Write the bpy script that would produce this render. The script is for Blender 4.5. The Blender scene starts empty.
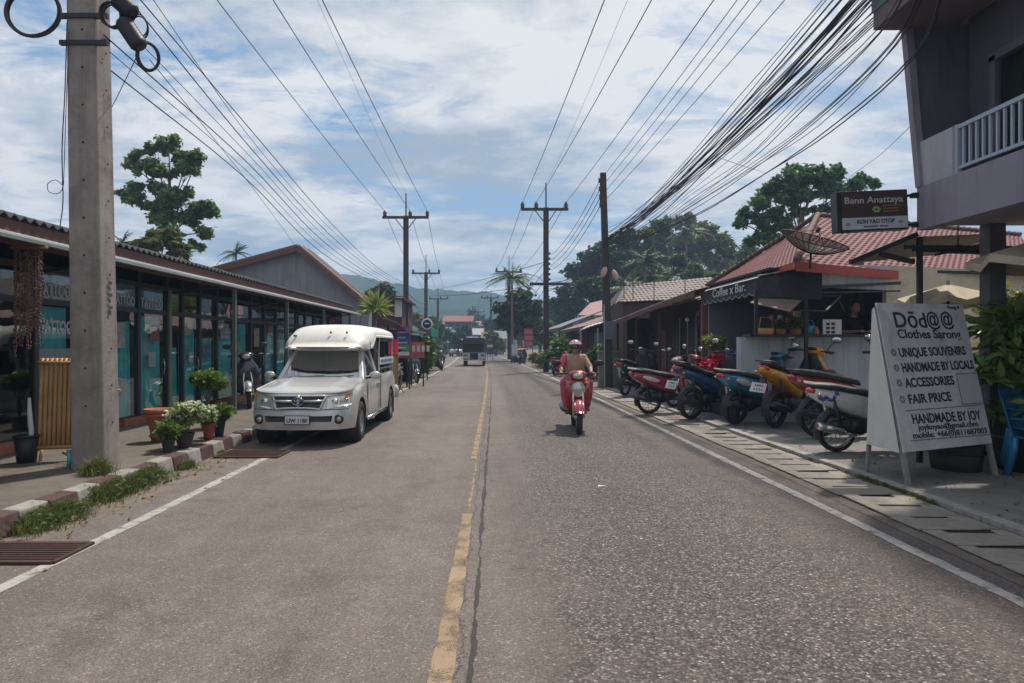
import bpy, bmesh, math, random
import numpy as np
from mathutils import Vector, Matrix, noise
R = math.radians
S = bpy.context.scene
COL = S.collection
rnd = random.Random(7)

# ---------------------------------------------------------------- camera model
F = 683.0; VX = 495.0; VY = 345.0; EYE = 1.55
def at(px, py, Y):
    return Vector(((px - VX) / F * Y, Y, EYE + (VY - py) / F * Y))

# ---------------------------------------------------------------- materials
def nodes_of(name):
    m = bpy.data.materials.new(name); m.use_nodes = True
    nt = m.node_tree; nt.nodes.clear()
    out = nt.nodes.new('ShaderNodeOutputMaterial')
    return m, nt, nt.nodes, nt.links, out
def rgb(c, k=1.0):
    return (c[0]*k, c[1]*k, c[2]*k, 1)
def ramp(N, stops, interp='LINEAR'):
    r = N.new('ShaderNodeValToRGB'); r.color_ramp.interpolation = interp
    e = r.color_ramp.elements
    while len(e) < len(stops): e.new(0.5)
    for el, (p, c) in zip(e, stops):
        el.position = p; el.color = c if len(c) == 4 else (c[0], c[1], c[2], 1)
    return r
def noise_node(N, L, vec, scale, detail=5, rough=.6, dist=0.0):
    n = N.new('ShaderNodeTexNoise'); n.inputs['Scale'].default_value = scale
    n.inputs['Detail'].default_value = detail; n.inputs['Roughness'].default_value = rough
    n.inputs['Distortion'].default_value = dist
    if vec is not None: L.new(vec, n.inputs['Vector'])
    return n
def mixc(N, L, fac, a, b, mode='MIX'):
    m = N.new('ShaderNodeMix'); m.data_type = 'RGBA'; m.blend_type = mode
    for s, v in ((m.inputs[0], fac), (m.inputs[6], a), (m.inputs[7], b)):
        if isinstance(v, (int, float)): s.default_value = v
        elif isinstance(v, tuple): s.default_value = v if len(v) == 4 else (*v, 1)
        else: L.new(v, s)
    return m.outputs[2]
def mth(N, L, op, a, b=0.0, c=None):
    m = N.new('ShaderNodeMath'); m.operation = op
    for s, v in zip(m.inputs, (a, b, c)):
        if v is None: continue
        if isinstance(v, (int, float)): s.default_value = v
        else: L.new(v, s)
    return m.outputs[0]
def bump(N, L, h, strength, dist, nrm=None):
    b = N.new('ShaderNodeBump'); b.inputs['Strength'].default_value = strength
    b.inputs['Distance'].default_value = dist; L.new(h, b.inputs['Height'])
    if nrm is not None: L.new(nrm, b.inputs['Normal'])
    return b.outputs[0]
MATS = {}
def M(name, col, rough=.6, metal=0.0, var=.18, scale=6.0, bmp=0.0, bscale=60.0, dirt=0.0, dirtc=(.06,.05,.04), coat=0.0, dscale=2.0, spec=.5, streak=0.0):
    if name in MATS: return MATS[name]
    m, nt, N, L, out = nodes_of(name)
    p = N.new('ShaderNodeBsdfPrincipled'); L.new(p.outputs[0], out.inputs[0])
    tc = N.new('ShaderNodeTexCoord'); v = tc.outputs['Object']
    n = noise_node(N, L, v, scale, 6, .62)
    r = ramp(N, [(.25, rgb(col, 1-var)), (.75, rgb(col, 1+var))]); L.new(n.outputs[0], r.inputs[0])
    c = r.outputs[0]
    if dirt > 0:
        n2 = noise_node(N, L, v, dscale, 8, .7, .6)
        rr = ramp(N, [(.48, (0,0,0)), (.72, (dirt,)*3)]); L.new(n2.outputs[0], rr.inputs[0])
        c = mixc(N, L, rr.outputs[0], c, (*dirtc, 1))
    if streak > 0:      # rain runs down a wall
        mpn = N.new('ShaderNodeMapping'); mpn.inputs['Scale'].default_value = (3.5,3.5,.22); L.new(v, mpn.inputs[0])
        n5 = noise_node(N, L, mpn.outputs[0], 2.2, 7, .65); r5 = ramp(N, [(.50, (0,0,0)), (.72, (streak,)*3)]); L.new(n5.outputs[0], r5.inputs[0])
        c = mixc(N, L, r5.outputs[0], c, (dirtc[0]*.8, dirtc[1]*.8, dirtc[2]*.8, 1))
    L.new(c, p.inputs['Base Color'])
    rn = ramp(N, [(.3, (max(0, rough-.08),)*3), (.7, (min(1, rough+.1),)*3)]); L.new(n.outputs[0], rn.inputs[0])
    L.new(rn.outputs[0], p.inputs['Roughness'])
    p.inputs['Metallic'].default_value = metal
    p.inputs['Coat Weight'].default_value = coat
    p.inputs['Specular IOR Level'].default_value = spec
    if bmp > 0:
        n3 = noise_node(N, L, v, bscale, 6, .7)
        L.new(bump(N, L, n3.outputs[0], bmp, .01), p.inputs['Normal'])
    MATS[name] = m
    return m
def M_glass(name, see=.35, rough=.04, ior=1.75, base=.05):
    if name in MATS: return MATS[name]
    m, nt, N, L, out = nodes_of(name)
    p = N.new('ShaderNodeBsdfGlossy'); p.inputs['Roughness'].default_value = rough
    t = N.new('ShaderNodeBsdfTransparent'); t.inputs[0].default_value = (see,see*1.03,see*1.03,1)
    lw = N.new('ShaderNodeLayerWeight'); lw.inputs[0].default_value = .5; fr = N.new('ShaderNodeMath'); fr.operation = 'MULTIPLY_ADD'; L.new(mth(N, L, 'POWER', lw.outputs['Facing'], 3.0), fr.inputs[0]); fr.inputs[1].default_value = .55; fr.inputs[2].default_value = base
    tc = N.new('ShaderNodeTexCoord'); wn = noise_node(N, L, tc.outputs['Object'], 1.3, 3, .5); L.new(bump(N, L, wn.outputs[0], .25, .02), p.inputs['Normal'])
    mx = N.new('ShaderNodeMixShader'); L.new(fr.outputs[0], mx.inputs[0])
    L.new(t.outputs[0], mx.inputs[1]); L.new(p.outputs[0], mx.inputs[2]); L.new(mx.outputs[0], out.inputs[0])
    MATS[name] = m; return m
def M_leaf(name, dark, light, cscale=.8, trans=.25, rough=.5):
    if name in MATS: return MATS[name]
    m, nt, N, L, out = nodes_of(name)
    tc = N.new('ShaderNodeTexCoord'); g = N.new('ShaderNodeNewGeometry')
    n = noise_node(N, L, tc.outputs['Object'], cscale, 4, .6)
    s = mth(N, L, 'ADD', mth(N, L, 'MULTIPLY', g.outputs['Random Per Island'], .55), mth(N, L, 'MULTIPLY', n.outputs[0], .9))
    r = ramp(N, [(.3, dark), (.62, tuple((a+b)/2 for a, b in zip(dark, light))), (1.0, light)]); L.new(s, r.inputs[0])
    p = N.new('ShaderNodeBsdfPrincipled'); L.new(r.outputs[0], p.inputs['Base Color'])
    p.inputs['Roughness'].default_value = rough; p.inputs['Specular IOR Level'].default_value = .3
    t = N.new('ShaderNodeBsdfTranslucent'); L.new(r.outputs[0], t.inputs[0])
    mx = N.new('ShaderNodeMixShader'); mx.inputs[0].default_value = trans
    L.new(p.outputs[0], mx.inputs[1]); L.new(t.outputs[0], mx.inputs[2]); L.new(mx.outputs[0], out.inputs[0])
    MATS[name] = m; return m

# ---------------------------------------------------------------- mesh builder
class MB:
    def __init__(s): s.v = []; s.f = []; s.m = []; s.sm = []
    def add(s, vs, fs, mi=0, smooth=False):
        o = len(s.v); s.v += [tuple(v) for v in vs]
        for f in fs: s.f.append(tuple(i+o for i in f)); s.m.append(mi); s.sm.append(smooth)
        return s
    def box(s, a, b, mi=0, rot=None, piv=None):
        x0,y0,z0 = a; x1,y1,z1 = b
        vs = [Vector(p) for p in ((x0,y0,z0),(x1,y0,z0),(x1,y1,z0),(x0,y1,z0),(x0,y0,z1),(x1,y0,z1),(x1,y1,z1),(x0,y1,z1))]
        if rot is not None:
            c = Vector(piv) if piv else (Vector(a)+Vector(b))/2
            vs = [c + rot @ (v-c) for v in vs]
        return s.add(vs, [(0,3,2,1),(4,5,6,7),(0,1,5,4),(1,2,6,5),(2,3,7,6),(3,0,4,7)], mi)
    def cbox(s, c, d, mi=0, rot=None):
        c = Vector(c); h = Vector(d)/2
        return s.box(c-h, c+h, mi, rot)
    def bar(s, p, q, w, h, mi=0, up=(0,0,1)):
        p = Vector(p); q = Vector(q); d = (q-p).normalized(); u = Vector(up)
        if abs(d.dot(u)) > .98: u = Vector((0,1,0))
        sd = d.cross(u).normalized(); u = sd.cross(d)
        vs = []
        for e in (p, q):
            for a, b in ((-1,-1),(1,-1),(1,1),(-1,1)): vs.append(e + sd*a*w/2 + u*b*h/2)
        return s.add(vs, [(3,2,1,0),(4,5,6,7),(0,1,5,4),(1,2,6,5),(2,3,7,6),(3,0,4,7)], mi)
    def tube(s, pts, r, n=8, mi=0, cap=True, smooth=True):
        pts = [Vector(p) for p in pts]
        if not hasattr(r, '__len__'): r = [r]*len(pts)
        vs = []; fs = []; prev = None
        for i, p in enumerate(pts):
            d = (pts[min(i+1, len(pts)-1)] - pts[max(i-1, 0)])
            d = d.normalized() if d.length > 1e-9 else Vector((0,0,1))
            if prev is None:
                a = Vector((0,0,1)) if abs(d.z) < .9 else Vector((1,0,0))
                u = d.cross(a).normalized()
            else:
                u = (prev - d*prev.dot(d)); u = u.normalized() if u.length > 1e-6 else d.orthogonal().normalized()
            prev = u; w = d.cross(u)
            for k in range(n):
                t = 2*math.pi*k/n; vs.append(p + (u*math.cos(t) + w*math.sin(t))*r[i])
        for i in range(len(pts)-1):
            for k in range(n):
                a = i*n+k; b = i*n+(k+1) % n; fs.append((a, b, b+n, a+n))
        s.add(vs, fs, mi, smooth)
        if cap:
            o = len(s.v)-len(vs)
            s.f.append(tuple(o+k for k in range(n))[::-1]); s.m.append(mi); s.sm.append(False)
            s.f.append(tuple(o+(len(pts)-1)*n+k for k in range(n))); s.m.append(mi); s.sm.append(False)
        return s
    def loft(s, secs, n=14, mi=0, e=2.0, smooth=True, frame=None):
        """secs: (centre, u half vector, v half vector)"""
        vs = []; fs = []
        for c, u, v in secs:
            c = Vector(c); u = Vector(u); v = Vector(v)
            for k in range(n):
                t = 2*math.pi*k/n; ct = math.cos(t); st = math.sin(t)
                vs.append(c + u*(abs(ct)**(2/e)*(1 if ct >= 0 else -1)) + v*(abs(st)**(2/e)*(1 if st >= 0 else -1)))
        for i in range(len(secs)-1):
            for k in range(n):
                a = i*n+k; b = i*n+(k+1) % n; fs.append((a, b, b+n, a+n))
        s.add(vs, fs, mi, smooth)
        o = len(s.v)-len(vs)
        s.f.append(tuple(o+k for k in range(n))[::-1]); s.m.append(mi); s.sm.append(smooth)
        s.f.append(tuple(o+(len(secs)-1)*n+k for k in range(n))); s.m.append(mi); s.sm.append(smooth)
        return s
    def lathe(s, prof, c=(0,0,0), axis=(0,0,1), n=20, mi=0, smooth=True):
        c = Vector(c); ax = Vector(axis).normalized(); u = ax.orthogonal().normalized(); w = ax.cross(u)
        vs = []; fs = []
        for r, h in prof:
            for k in range(n):
                t = 2*math.pi*k/n; vs.append(c + ax*h + (u*math.cos(t)+w*math.sin(t))*max(r, 1e-4))
        for i in range(len(prof)-1):
            for k in range(n):
                a = i*n+k; b = i*n+(k+1) % n; fs.append((a, b, b+n, a+n))
        return s.add(vs, fs, mi, smooth)
    def ell(s, c, r, mi=0, n=14, rot=None, m=8):
        c = Vector(c); vs = []; fs = []
        for i in range(m+1):
            ph = math.pi*i/m
            for k in range(n):
                t = 2*math.pi*k/n
                v = Vector((r[0]*math.sin(ph)*math.cos(t), r[1]*math.sin(ph)*math.sin(t), -r[2]*math.cos(ph)))
                if rot is not None: v = rot @ v
                vs.append(c+v)
        for i in range(m):
            for k in range(n):
                a = i*n+k; b = i*n+(k+1) % n; fs.append((a, b, b+n, a+n))
        return s.add(vs, fs, mi, True)
    def prism(s, poly, z0, z1, mi=0, f=None):
        """poly (a,b) extruded; f maps (a,b,z)->xyz"""
        f = f or (lambda a, b, z: (a, b, z)); n = len(poly)
        vs = [f(a, b, z0) for a, b in poly] + [f(a, b, z1) for a, b in poly]
        fs = [tuple(range(n))[::-1], tuple(range(n, 2*n))] + [(k, (k+1) % n, (k+1) % n+n, k+n) for k in range(n)]
        return s.add(vs, fs, mi)
    def quad(s, *p, mi=0): return s.add(p, [tuple(range(len(p)))], mi)
    def slab(s, pts, t, mi=0):
        """polygon given thickness t along its normal"""
        p = [Vector(q) for q in pts]; nrm = (p[1]-p[0]).cross(p[2]-p[0]).normalized()*t; n = len(p)
        return s.add(p+[q+nrm for q in p], [tuple(range(n))[::-1], tuple(range(n, 2*n))]+[(k, (k+1) % n, (k+1) % n+n, k+n) for k in range(n)], mi)
    def grid(s, fn, nu, nv, mi=0, smooth=True, thick=0):
        vs = [Vector(fn(i/nu, j/nv)) for i in range(nu+1) for j in range(nv+1)]
        w = nv+1
        fs = [(i*w+j, (i+1)*w+j, (i+1)*w+j+1, i*w+j+1) for i in range(nu) for j in range(nv)]
        s.add(vs, fs, mi, smooth)
        if thick:
            d = Vector(thick) if hasattr(thick, '__len__') else Vector((0,0,-thick))
            s.add([v+d for v in vs], [f[::-1] for f in fs], mi, smooth)
            o = len(s.v)-2*len(vs); m_ = len(vs)
            rim = [i*w for i in range(nu+1)] + [nu*w+j for j in range(1, nv+1)] + [i*w+nv for i in range(nu-1, -1, -1)] + [j for j in range(nv-1, 0, -1)]
            for k in range(len(rim)):
                a = rim[k]; b = rim[(k+1) % len(rim)]
                s.f.append((o+a, o+b, o+b+m_, o+a+m_)); s.m.append(mi); s.sm.append(False)
        return s
    def xf(s, mat):
        s.v = [tuple(mat @ Vector(v)) for v in s.v]; return s
    def build(s, name, mats, parent=None, fix=True, bev=0):
        me = bpy.data.meshes.new(name)
        me.from_pydata(s.v, [], s.f); me.validate()
        if not isinstance(mats, (list, tuple)): mats = [mats]
        for m in mats: me.materials.append(m)
        if len(me.polygons) == len(s.f):
            me.polygons.foreach_set('material_index', s.m); me.polygons.foreach_set('use_smooth', s.sm)
        if fix:
            bm = bmesh.new(); bm.from_mesh(me); bmesh.ops.recalc_face_normals(bm, faces=bm.faces); bm.to_mesh(me); bm.free()
        o = bpy.data.objects.new(name, me); COL.objects.link(o)
        if parent is not None: o.parent = parent
        if bev:
            b = o.modifiers.new('bevel', 'BEVEL'); b.width = bev; b.segments = 2; b.limit_method = 'ANGLE'; b.angle_limit = R(40)
        return o

def thing(name, label, cat, loc=(0,0,0), rz=0, group=None):
    o = bpy.data.objects.new(name, None); COL.objects.link(o); o.location = loc; o.rotation_euler = (0,0,rz)
    o.empty_display_size = .2; return tag(o, label, cat, group)
def tag(o, label, cat, group=None):
    o['label'] = label; o['category'] = cat
    if group: o['group'] = group
    return o
def struct(o, kind='structure'): o['kind'] = kind; return o
def dup(root, loc, rz=None, label=None):
    r = root.copy(); COL.objects.link(r); r.location = loc
    if rz is not None: r.rotation_euler = (0,0,rz)
    if label: r['label'] = label
    for ch in list(root.children):
        c = ch.copy(); COL.objects.link(c); c.parent = r
        for g in list(ch.children):
            d = g.copy(); COL.objects.link(d); d.parent = c
    return r
FONT = {}
def text_part(name, txt, size, mat, parent, loc, rot, width=None, off=.0, ext=.002, shear=0, align='LEFT', space=1.0):
    cu = bpy.data.curves.new(name, 'FONT'); cu.body = txt; cu.size = size; cu.offset = off; cu.extrude = ext; cu.shear = shear
    cu.align_x = align; cu.space_character = space; cu.resolution_u = 3
    to = bpy.data.objects.new(name, cu); COL.objects.link(to)
    dg = bpy.context.evaluated_depsgraph_get(); me = bpy.data.meshes.new_from_object(to.evaluated_get(dg))
    bpy.data.objects.remove(to); me.materials.clear(); me.materials.append(mat)
    sx = 1
    if width:
        xs = [v.co.x for v in me.vertices]; w = max(xs)-min(xs); sx = width/w
        for v in me.vertices: v.co.x *= sx
    o = bpy.data.objects.new(name, me); COL.objects.link(o); o.parent = parent
    if isinstance(rot, Matrix): o.matrix_local = Matrix.Translation(Vector(loc)) @ rot.to_4x4()
    else: o.location = loc; o.rotation_euler = rot
    return o

# ---------------------------------------------------------------- foliage
def leaf_mesh(name, pts, size, mat, parent=None, seed=1, up=.3, aspect=1.7, jit=.4, dirs=None, fold=.25, droop=0):
    g = np.random.default_rng(seed); n = len(pts); pts = np.asarray(pts, float)
    a = g.normal(size=(n,3)); a[:,2] = a[:,2]*.6 - droop
    if dirs is not None: a = a*.45 + np.asarray(dirs)
    a /= np.linalg.norm(a, axis=1)[:,None]
    b = g.normal(size=(n,3)); b[:,2] += up*3
    s = np.cross(a, b); s /= np.linalg.norm(s, axis=1)[:,None]+1e-9
    nn = np.cross(s, a)
    sz = size*(1 + jit*g.uniform(-1, 1, n))[:,None]
    L_ = a*sz*.5*aspect; W = s*sz*.5
    v = np.stack([pts-L_, pts+W+nn*sz*fold, pts+L_, pts-W+nn*sz*fold], 1).reshape(-1,3)
    me = bpy.data.meshes.new(name); me.vertices.add(4*n); me.vertices.foreach_set('co', v.ravel())
    me.loops.add(6*n); me.polygons.add(2*n)
    base = (np.arange(n)*4)[:,None]
    me.loops.foreach_set('vertex_index', (base+np.array([0,1,2,0,2,3])).ravel())
    me.polygons.foreach_set('loop_start', np.arange(2*n)*3); me.polygons.foreach_set('loop_total', np.full(2*n, 3))
    me.update(calc_edges=True); me.validate(); me.materials.append(mat)
    o = bpy.data.objects.new(name, me); COL.objects.link(o)
    if parent is not None: o.parent = parent
    return o
def tree_pts(clumps, n, seed=1, sub=7, sr=.36):
    """leaves gathered in twig-end tufts spread over each clump, with gaps between the tufts"""
    g = np.random.default_rng(seed); cs = []
    for (x,y,z,r) in clumps:
        for k in range(sub):
            d = g.normal(size=3); d /= np.linalg.norm(d); d[2] = d[2]*.75+.12
            q = r*g.uniform(.45, .98); rr = r*sr*g.uniform(.6, 1.25); cs.append((x+d[0]*q, y+d[1]*q, z+d[2]*q, rr))
    vol = np.array([c[3]**2 for c in cs]); cnt = np.maximum(1, (n*vol/vol.sum()).astype(int)); out = []
    for (x,y,z,r), k in zip(cs, cnt):
        p = g.normal(size=(k,3))*r*.52; p[:,2] *= .8; out.append(p+np.array([x,y,z]))
    return np.concatenate(out)
def clump_pts(clumps, n, seed=1, shell=.55):
    g = np.random.default_rng(seed); out = []
    vol = np.array([c[3]**2 for c in clumps]); cnt = np.maximum(1, (n*vol/vol.sum()).astype(int))
    for (x,y,z,r), k in zip(clumps, cnt):
        d = g.normal(size=(k,3)); d /= np.linalg.norm(d, axis=1)[:,None]
        rr = r*g.uniform(shell**3, 1, k)**(1/3)
        rr *= 1 + .22*np.sin(d[:,0]*5+x*3+seed)*np.cos(d[:,1]*6+y)+.12*g.normal(size=k)
        d[:,2] *= .72
        out.append(np.array([x,y,z]) + d*rr[:,None])
    return np.concatenate(out)
BARK = None
def tree(name, label, cat, base, clumps, nleaf, lsize, leafm, tr=.2, seed=1, group=None, fork=.45, bark=None, limbs=True, lean=(0,0), subn=7, sr=.42):
    """clumps relative to base"""
    t = thing(name, label, cat, base, 0, group); g = random.Random(seed)
    cx = sum(c[0] for c in clumps)/len(clumps); cy = sum(c[1] for c in clumps)/len(clumps)
    zt = max(c[2] for c in clumps); zb = min(c[2]-c[3]*.4 for c in clumps)
    f = max(zb*fork*1.6, zt*fork); mb = MB()
    top = Vector((cx*.7, cy*.7, f))
    trunkp = [Vector((0,0,-.1)), Vector((cx*.1+g.uniform(-.1,.1), cy*.1, f*.35)), Vector((cx*.35, cy*.35+g.uniform(-.1,.1), f*.7)), top, Vector((cx, cy, zt*.93))]
    mb.tube(trunkp, [tr*1.25, tr, tr*.85, tr*.72, tr*.15], 8)
    if limbs:
        for c in clumps:
            k = g.uniform(.45, .95); st = trunkp[2].lerp(top, k) if c[2] < zt*.7 else top.lerp(trunkp[4], g.uniform(0,.6))
            e = Vector(c[:3]); mid = st.lerp(e, .5)+Vector((g.uniform(-.3,.3), g.uniform(-.3,.3), g.uniform(0,.4)))*c[3]*.5
            mb.tube([st, mid, e], [tr*.42, tr*.25, tr*.07], 5)
            for q in range(3):
                w = e+Vector((g.uniform(-1,1), g.uniform(-1,1), g.uniform(-.2,.8)))*c[3]*.7
                mb.tube([mid.lerp(e,.5), w], [tr*.14, tr*.04], 4)
    mb.build('trunk', bark or BARK, t, fix=False)
    leaf_mesh('crown', tree_pts(clumps, nleaf, seed, subn, sr), lsize, leafm, t, seed)
    return t
def palm(label, base, h, nf, fl, leafm, seed=1, group=None, lean=(0,0), tr=.14, name='coconut_palm', bark=None):
    t = thing(name, label, 'palm tree', base, 0, group); g = random.Random(seed)
    mb = MB(); P = []
    for i in range(7):
        k = i/6; P.append(Vector((lean[0]*k*k, lean[1]*k*k, h*k)))
    mb.tube(P, [tr*(1.3-.6*i/6) for i in range(7)], 8); mb.build('trunk', bark or BARK, t, fix=False)
    top = P[-1]; pts = []; dirs = []; rib = MB()
    for k in range(nf):
        az = 2*math.pi*k/nf*2.4+g.uniform(-.3,.3); el = g.uniform(-.35, 1.25); L = fl*g.uniform(.8,1.1)
        d = Vector((math.cos(az)*math.cos(el), math.sin(az)*math.cos(el), math.sin(el)))
        side = Vector((-math.sin(az), math.cos(az), 0)); pv = top; arc = []
        for j in range(13):
            s = j/12; p = top + d*L*s + Vector((0,0,-1))*L*.55*s*s*math.cos(el)**.5 if el < 1.5 else top
            arc.append(p)
            if j > 1:
                tang = (p-pv).normalized(); ll = fl*.24*math.sin(math.pi*(.15+.8*s))
                for u in (0,.5):
                    q = pv.lerp(p, u)
                    for sg in (-1, 1):
                        dd = (side*sg*.9+tang*.6+Vector((0,0,-.55))).normalized()
                        pts.append(q+dd*ll*.5); dirs.append((dd, ll))
            pv = p
        rib.tube(arc, [.03]*6+[.015]*7, 4)
    vs = []; fs = []
    for (p, (dd, ll)) in zip(pts, dirs):
        w = dd.cross(Vector((g.uniform(-.5,.5), g.uniform(-.5,.5), 1))).normalized()*ll*.07; o = len(vs)
        vs += [p-dd*ll*.5-w, p-dd*ll*.5+w, p+dd*ll*.5]; fs.append((o, o+1, o+2))
    rib.add(vs, fs, 0)
    rib.build('fronds', leafm, t, fix=False)
    return t
# ================================================================ camera, sky, sun, haze
cam = bpy.data.cameras.new('camera'); co = bpy.data.objects.new('camera', cam); COL.objects.link(co)
co.location = (0,0,EYE); co.rotation_euler = (R(90),0,0)
cam.sensor_width = 36; cam.lens = F/1024*36; cam.shift_x = (512-VX)/1024; cam.shift_y = (VY-341.5)/1024
cam.clip_start = .05; cam.clip_end = 6000
S.camera = co
S.view_settings.view_transform = 'Standard'; S.view_settings.look = 'None'; S.view_settings.gamma = 1
S.view_settings.exposure = 0.03; S.view_settings.use_curve_mapping = False
S.cycles.volume_bounces = 0; S.cycles.max_bounces = 6; S.cycles.transparent_max_bounces = 16
S.cycles.use_denoising = True

SUN_EL = R(62); SUN_AZ = R(30)      # azimuth of the sun, clockwise from +Y (the way the road runs)
sd = Vector((math.sin(SUN_AZ)*math.cos(SUN_EL), math.cos(SUN_AZ)*math.cos(SUN_EL), math.sin(SUN_EL)))
sl = bpy.data.lights.new('sun', 'SUN'); sl.energy = 4.6; sl.angle = R(2.0); sl.color = (1,.93,.82)
so = bpy.data.objects.new('sun', sl); COL.objects.link(so); so.rotation_euler = (-sd).to_track_quat('-Z','Y').to_euler()

W = bpy.data.worlds.new('World'); S.world = W; W.use_nodes = True
nt = W.node_tree; nt.nodes.clear(); N = nt.nodes; L = nt.links
wo = N.new('ShaderNodeOutputWorld'); bg = N.new('ShaderNodeBackground'); bg.inputs[1].default_value = .15
L.new(bg.outputs[0], wo.inputs[0])
sky = N.new('ShaderNodeTexSky'); sky.sky_type = 'NISHITA'; sky.sun_disc = False
sky.sun_elevation = SUN_EL; sky.sun_rotation = SUN_AZ; sky.air_density = 1.2; sky.dust_density = 1.5; sky.ozone_density = 2.0
tc = N.new('ShaderNodeTexCoord'); sp = N.new('ShaderNodeSeparateXYZ'); L.new(tc.outputs['Generated'], sp.inputs[0])
zz = mth(N, L, 'ADD', mth(N, L, 'MAXIMUM', sp.outputs[2], 0.0), .16)
cx_ = mth(N, L, 'DIVIDE', sp.outputs[0], zz); cy_ = mth(N, L, 'DIVIDE', sp.outputs[1], zz)
cb = N.new('ShaderNodeCombineXYZ'); L.new(mth(N, L, 'MULTIPLY', cx_, .9), cb.inputs[0]); L.new(mth(N, L, 'MULTIPLY', cy_, 1.25), cb.inputs[1])
mp = N.new('ShaderNodeMapping'); mp.inputs['Location'].default_value = (3.1, 5.2, 1.7); mp.inputs['Rotation'].default_value = (0,0,R(12))
L.new(cb.outputs[0], mp.inputs[0])
n1 = noise_node(N, L, mp.outputs[0], .85, 9, .6, .5)
n2 = noise_node(N, L, mp.outputs[0], 3.4, 8, .66, .8)
n3 = noise_node(N, L, mp.outputs[0], 9.0, 5, .6, .3)
dens = mth(N, L, 'ADD', mth(N, L, 'MULTIPLY', n1.outputs[0], .50), mth(N, L, 'ADD', mth(N, L, 'MULTIPLY', n2.outputs[0], .38), mth(N, L, 'MULTIPLY', n3.outputs[0], .12)))
cr = ramp(N, [(.415, (0,0,0)), (.455, (.5,)*3), (.515, (1,1,1))], 'LINEAR'); L.new(dens, cr.inputs[0])
shade = ramp(N, [(.44, (2.5,3.0,3.65)), (.50, (3.9,4.2,4.6)), (.565, (5.6,5.6,5.7))]); 
n4 = noise_node(N, L, mp.outputs[0], 1.5, 7, .6, .2)
L.new(mth(N, L, 'ADD', mth(N, L, 'MULTIPLY', dens, .5), mth(N, L, 'MULTIPLY', n4.outputs[0], .52)), shade.inputs[0])
skyc = mixc(N, L, 1.0, sky.outputs[0], (.80,.92,1.0,1), 'MULTIPLY')
skyb = mixc(N, L, .65, skyc, (1.2,2.1,3.4,1))
mix1 = mixc(N, L, cr.outputs[0], skyb, shade.outputs[0])
L.new(mix1, bg.inputs[0])
SKYBG = bg

# ================================================================ road centre line
def cxr(Y):
    return -.28 - (.0003*(Y-15)**2 if Y > 15 else 0) + (.015*(Y-120) if Y > 120 else 0)
def hw(Y): return max(2.45, 3.3-.013*Y)
def strip(name, fl, fr, y0, y1, z, mat, step=1.0, uv=True, zr=None, nx=1):
    """sheet between fl(Y) and fr(Y) with uv = (offset from the road centre, distance)"""
    ys = [y0]; 
    while ys[-1] < y1-1e-6: ys.append(min(y1, ys[-1]+step*(1 if ys[-1] < 40 else 3)))
    vs = []; uvs = []; fs = []
    for Y in ys:
        a, b = fl(Y), fr(Y)
        for i in range(nx+1):
            x = a+(b-a)*i/nx; vs.append((x, Y, z)); uvs.append((x-cxr(Y), Y))
    w = nx+1
    for j in range(len(ys)-1):
        for i in range(nx): fs.append((j*w+i, j*w+i+1, (j+1)*w+i+1, (j+1)*w+i))
    me = bpy.data.meshes.new(name); me.from_pydata(vs, [], fs); me.materials.append(mat)
    ul = me.uv_layers.new(name='UVMap')
    for lp in me.loops: ul.data[lp.index].uv = uvs[lp.vertex_index]
    o = bpy.data.objects.new(name, me); COL.objects.link(o); return struct(o)

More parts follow.
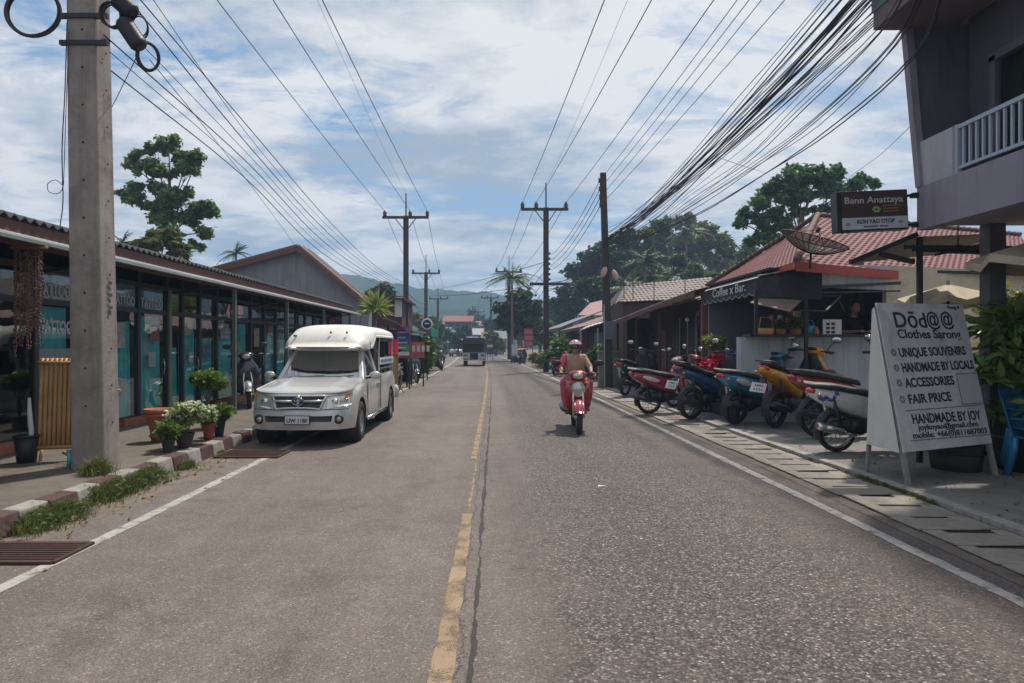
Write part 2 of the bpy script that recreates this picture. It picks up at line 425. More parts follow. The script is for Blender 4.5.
def road_material():
    m, nt, N, L, out = nodes_of('road_surface')
    p = N.new('ShaderNodeBsdfPrincipled'); L.new(p.outputs[0], out.inputs[0])
    uv = N.new('ShaderNodeUVMap'); s = N.new('ShaderNodeSeparateXYZ'); L.new(uv.outputs[0], s.inputs[0])
    V = uv.outputs[0]
    wob = noise_node(N, L, V, 1.1, 5, .65); wob2 = noise_node(N, L, V, 9, 4, .7)
    edge = mth(N, L, 'ADD', s.outputs[0], mth(N, L, 'ADD', mth(N, L, 'MULTIPLY', mth(N, L, 'SUBTRACT', wob.outputs[0], .5), .42), mth(N, L, 'MULTIPLY', mth(N, L, 'SUBTRACT', wob2.outputs[0], .5), .16)))
    coarse = ramp(N, [(.0, (0,0,0)), (1, (1,1,1))]); L.new(mth(N, L, 'MULTIPLY', mth(N, L, 'SUBTRACT', edge, .36), 3.2), coarse.inputs[0])
    # smooth old asphalt, dusty
    big = noise_node(N, L, V, .35, 6, .6); mid = noise_node(N, L, V, 3.2, 8, .7); fine = noise_node(N, L, V, 90, 4, .8)
    c1 = ramp(N, [(.32, (.108,.089,.080)), (.5, (.145,.120,.107)), (.68, (.190,.157,.140))]); L.new(mth(N, L, 'ADD', mth(N, L, 'MULTIPLY', big.outputs[0], .55), mth(N, L, 'MULTIPLY', mid.outputs[0], .45)), c1.inputs[0])
    sp1 = ramp(N, [(.34, (.42,)*3), (.5, (1,)*3), (.66, (1.42,)*3)]); L.new(fine.outputs[0], sp1.inputs[0])
    smooth = mixc(N, L, 1.0, c1.outputs[0], sp1.outputs[0], 'MULTIPLY')
    # tyre-polished streaks along the way of travel
    mpn = N.new('ShaderNodeMapping'); mpn.inputs['Scale'].default_value = (2.2,.045,1); L.new(V, mpn.inputs[0])
    st = noise_node(N, L, mpn.outputs[0], 1, 5, .6); sr = ramp(N, [(.35, (.91,)*3), (.6, (1.05,)*3)]); L.new(st.outputs[0], sr.inputs[0])
    # patches bleeding dark
    pt = noise_node(N, L, V, .9, 7, .7, .8); pr = ramp(N, [(.55, (1,)*3), (.60, (.86,.86,.87)), (.72, (.80,.80,.82))]); L.new(pt.outputs[0], pr.inputs[0])
    smooth = mixc(N, L, 1, smooth, pr.outputs[0], 'MULTIPLY')
    vg = N.new('ShaderNodeTexVoronoi'); vg.inputs['Scale'].default_value = 95; L.new(V, vg.inputs['Vector']); vgc = N.new('ShaderNodeSeparateColor'); L.new(vg.outputs['Color'], vgc.inputs[0])
    grit = ramp(N, [(.0, (.72,)*3), (.5, (1,)*3), (.88, (1.12,)*3), (.97, (1.6,1.57,1.5)), (1, (2.1,2.05,1.95))]); L.new(vgc.outputs[0], grit.inputs[0])
    smooth = mixc(N, L, 1, smooth, grit.outputs[0], 'MULTIPLY')
    oil = noise_node(N, L, V, 2.3, 6, .75, 1.2); orr = ramp(N, [(.62, (1,)*3), (.70, (.72,.71,.71))]); L.new(oil.outputs[0], orr.inputs[0])
    smooth = mixc(N, L, 1, smooth, orr.outputs[0], 'MULTIPLY')
    # coarse chip seal
    vo = N.new('ShaderNodeTexVoronoi'); vo.inputs['Scale'].default_value = 74; vo.inputs['Randomness'].default_value = 1; L.new(V, vo.inputs['Vector'])
    vc = N.new('ShaderNodeSeparateColor'); L.new(vo.outputs['Color'], vc.inputs[0])
    stone = ramp(N, [(.0, (.052,.043,.038)), (.35, (.088,.072,.064)), (.6, (.128,.105,.094)), (.85, (.182,.151,.135)), (.965, (.26,.235,.22)), (1.0, (.46,.43,.40))], 'LINEAR'); L.new(vc.outputs[0], stone.inputs[0])
    gap = ramp(N, [(.0, (1.08,)*3), (.45, (1,)*3), (.75, (.55,)*3)]); L.new(mth(N, L, 'MULTIPLY', vo.outputs['Distance'], 1.1), gap.inputs[0])
    v2 = N.new('ShaderNodeTexVoronoi'); v2.inputs['Scale'].default_value = 26; L.new(V, v2.inputs['Vector'])
    v2c = N.new('ShaderNodeSeparateColor'); L.new(v2.outputs['Color'], v2c.inputs[0])
    isb = mth(N, L, 'MULTIPLY', mth(N, L, 'GREATER_THAN', v2c.outputs[0], .86), mth(N, L, 'LESS_THAN', v2.outputs['Distance'], .26))
    chips = mixc(N, L, 1, stone.outputs[0], gap.outputs[0], 'MULTIPLY')
    chips = mixc(N, L, mth(N, L, 'MULTIPLY', isb, .45), chips, (.36,.34,.32,1))
    lg = noise_node(N, L, V, .55, 6, .62); lr = ramp(N, [(.32, (.90,)*3), (.68, (1.10,)*3)]); L.new(lg.outputs[0], lr.inputs[0])
    chips = mixc(N, L, 1, chips, lr.outputs[0], 'MULTIPLY')
    # dust gathered in the chip seal towards both margins
    dn = noise_node(N, L, V, 2.0, 7, .7)
    dd = mth(N, L, 'ADD', mth(N, L, 'MULTIPLY', mth(N, L, 'ABSOLUTE', mth(N, L, 'SUBTRACT', s.outputs[0], 1.75)), .36), mth(N, L, 'MULTIPLY', mth(N, L, 'SUBTRACT', dn.outputs[0], .5), 1.1))
    dr = ramp(N, [(.22, (0,)*3), (.66, (.8,)*3)]); L.new(dd, dr.inputs[0])
    chips = mixc(N, L, dr.outputs[0], chips, smooth)
    col = mixc(N, L, coarse.outputs[0], smooth, chips)
    col = mixc(N, L, 1, col, sr.outputs[0], 'MULTIPLY')
    # tar seam between the two lanes and a few cracks
    sw = noise_node(N, L, V, 2.5, 5, .7)
    off = mth(N, L, 'ADD', s.outputs[0], mth(N, L, 'MULTIPLY', mth(N, L, 'SUBTRACT', sw.outputs[0], .5), .07))
    seam = mth(N, L, 'LESS_THAN', mth(N, L, 'ABSOLUTE', mth(N, L, 'SUBTRACT', off, .168)), mth(N, L, 'ADD', .003, mth(N, L, 'MULTIPLY', mth(N, L, 'ABSOLUTE', mth(N, L, 'SUBTRACT', wob.outputs[0], .38)), .08)))
    ck = noise_node(N, L, V, 1.6, 9, .72); offc = mth(N, L, 'ADD', s.outputs[0], mth(N, L, 'MULTIPLY', mth(N, L, 'SUBTRACT', ck.outputs[0], .5), .34))
    crack = mth(N, L, 'LESS_THAN', mth(N, L, 'ABSOLUTE', mth(N, L, 'SUBTRACT', offc, .09)), .006)
    vk = N.new('ShaderNodeTexVoronoi'); vk.feature = 'DISTANCE_TO_EDGE'; vk.inputs['Scale'].default_value = .55
    wv = N.new('ShaderNodeVectorMath'); wv.operation = 'ADD'; L.new(V, wv.inputs[0]); wn = noise_node(N, L, V, 1.8, 7, .7); L.new(wn.outputs['Color'], wv.inputs[1]); L.new(wv.outputs[0], vk.inputs['Vector'])
    gate = noise_node(N, L, V, .6, 3, .5)
    web = mth(N, L, 'MULTIPLY', mth(N, L, 'LESS_THAN', vk.outputs[0], .0035), mth(N, L, 'GREATER_THAN', gate.outputs[0], .56))
    dk = mth(N, L, 'MINIMUM', 1.0, mth(N, L, 'ADD', mth(N, L, 'MULTIPLY', seam, .82), mth(N, L, 'ADD', mth(N, L, 'MULTIPLY', crack, .55), mth(N, L, 'MULTIPLY', web, .5))))
    col = mixc(N, L, dk, col, (.022,.021,.022,1))
    L.new(col, p.inputs['Base Color'])
    p.inputs['Roughness'].default_value = .82; p.inputs['Specular IOR Level'].default_value = .35
    h = mth(N, L, 'ADD', mth(N, L, 'MULTIPLY', fine.outputs[0], .35), mth(N, L, 'SUBTRACT', mth(N, L, 'MULTIPLY', coarse.outputs[0], mth(N, L, 'MULTIPLY', mth(N, L, 'SUBTRACT', .6, vo.outputs['Distance']), 1.5)), mth(N, L, 'MULTIPLY', dk, .8)))
    L.new(bump(N, L, h, .55, .007), p.inputs['Normal'])
    return m
def paint_mat(name, col, wear=.5, thr=.5, scale=7):
    m, nt, N, L, out = nodes_of(name)
    p = N.new('ShaderNodeBsdfPrincipled'); tr = N.new('ShaderNodeBsdfTransparent')
    uv = N.new('ShaderNodeUVMap'); V = uv.outputs[0]
    a = noise_node(N, L, V, scale, 9, .75); b = noise_node(N, L, V, 1.5, 6, .6); fine = noise_node(N, L, V, 110, 4, .8)
    c = ramp(N, [(.3, rgb(col, .62)), (.5, rgb(col, .9)), (.7, rgb(col, 1.12))]); L.new(mth(N, L, 'ADD', mth(N, L, 'MULTIPLY', fine.outputs[0], .6), mth(N, L, 'MULTIPLY', b.outputs[0], .4)), c.inputs[0])
    L.new(c.outputs[0], p.inputs['Base Color']); p.inputs['Roughness'].default_value = .75
    al = ramp(N, [(thr-.07, (1-wear,)*3), (thr+.02, (1,)*3)]); L.new(mth(N, L, 'ADD', mth(N, L, 'MULTIPLY', a.outputs[0], .6), mth(N, L, 'MULTIPLY', fine.outputs[0], .4)), al.inputs[0])
    mx = N.new('ShaderNodeMixShader'); L.new(al.outputs[0], mx.inputs[0]); L.new(tr.outputs[0], mx.inputs[1]); L.new(p.outputs[0], mx.inputs[2])
    L.new(mx.outputs[0], out.inputs[0]); return m
def ground_mat(name, lo, mid_, hi, sc=1.0, stain=.35, bmp=.4, uvs=False):
    m, nt, N, L, out = nodes_of(name)
    p = N.new('ShaderNodeBsdfPrincipled'); L.new(p.outputs[0], out.inputs[0])
    tc = N.new('ShaderNodeTexCoord'); V = tc.outputs['Object']
    a = noise_node(N, L, V, .5*sc, 9, .65, .4); b = noise_node(N, L, V, 4*sc, 8, .72); f_ = noise_node(N, L, V, 80, 4, .8)
    c = ramp(N, [(.33, lo), (.5, mid_), (.68, hi)]); L.new(mth(N, L, 'ADD', mth(N, L, 'MULTIPLY', a.outputs[0], .5), mth(N, L, 'MULTIPLY', b.outputs[0], .5)), c.inputs[0])
    g = ramp(N, [(.3, (.7,)*3), (.52, (1,)*3), (.72, (1.25,)*3)]); L.new(f_.outputs[0], g.inputs[0])
    col = mixc(N, L, 1, c.outputs[0], g.outputs[0], 'MULTIPLY')
    s_ = noise_node(N, L, V, 1.3*sc, 9, .75, 1.0); sr = ramp(N, [(.52, (1,)*3), (.7, (1-stain,)*3)]); L.new(s_.outputs[0], sr.inputs[0])
    col = mixc(N, L, 1, col, sr.outputs[0], 'MULTIPLY')
    L.new(col, p.inputs['Base Color']); p.inputs['Roughness'].default_value = .88; p.inputs['Specular IOR Level'].default_value = .3
    L.new(bump(N, L, mth(N, L, 'ADD', b.outputs[0], mth(N, L, 'MULTIPLY', f_.outputs[0], .4)), bmp, .012), p.inputs['Normal'])
    return m
BARK = M('bark', (.13,.105,.085), .9, var=.35, scale=4, bmp=.8, bscale=14)
PALMBARK = M('palm_bark', (.20,.18,.155), .9, var=.3, scale=5, bmp=.8, bscale=12)

KL = ground_mat('low_kerb_concrete', (.20,.185,.165), (.31,.29,.265), (.42,.40,.37), 4, .4)
ROAD = road_material()
WHITE = paint_mat('white_line_paint', (.42,.395,.365), .9, .475)
YEL = paint_mat('yellow_line_paint', (.32,.225,.135), .9, .495, 4)
DIRT = ground_mat('dusty_ground', (.10,.085,.065), (.16,.135,.11), (.22,.19,.155))
GUT = ground_mat('gutter_concrete', (.10,.082,.066), (.165,.138,.112), (.24,.205,.17), 1.6, .55)
PAVL = ground_mat('old_pavement_concrete', (.095,.08,.067), (.14,.12,.10), (.195,.17,.145), .9, .35)
PAVR = ground_mat('forecourt_concrete', (.15,.14,.13), (.20,.19,.175), (.26,.245,.225), .9, .3)
SLABM = ground_mat('drain_cover_concrete', (.20,.175,.15), (.29,.26,.225), (.37,.335,.29), 2.2, .4)
KW = ground_mat('kerb_white_paint', (.13,.12,.10), (.29,.275,.25), (.40,.385,.36), 3.5, .75)
KR = ground_mat('kerb_red_paint', (.13,.105,.09), (.095,.05,.046), (.11,.055,.05), 3.5, .7)
KC = ground_mat('kerb_bare_concrete', (.17,.155,.135), (.27,.25,.225), (.36,.335,.30), 4, .4)

gm = MB(); gm.quad((-900,-60,-.02),(900,-60,-.02),(900,1300,-.02),(-900,1300,-.02)); struct(gm.build('ground', DIRT, fix=False))
strip('road', lambda Y: cxr(Y)-hw(Y)-.05, lambda Y: cxr(Y)+hw(Y)+.50, -6, 320, 0, ROAD, 1.0, nx=4)
def dash(name, off, w, y0, y1, mat, z=.004, rag=.012, wf=None):
    ys = np.arange(y0, y1+.01, .12 if y1 < 45 else .6); g = random.Random(int(y0*10)); vs = []; uvs = []; fs = []
    for Y in ys:
        c = cxr(Y)+(off(Y) if callable(off) else off); ww = (wf(Y) if wf else w)
        for sg in (-1, 1):
            x = c+sg*ww/2+g.uniform(-rag, rag); vs.append((x, float(Y), z)); uvs.append((x, float(Y)))
    for j in range(len(ys)-1): fs.append((2*j, 2*j+1, 2*j+3, 2*j+2))
    me = bpy.data.meshes.new(name); me.from_pydata(vs, [], fs); me.materials.append(mat)
    ul = me.uv_layers.new(name='UVMap')
    for lp in me.loops: ul.data[lp.index].uv = uvs[lp.vertex_index]
    o = bpy.data.objects.new(name, me); COL.objects.link(o); return struct(o)
dash('centre_line', .03, .12, .5, 6.35, YEL, rag=.007, wf=lambda Y: max(.085, .145-.0105*Y))
dash('centre_line', .035, .02, 6.37, 9.28, YEL, rag=.012)
dash('centre_line', -.01, .08, 9.3, 44, YEL, rag=.006)
dash('centre_line', 0, .12, 44.6, 200, YEL, rag=.01)
dash('edge_line', lambda Y: -2.86+.0*Y, .11, -1, 44, WHITE, rag=.007)
dash('edge_line', lambda Y: -2.86, .14, 44.6, 200, WHITE)
dash('edge_line', lambda Y: hw(Y)+.20-max(0,Y-30)*.0, .11, -1, 44, WHITE, rag=.007)
dash('edge_line', lambda Y: hw(Y)+.20, .14, 44.6, 200, WHITE)
KX = -3.95
strip('gutter', lambda Y: KX-.05, lambda Y: cxr(Y)-hw(Y)-.04, -4, 30, -.002, GUT)
# ---- left kerb with its red and white blocks, slightly uneven
g = random.Random(3); y = 3.0; i = 0; kb = MB()
while y < 30:
    l = .385; t = .165+g.uniform(-.012,.012); dx = g.uniform(-.012,.012)
    mi = (0 if i % 2 else 1)
    if 7.4 < y < 8.2 and i % 2: mi = 2
    kb.add([(KX-.17+dx,y,0),(KX+.02+dx,y,-.01),(KX+.02+dx,y+l-.008,-.01),(KX-.17+dx,y+l-.008,0),(KX-.17+dx,y,t+.01),(KX-.012+dx,y,t),(KX-.012+dx,y+l-.008,t),(KX-.17+dx,y+l-.008,t+.01)],
           [(0,3,2,1),(4,5,6,7),(0,1,5,4),(1,2,6,5),(2,3,7,6),(3,0,4,7)], mi)
    y += l; i += 1
struct(kb.build('kerb', [KW, KR, KC], bev=.012))
pl = MB(); pl.box((-7.2,-4,-.01),(KX-.15,30,.172)); struct(pl.build('sidewalk', PAVL))
# ---- right: drain covers, low kerb, forecourt
def dxl(Y): return 3.52-.022*max(0,Y-8)
DXW = .70
strip('drain_channel', lambda Y: dxl(Y)-.14, lambda Y: dxl(Y)+DXW+.16, 1.5, 24, .004, GUT)
strip('drain_channel', lambda Y: dxl(Y)+.06, lambda Y: dxl(Y)+DXW-.08, 1.7, 23.5, .009, M('slot_shade_black', (.02,.017,.015), .95))  # near-black strip paints the shade seen through the cover slots
kk = MB()
for Y in np.arange(1.5, 24, .9):
    a = dxl(Y)+DXW+.04; b = dxl(Y+.9)+DXW+.04; j = rnd.uniform(-.008,.008); e = Y+.885
    kk.add([(a+j,Y,0),(a+.11+j,Y,0),(b+.11+j,e,0),(b+j,e,0),(a+j,Y,.055),(a+.11+j,Y,.06),(b+.11+j,e,.06),(b+j,e,.055)],
           [(0,3,2,1),(4,5,6,7),(0,1,5,4),(1,2,6,5),(2,3,7,6),(3,0,4,7)], 0)
struct(kk.build('low_kerb', KL, bev=.008))
protos = []
dark = M('slot_dark', (.025,.022,.02), .95)
Y = 1.7; k = 0
DG = 'concrete drain covers between the right edge line and the low kerb'
pos = ['nearest the camera','at the near end']
n_cov = 0
while Y < 23.5:
    mb = MB(); w = DXW-.03; l = .425; h = .014+rnd.uniform(-.003,.003)
    s0, s1 = w*(.22+rnd.uniform(-.04,.04)), w*(.80+rnd.uniform(-.05,.05))
    # slab with an open hand slot at its far edge
    jj = rnd.uniform(.06,.12); poly = [(0,0),(w,0),(w,l),(s1,l),(s1-.01,l-jj),(s0+.01,l-jj*.8),(s0,l),(0,l)]
    mb.prism(poly, 0, h)
    o = mb.build('drain_cover', SLABM, bev=.006)
    o.location = (dxl(Y)+rnd.uniform(-.012,.012), Y, .012); o.rotation_euler = (rnd.uniform(-.012,.012), rnd.uniform(-.012,.012), math.atan(.022 if Y > 8 else 0)+rnd.uniform(-.014,.014))
    tag(o, 'weathered concrete drain cover slab with a dark slot, in the row beside the forecourt', 'drain cover', DG)
    Y += .44
strip('forecourt', lambda Y: dxl(Y)+DXW+.14, lambda Y: 16, 1.0, 24, .045, PAVR, 2)
# rutted shoulder farther on
strip('dirt_shoulder', lambda Y: cxr(Y)-hw(Y)-3, lambda Y: cxr(Y)-hw(Y)-.04, 30, 200, -.006, DIRT, 3)
# steel drain grates
RUST = M('rusty_iron', (.07,.035,.028), .8, .3, var=.4, scale=20, bmp=.4)
for (y0, y1, x0, x1, lab) in ((4.82, 5.30, -3.9, -3.12, 'rusty slatted drain grate in the gutter, at the left edge of the photo'), (9.35, 9.95, -3.85, -2.98, 'rusty slatted drain grate in the gutter in front of the parked pickup')):
    mb = MB()
    n = 9
    for i in range(n): mb.bar((x0, y0+(y1-y0)*(i+.5)/n, .012), (x1, y0+(y1-y0)*(i+.5)/n, .012), .026, .02)
    for a, b in (((x0,y0,.012),(x1,y0,.012)),((x0,y1,.012),(x1,y1,.012)),((x0,y0,.012),(x0,y1,.012)),((x1,y0,.012),(x1,y1,.012))): mb.bar(a, b, .03, .022)
    t = thing('drain_grate', lab, 'drain grate', (0,0,0)); mb.build('grate_bars', RUST, t, fix=False)
    mp_ = MB(); mp_.box((x0,y0,-.001),(x1,y1,.002)); mp_.build('pit_shade_sheet', M('pit_shade_black', (.012,.01,.009), 1), t)  # flat black sheet paints the shade below the bars
g_ = np.random.default_rng(77); P_ = []
for i in range(420):
    y_ = g_.uniform(4,16) if i % 2 else g_.uniform(4.5,10); x_ = KX+.06+abs(g_.normal())*.28 if i % 3 else dxl(y_)+DXW+.2+abs(g_.normal())*.9
    P_.append((x_, y_, .008 if i % 3 else .055))
lo = leaf_mesh('leaf_litter', P_, .028, M_leaf('dead_leaf', (.08,.045,.02), (.26,.17,.08), 8, .1), None, 5, up=3.0, aspect=1.6); lo['kind'] = 'stuff'; tag(lo, 'dead leaves and crumbs scattered along the gutter and the forecourt', 'leaf litter')
# litter and a white scrap on the lane
for (px, py, s, c) in ((598,487,.05,(.7,.69,.66)),(66,521,.05,(.5,.28,.12)),(70,516,.045,(.45,.30,.18)),(640,540,.02,(.6,.6,.58))):
    Yd = EYE*F/(py-VY); p = at(px, py, Yd); mb = MB()
    mb.quad((0,0,.006),(s*1.8,.1*s,.012),(s*1.6,s*.8,.008),(.1*s,s*.6,.016))
    o = mb.build('paper_scrap', M('scrap%d' % px, c, .8)); o.location = p
    tag(o, {598:'white paper scrap lying on the coarse right lane', 66:'larger orange wrapper scrap in the left gutter', 70:'tan leaf scrap in the left gutter above the orange wrapper', 640:'tiny pale scrap on the near right lane'}[px], 'litter')

# ================================================================ weeds
def grass(name, label, spots, n, h, mat, seed, cat='weeds', kind=None, spread=.18):
    g = np.random.default_rng(seed); vs = []; fs = []
    for i in range(n):
        sx, sy, sz, r = spots[g.integers(len(spots))]
        a = g.uniform(0, 6.28); rr = r*abs(g.normal())*.6
        b = Vector((sx+math.cos(a)*rr, sy+math.sin(a)*rr, sz)); hh = h*g.uniform(.45,1.15)*(1-.4*min(1, rr/r))
        d = Vector((math.cos(a), math.sin(a), 0))*g.uniform(0,.7)*hh+Vector((g.normal(),g.normal(),0))*hh*.2
        w = Vector((-math.sin(a), math.cos(a), 0))*g.uniform(.0022,.005); o = len(vs)
        m_ = b+d*.4+Vector((0,0,hh*.6)); t_ = b+d+Vector((0,0,hh*(.85)))
        vs += [b-w, b+w, m_+w*.8, m_-w*.8, t_]; fs += [(o,o+1,o+2,o+3),(o+3,o+2,o+4)]
    mb = MB(); mb.add(vs, fs); o = mb.build(name, mat, fix=False)
    if not kind:
        P_ = []
        for i in range(n//4):
            sx, sy, sz, r = spots[g.integers(len(spots))]; a = g.uniform(0, 6.28); rr = r*abs(g.normal())*.55; P_.append((sx+math.cos(a)*rr, sy+math.sin(a)*rr, sz+h*g.uniform(.1,.75)*(1-.5*min(1, rr/r))))
        leaf_mesh('weed_leaves', P_, h*.13, WL, o, seed, aspect=1.9)
    tag(o, label, cat)
    if kind: o['kind'] = kind
    return o
GR = M_leaf('weed_green', (.03,.055,.012), (.19,.21,.07), 6, .35)
WL = M_leaf('weed_leaf', (.04,.08,.02), (.20,.27,.09), 9, .35)
GRD = M_leaf('weed_dry', (.07,.07,.03), (.24,.2,.09), 5, .3)
grass('weed_clump', 'low green weed clump growing at the kerb left of the big pole base', [(KX+.05,5.75,.0,.22),(KX+.0,5.95,.0,.22),(KX+.08,6.15,0,.2)], 3600, .19, GR, 1)
grass('weed_clump', 'long green weed clump over the kerb in front of the big pole', [(KX-.02,6.75+.22*i,.0,.22) for i in range(6)]+[(KX-.3,7.3,.17,.15)], 6500, .22, GR, 2)
grass('weed_clump', 'small green weed tuft at the kerb below the flower pots', [(KX+.05,8.55,0,.12),(KX+.05,8.68,0,.12)], 900, .13, GR, 3)
grass('weed_clump', 'tiny weed tuft at the kerb near the parked pickup', [(KX+.04,9.7,0,.08),(KX+.04,9.76,0,.06)], 250, .08, GR, 4)
grass('weed_clump', 'dry yellowish weed tuft beside the near drain grate', [(KX+.02,5.0,0,.16)], 500, .1, GRD, 5)
grass('weed_clump', 'green weeds along the low kerb by the white sign board', [(dxl(y_)+DXW+.0,y_,.01,.09) for y_ in np.arange(6.6,8.0,.16)], 1100, .07, GR, 6)
grass('weed_clump', 'sparse grass along the low kerb behind the white scooter', [(dxl(y_)+DXW-.0,y_,.01,.06) for y_ in np.arange(8.2,10.5,.3)], 260, .05, GRD, 7)
grass('roadside_grass', 'green grass patch beside the hedge on the far left verge', [(-4.6-.1*i,24+2.0*i,0,.5) for i in range(7)], 1500, .35, GR, 8, 'grass', 'stuff')
grass('roadside_grass', 'green grass verge under the bushes on the far right', [(at(540,368,44+2*i).x+.2,44+2*i,0,.6) for i in range(5)], 1500, .45, GR, 9, 'grass', 'stuff')
# ================================================================ LEFT SIDE
CONC = M('pole_concrete', (.27,.235,.215), .85, var=.22, streak=.5, scale=3, bmp=.6, bscale=30, dirt=.75, dirtc=(.10,.085,.08), dscale=2.6)
CONCD = M('dark_pole_concrete', (.050,.045,.042), .9, var=.25, scale=3, bmp=.4)
BLACK = M('black_rubber', (.016,.016,.018), .55, var=.2)
BLKM = M('black_metal', (.03,.032,.035), .5, .3, var=.2)
# ---- big pole
t = thing('utility_pole', 'thick square concrete utility pole on the left sidewalk carrying cable coils', 'utility pole', (-4.52,7.75,.17))
mb = MB()
mb.add([(-.20,-.15,-.3),(.17,-.15,-.3),(.17,.20,-.3),(-.20,.20,-.3),(-.31,-.12,8.5),(-.01,-.12,8.5),(-.01,.17,8.5),(-.31,.17,8.5)],
       [(0,3,2,1),(4,5,6,7),(0,1,5,4),(1,2,6,5),(2,3,7,6),(3,0,4,7)])
mb.build('shaft', CONC, t, bev=.022)
hb = MB()
for i in range(14):
    z = .5+.42*i; xs = .17-.018*z+.0
    hb.lathe([(.0,.004),(.013,.004),(.013,0)], (xs+.001, .03, z), (1,0,0), 8); hb.lathe([(.0,.004),(.012,.004),(.012,0)], (-.03-.012*z, -.149+.0035*z-.001, z+.2), (0,-1,0), 8)
hb.build('bolt_holes', M('hole_dark', (.02,.02,.02), 1), t, fix=False)
mk = MB()
for i, z in enumerate((1.72,1.79,1.86,1.93,2.0,2.07)):
    mk.box((.17-.018*z+.0, .0, z),(.17-.018*z+.004, .04+.03*(i % 2), z+.035))
mk.build('stencil_marks', M('stencil_black', (.06,.055,.05), .9), t)
bk = MB(); 
for z in (4.75, 5.05): bk.bar((-.33,-.13,z),(.2,-.13,z), .05,.05)
bk.build('bracket', BLKM, t)
def coil(label, c, r, rt, nrm, turns=4, seed=1, sx=1.0):
    g = random.Random(seed); n = Vector(nrm).normalized(); u = n.cross(Vector((0,0,1))).normalized(); w = n.cross(u); mb = MB()
    for k in range(turns):
        oo = Vector((g.uniform(-.015,.015), g.uniform(-.02,.02), g.uniform(-.015,.015))); rr = r*(1+g.uniform(-.04,.04))
        P = [Vector(c)+oo+(u*math.cos(a)*sx+w*math.sin(a))*rr for a in [2*math.pi*i/28 for i in range(29)]]
        mb.tube(P, rt, 6, cap=False)
    o = mb.build('cable_coil', BLACK, fix=False); return tag(o, label, 'cable coil', 'cable coils hanging from the wires by the big pole')
coil('large round black cable coil hanging left of the big pole', at(34,13,7.3), .27, .011, (.1,-1,.1), 5, 1)
coil('black cable coil just right of the big pole top', at(112,15,7.5), .135, .009, (.5,-1,0), 6, 2, .75)
coil('small black cable coil above the dangling one', at(141,27,7.6), .12, .008, (.9,-1,0), 3, 3, .65)
coil('small black cable coil dangling lowest right of the big pole', at(149,57,7.6), .15, .010, (.7,-1,0), 4, 4, .72)
for (a, b, lab) in (((122,20),(141,48),'black ribbed splice box hanging below the other'),((116,-2),(134,14),'black splice box at the top edge beside the pole')):
    t = thing('splice_box', lab, 'splice box', at(*a,7.5)); p = Vector((0,0,0)); q = at(*b,7.5)-at(*a,7.5); mb = MB()
    P = [p.lerp(q, k/22) for k in range(23)]; mb.tube(P, [.05,.08]+[.086+.012*(k % 2) for k in range(19)]+[.08,.05], 12); mb.build('casing', BLACK, t, fix=False)
    m2 = MB(); m2.tube([p+Vector((0,0,.02)), p+Vector((-.04,0,.2))], .01, 6); m2.build('hanger', BLKM, t, fix=False)
def wire(label, pts, r=.008, group=None, cat='cable', sub=6, name='cable', mat=None):
    pts = [Vector(p) for p in pts]; out = []
    for i in range(len(pts)-1):
        p0 = pts[max(i-1,0)]; p1 = pts[i]; p2 = pts[i+1]; p3 = pts[min(i+2, len(pts)-1)]
        if i == 0: p0 = p1*2-p2
        if i == len(pts)-2: p3 = p2*2-p1
        for k in range(sub):
            t = k/sub; out.append(.5*((2*p1)+(p2-p0)*t+(2*p0-5*p1+4*p2-p3)*t*t+(3*p1-p0-3*p2+p3)*t**3))
    out.append(pts[-1]); mb = MB(); mb.tube(out, r, 5, cap=True)
    o = mb.build(name, mat or BLACK, fix=False); return tag(o, label, cat, group)
def span(a, b, sag, n=9):
    a = Vector(a); b = Vector(b)
    return [a.lerp(b, i/n)-Vector((0,0,4*sag*(i/n)*(1-i/n))) for i in range(n+1)]
wire('thin loose cable hanging down the left face of the big pole', [at(67,22,7.55), at(65,90,7.6), at(62,150,7.6), at(63,200,7.55), at(60,226,7.9)], .006)
wire('second thin loose cable with a small loop left of the big pole', [at(69,30,7.6), at(66,110,7.6), at(64,170,7.6)]+[at(55+8*math.cos(a), 187+7*math.sin(a), 7.6) for a in (0,1.2,2.4,3.6,4.8,6.0)]+[at(62,182,7.6)], .004)
wire('thin drop wire slanting from the coils down behind the big pole', [at(141,48,7.7), at(118,95,8.2), at(104,122,9)], .005)

# ---- shop row
WOODD = M('dark_frame', (.022,.024,.027), .5, var=.3, scale=5)
TEAL = M('teal_curtain', (.09,.50,.54), .8, var=.25, scale=2)
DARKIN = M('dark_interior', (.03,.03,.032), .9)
FASC = M('brown_fascia', (.13,.055,.045), .75, var=.3, scale=3, dirt=.5)
METR = M('grey_tin_roof', (.20,.21,.22), .55, .2, var=.2, scale=2, dirt=.4)
RTILE = M('dark_fibre_roof', (.10,.10,.10), .85, var=.3, scale=3, bmp=.3)
GUTW = M('pale_gutter', (.22,.27,.265), .6, var=.15, scale=3, dirt=.4)
TERRA = M('terracotta', (.34,.125,.07), .8, var=.2, scale=9, bmp=.3)
GLS = M_glass('shop_glass', see=.93, rough=.02, ior=1.38)
WHT = M('dull_white', (.55,.55,.54), .7, var=.1)
PAPER = M('faded_paper', (.42,.47,.5), .8, var=.15, scale=14)
SX = -6.3
t = thing('shop_building', 'long dark-framed glass shop row with teal curtains and a low tin awning', 'shop building', (0,0,0))
wl = MB(); wl.box((-12,4.0,.16),(-11.8,28,3.0)); wl.box((-12,28,.1),(SX,28.15,3.05)); wl.box((-12,3.9,.1),(SX,4.0,3.0)); wl.box((-12,4,2.95),(SX,28,3.0)); wl.build('wall', DARKIN, t)
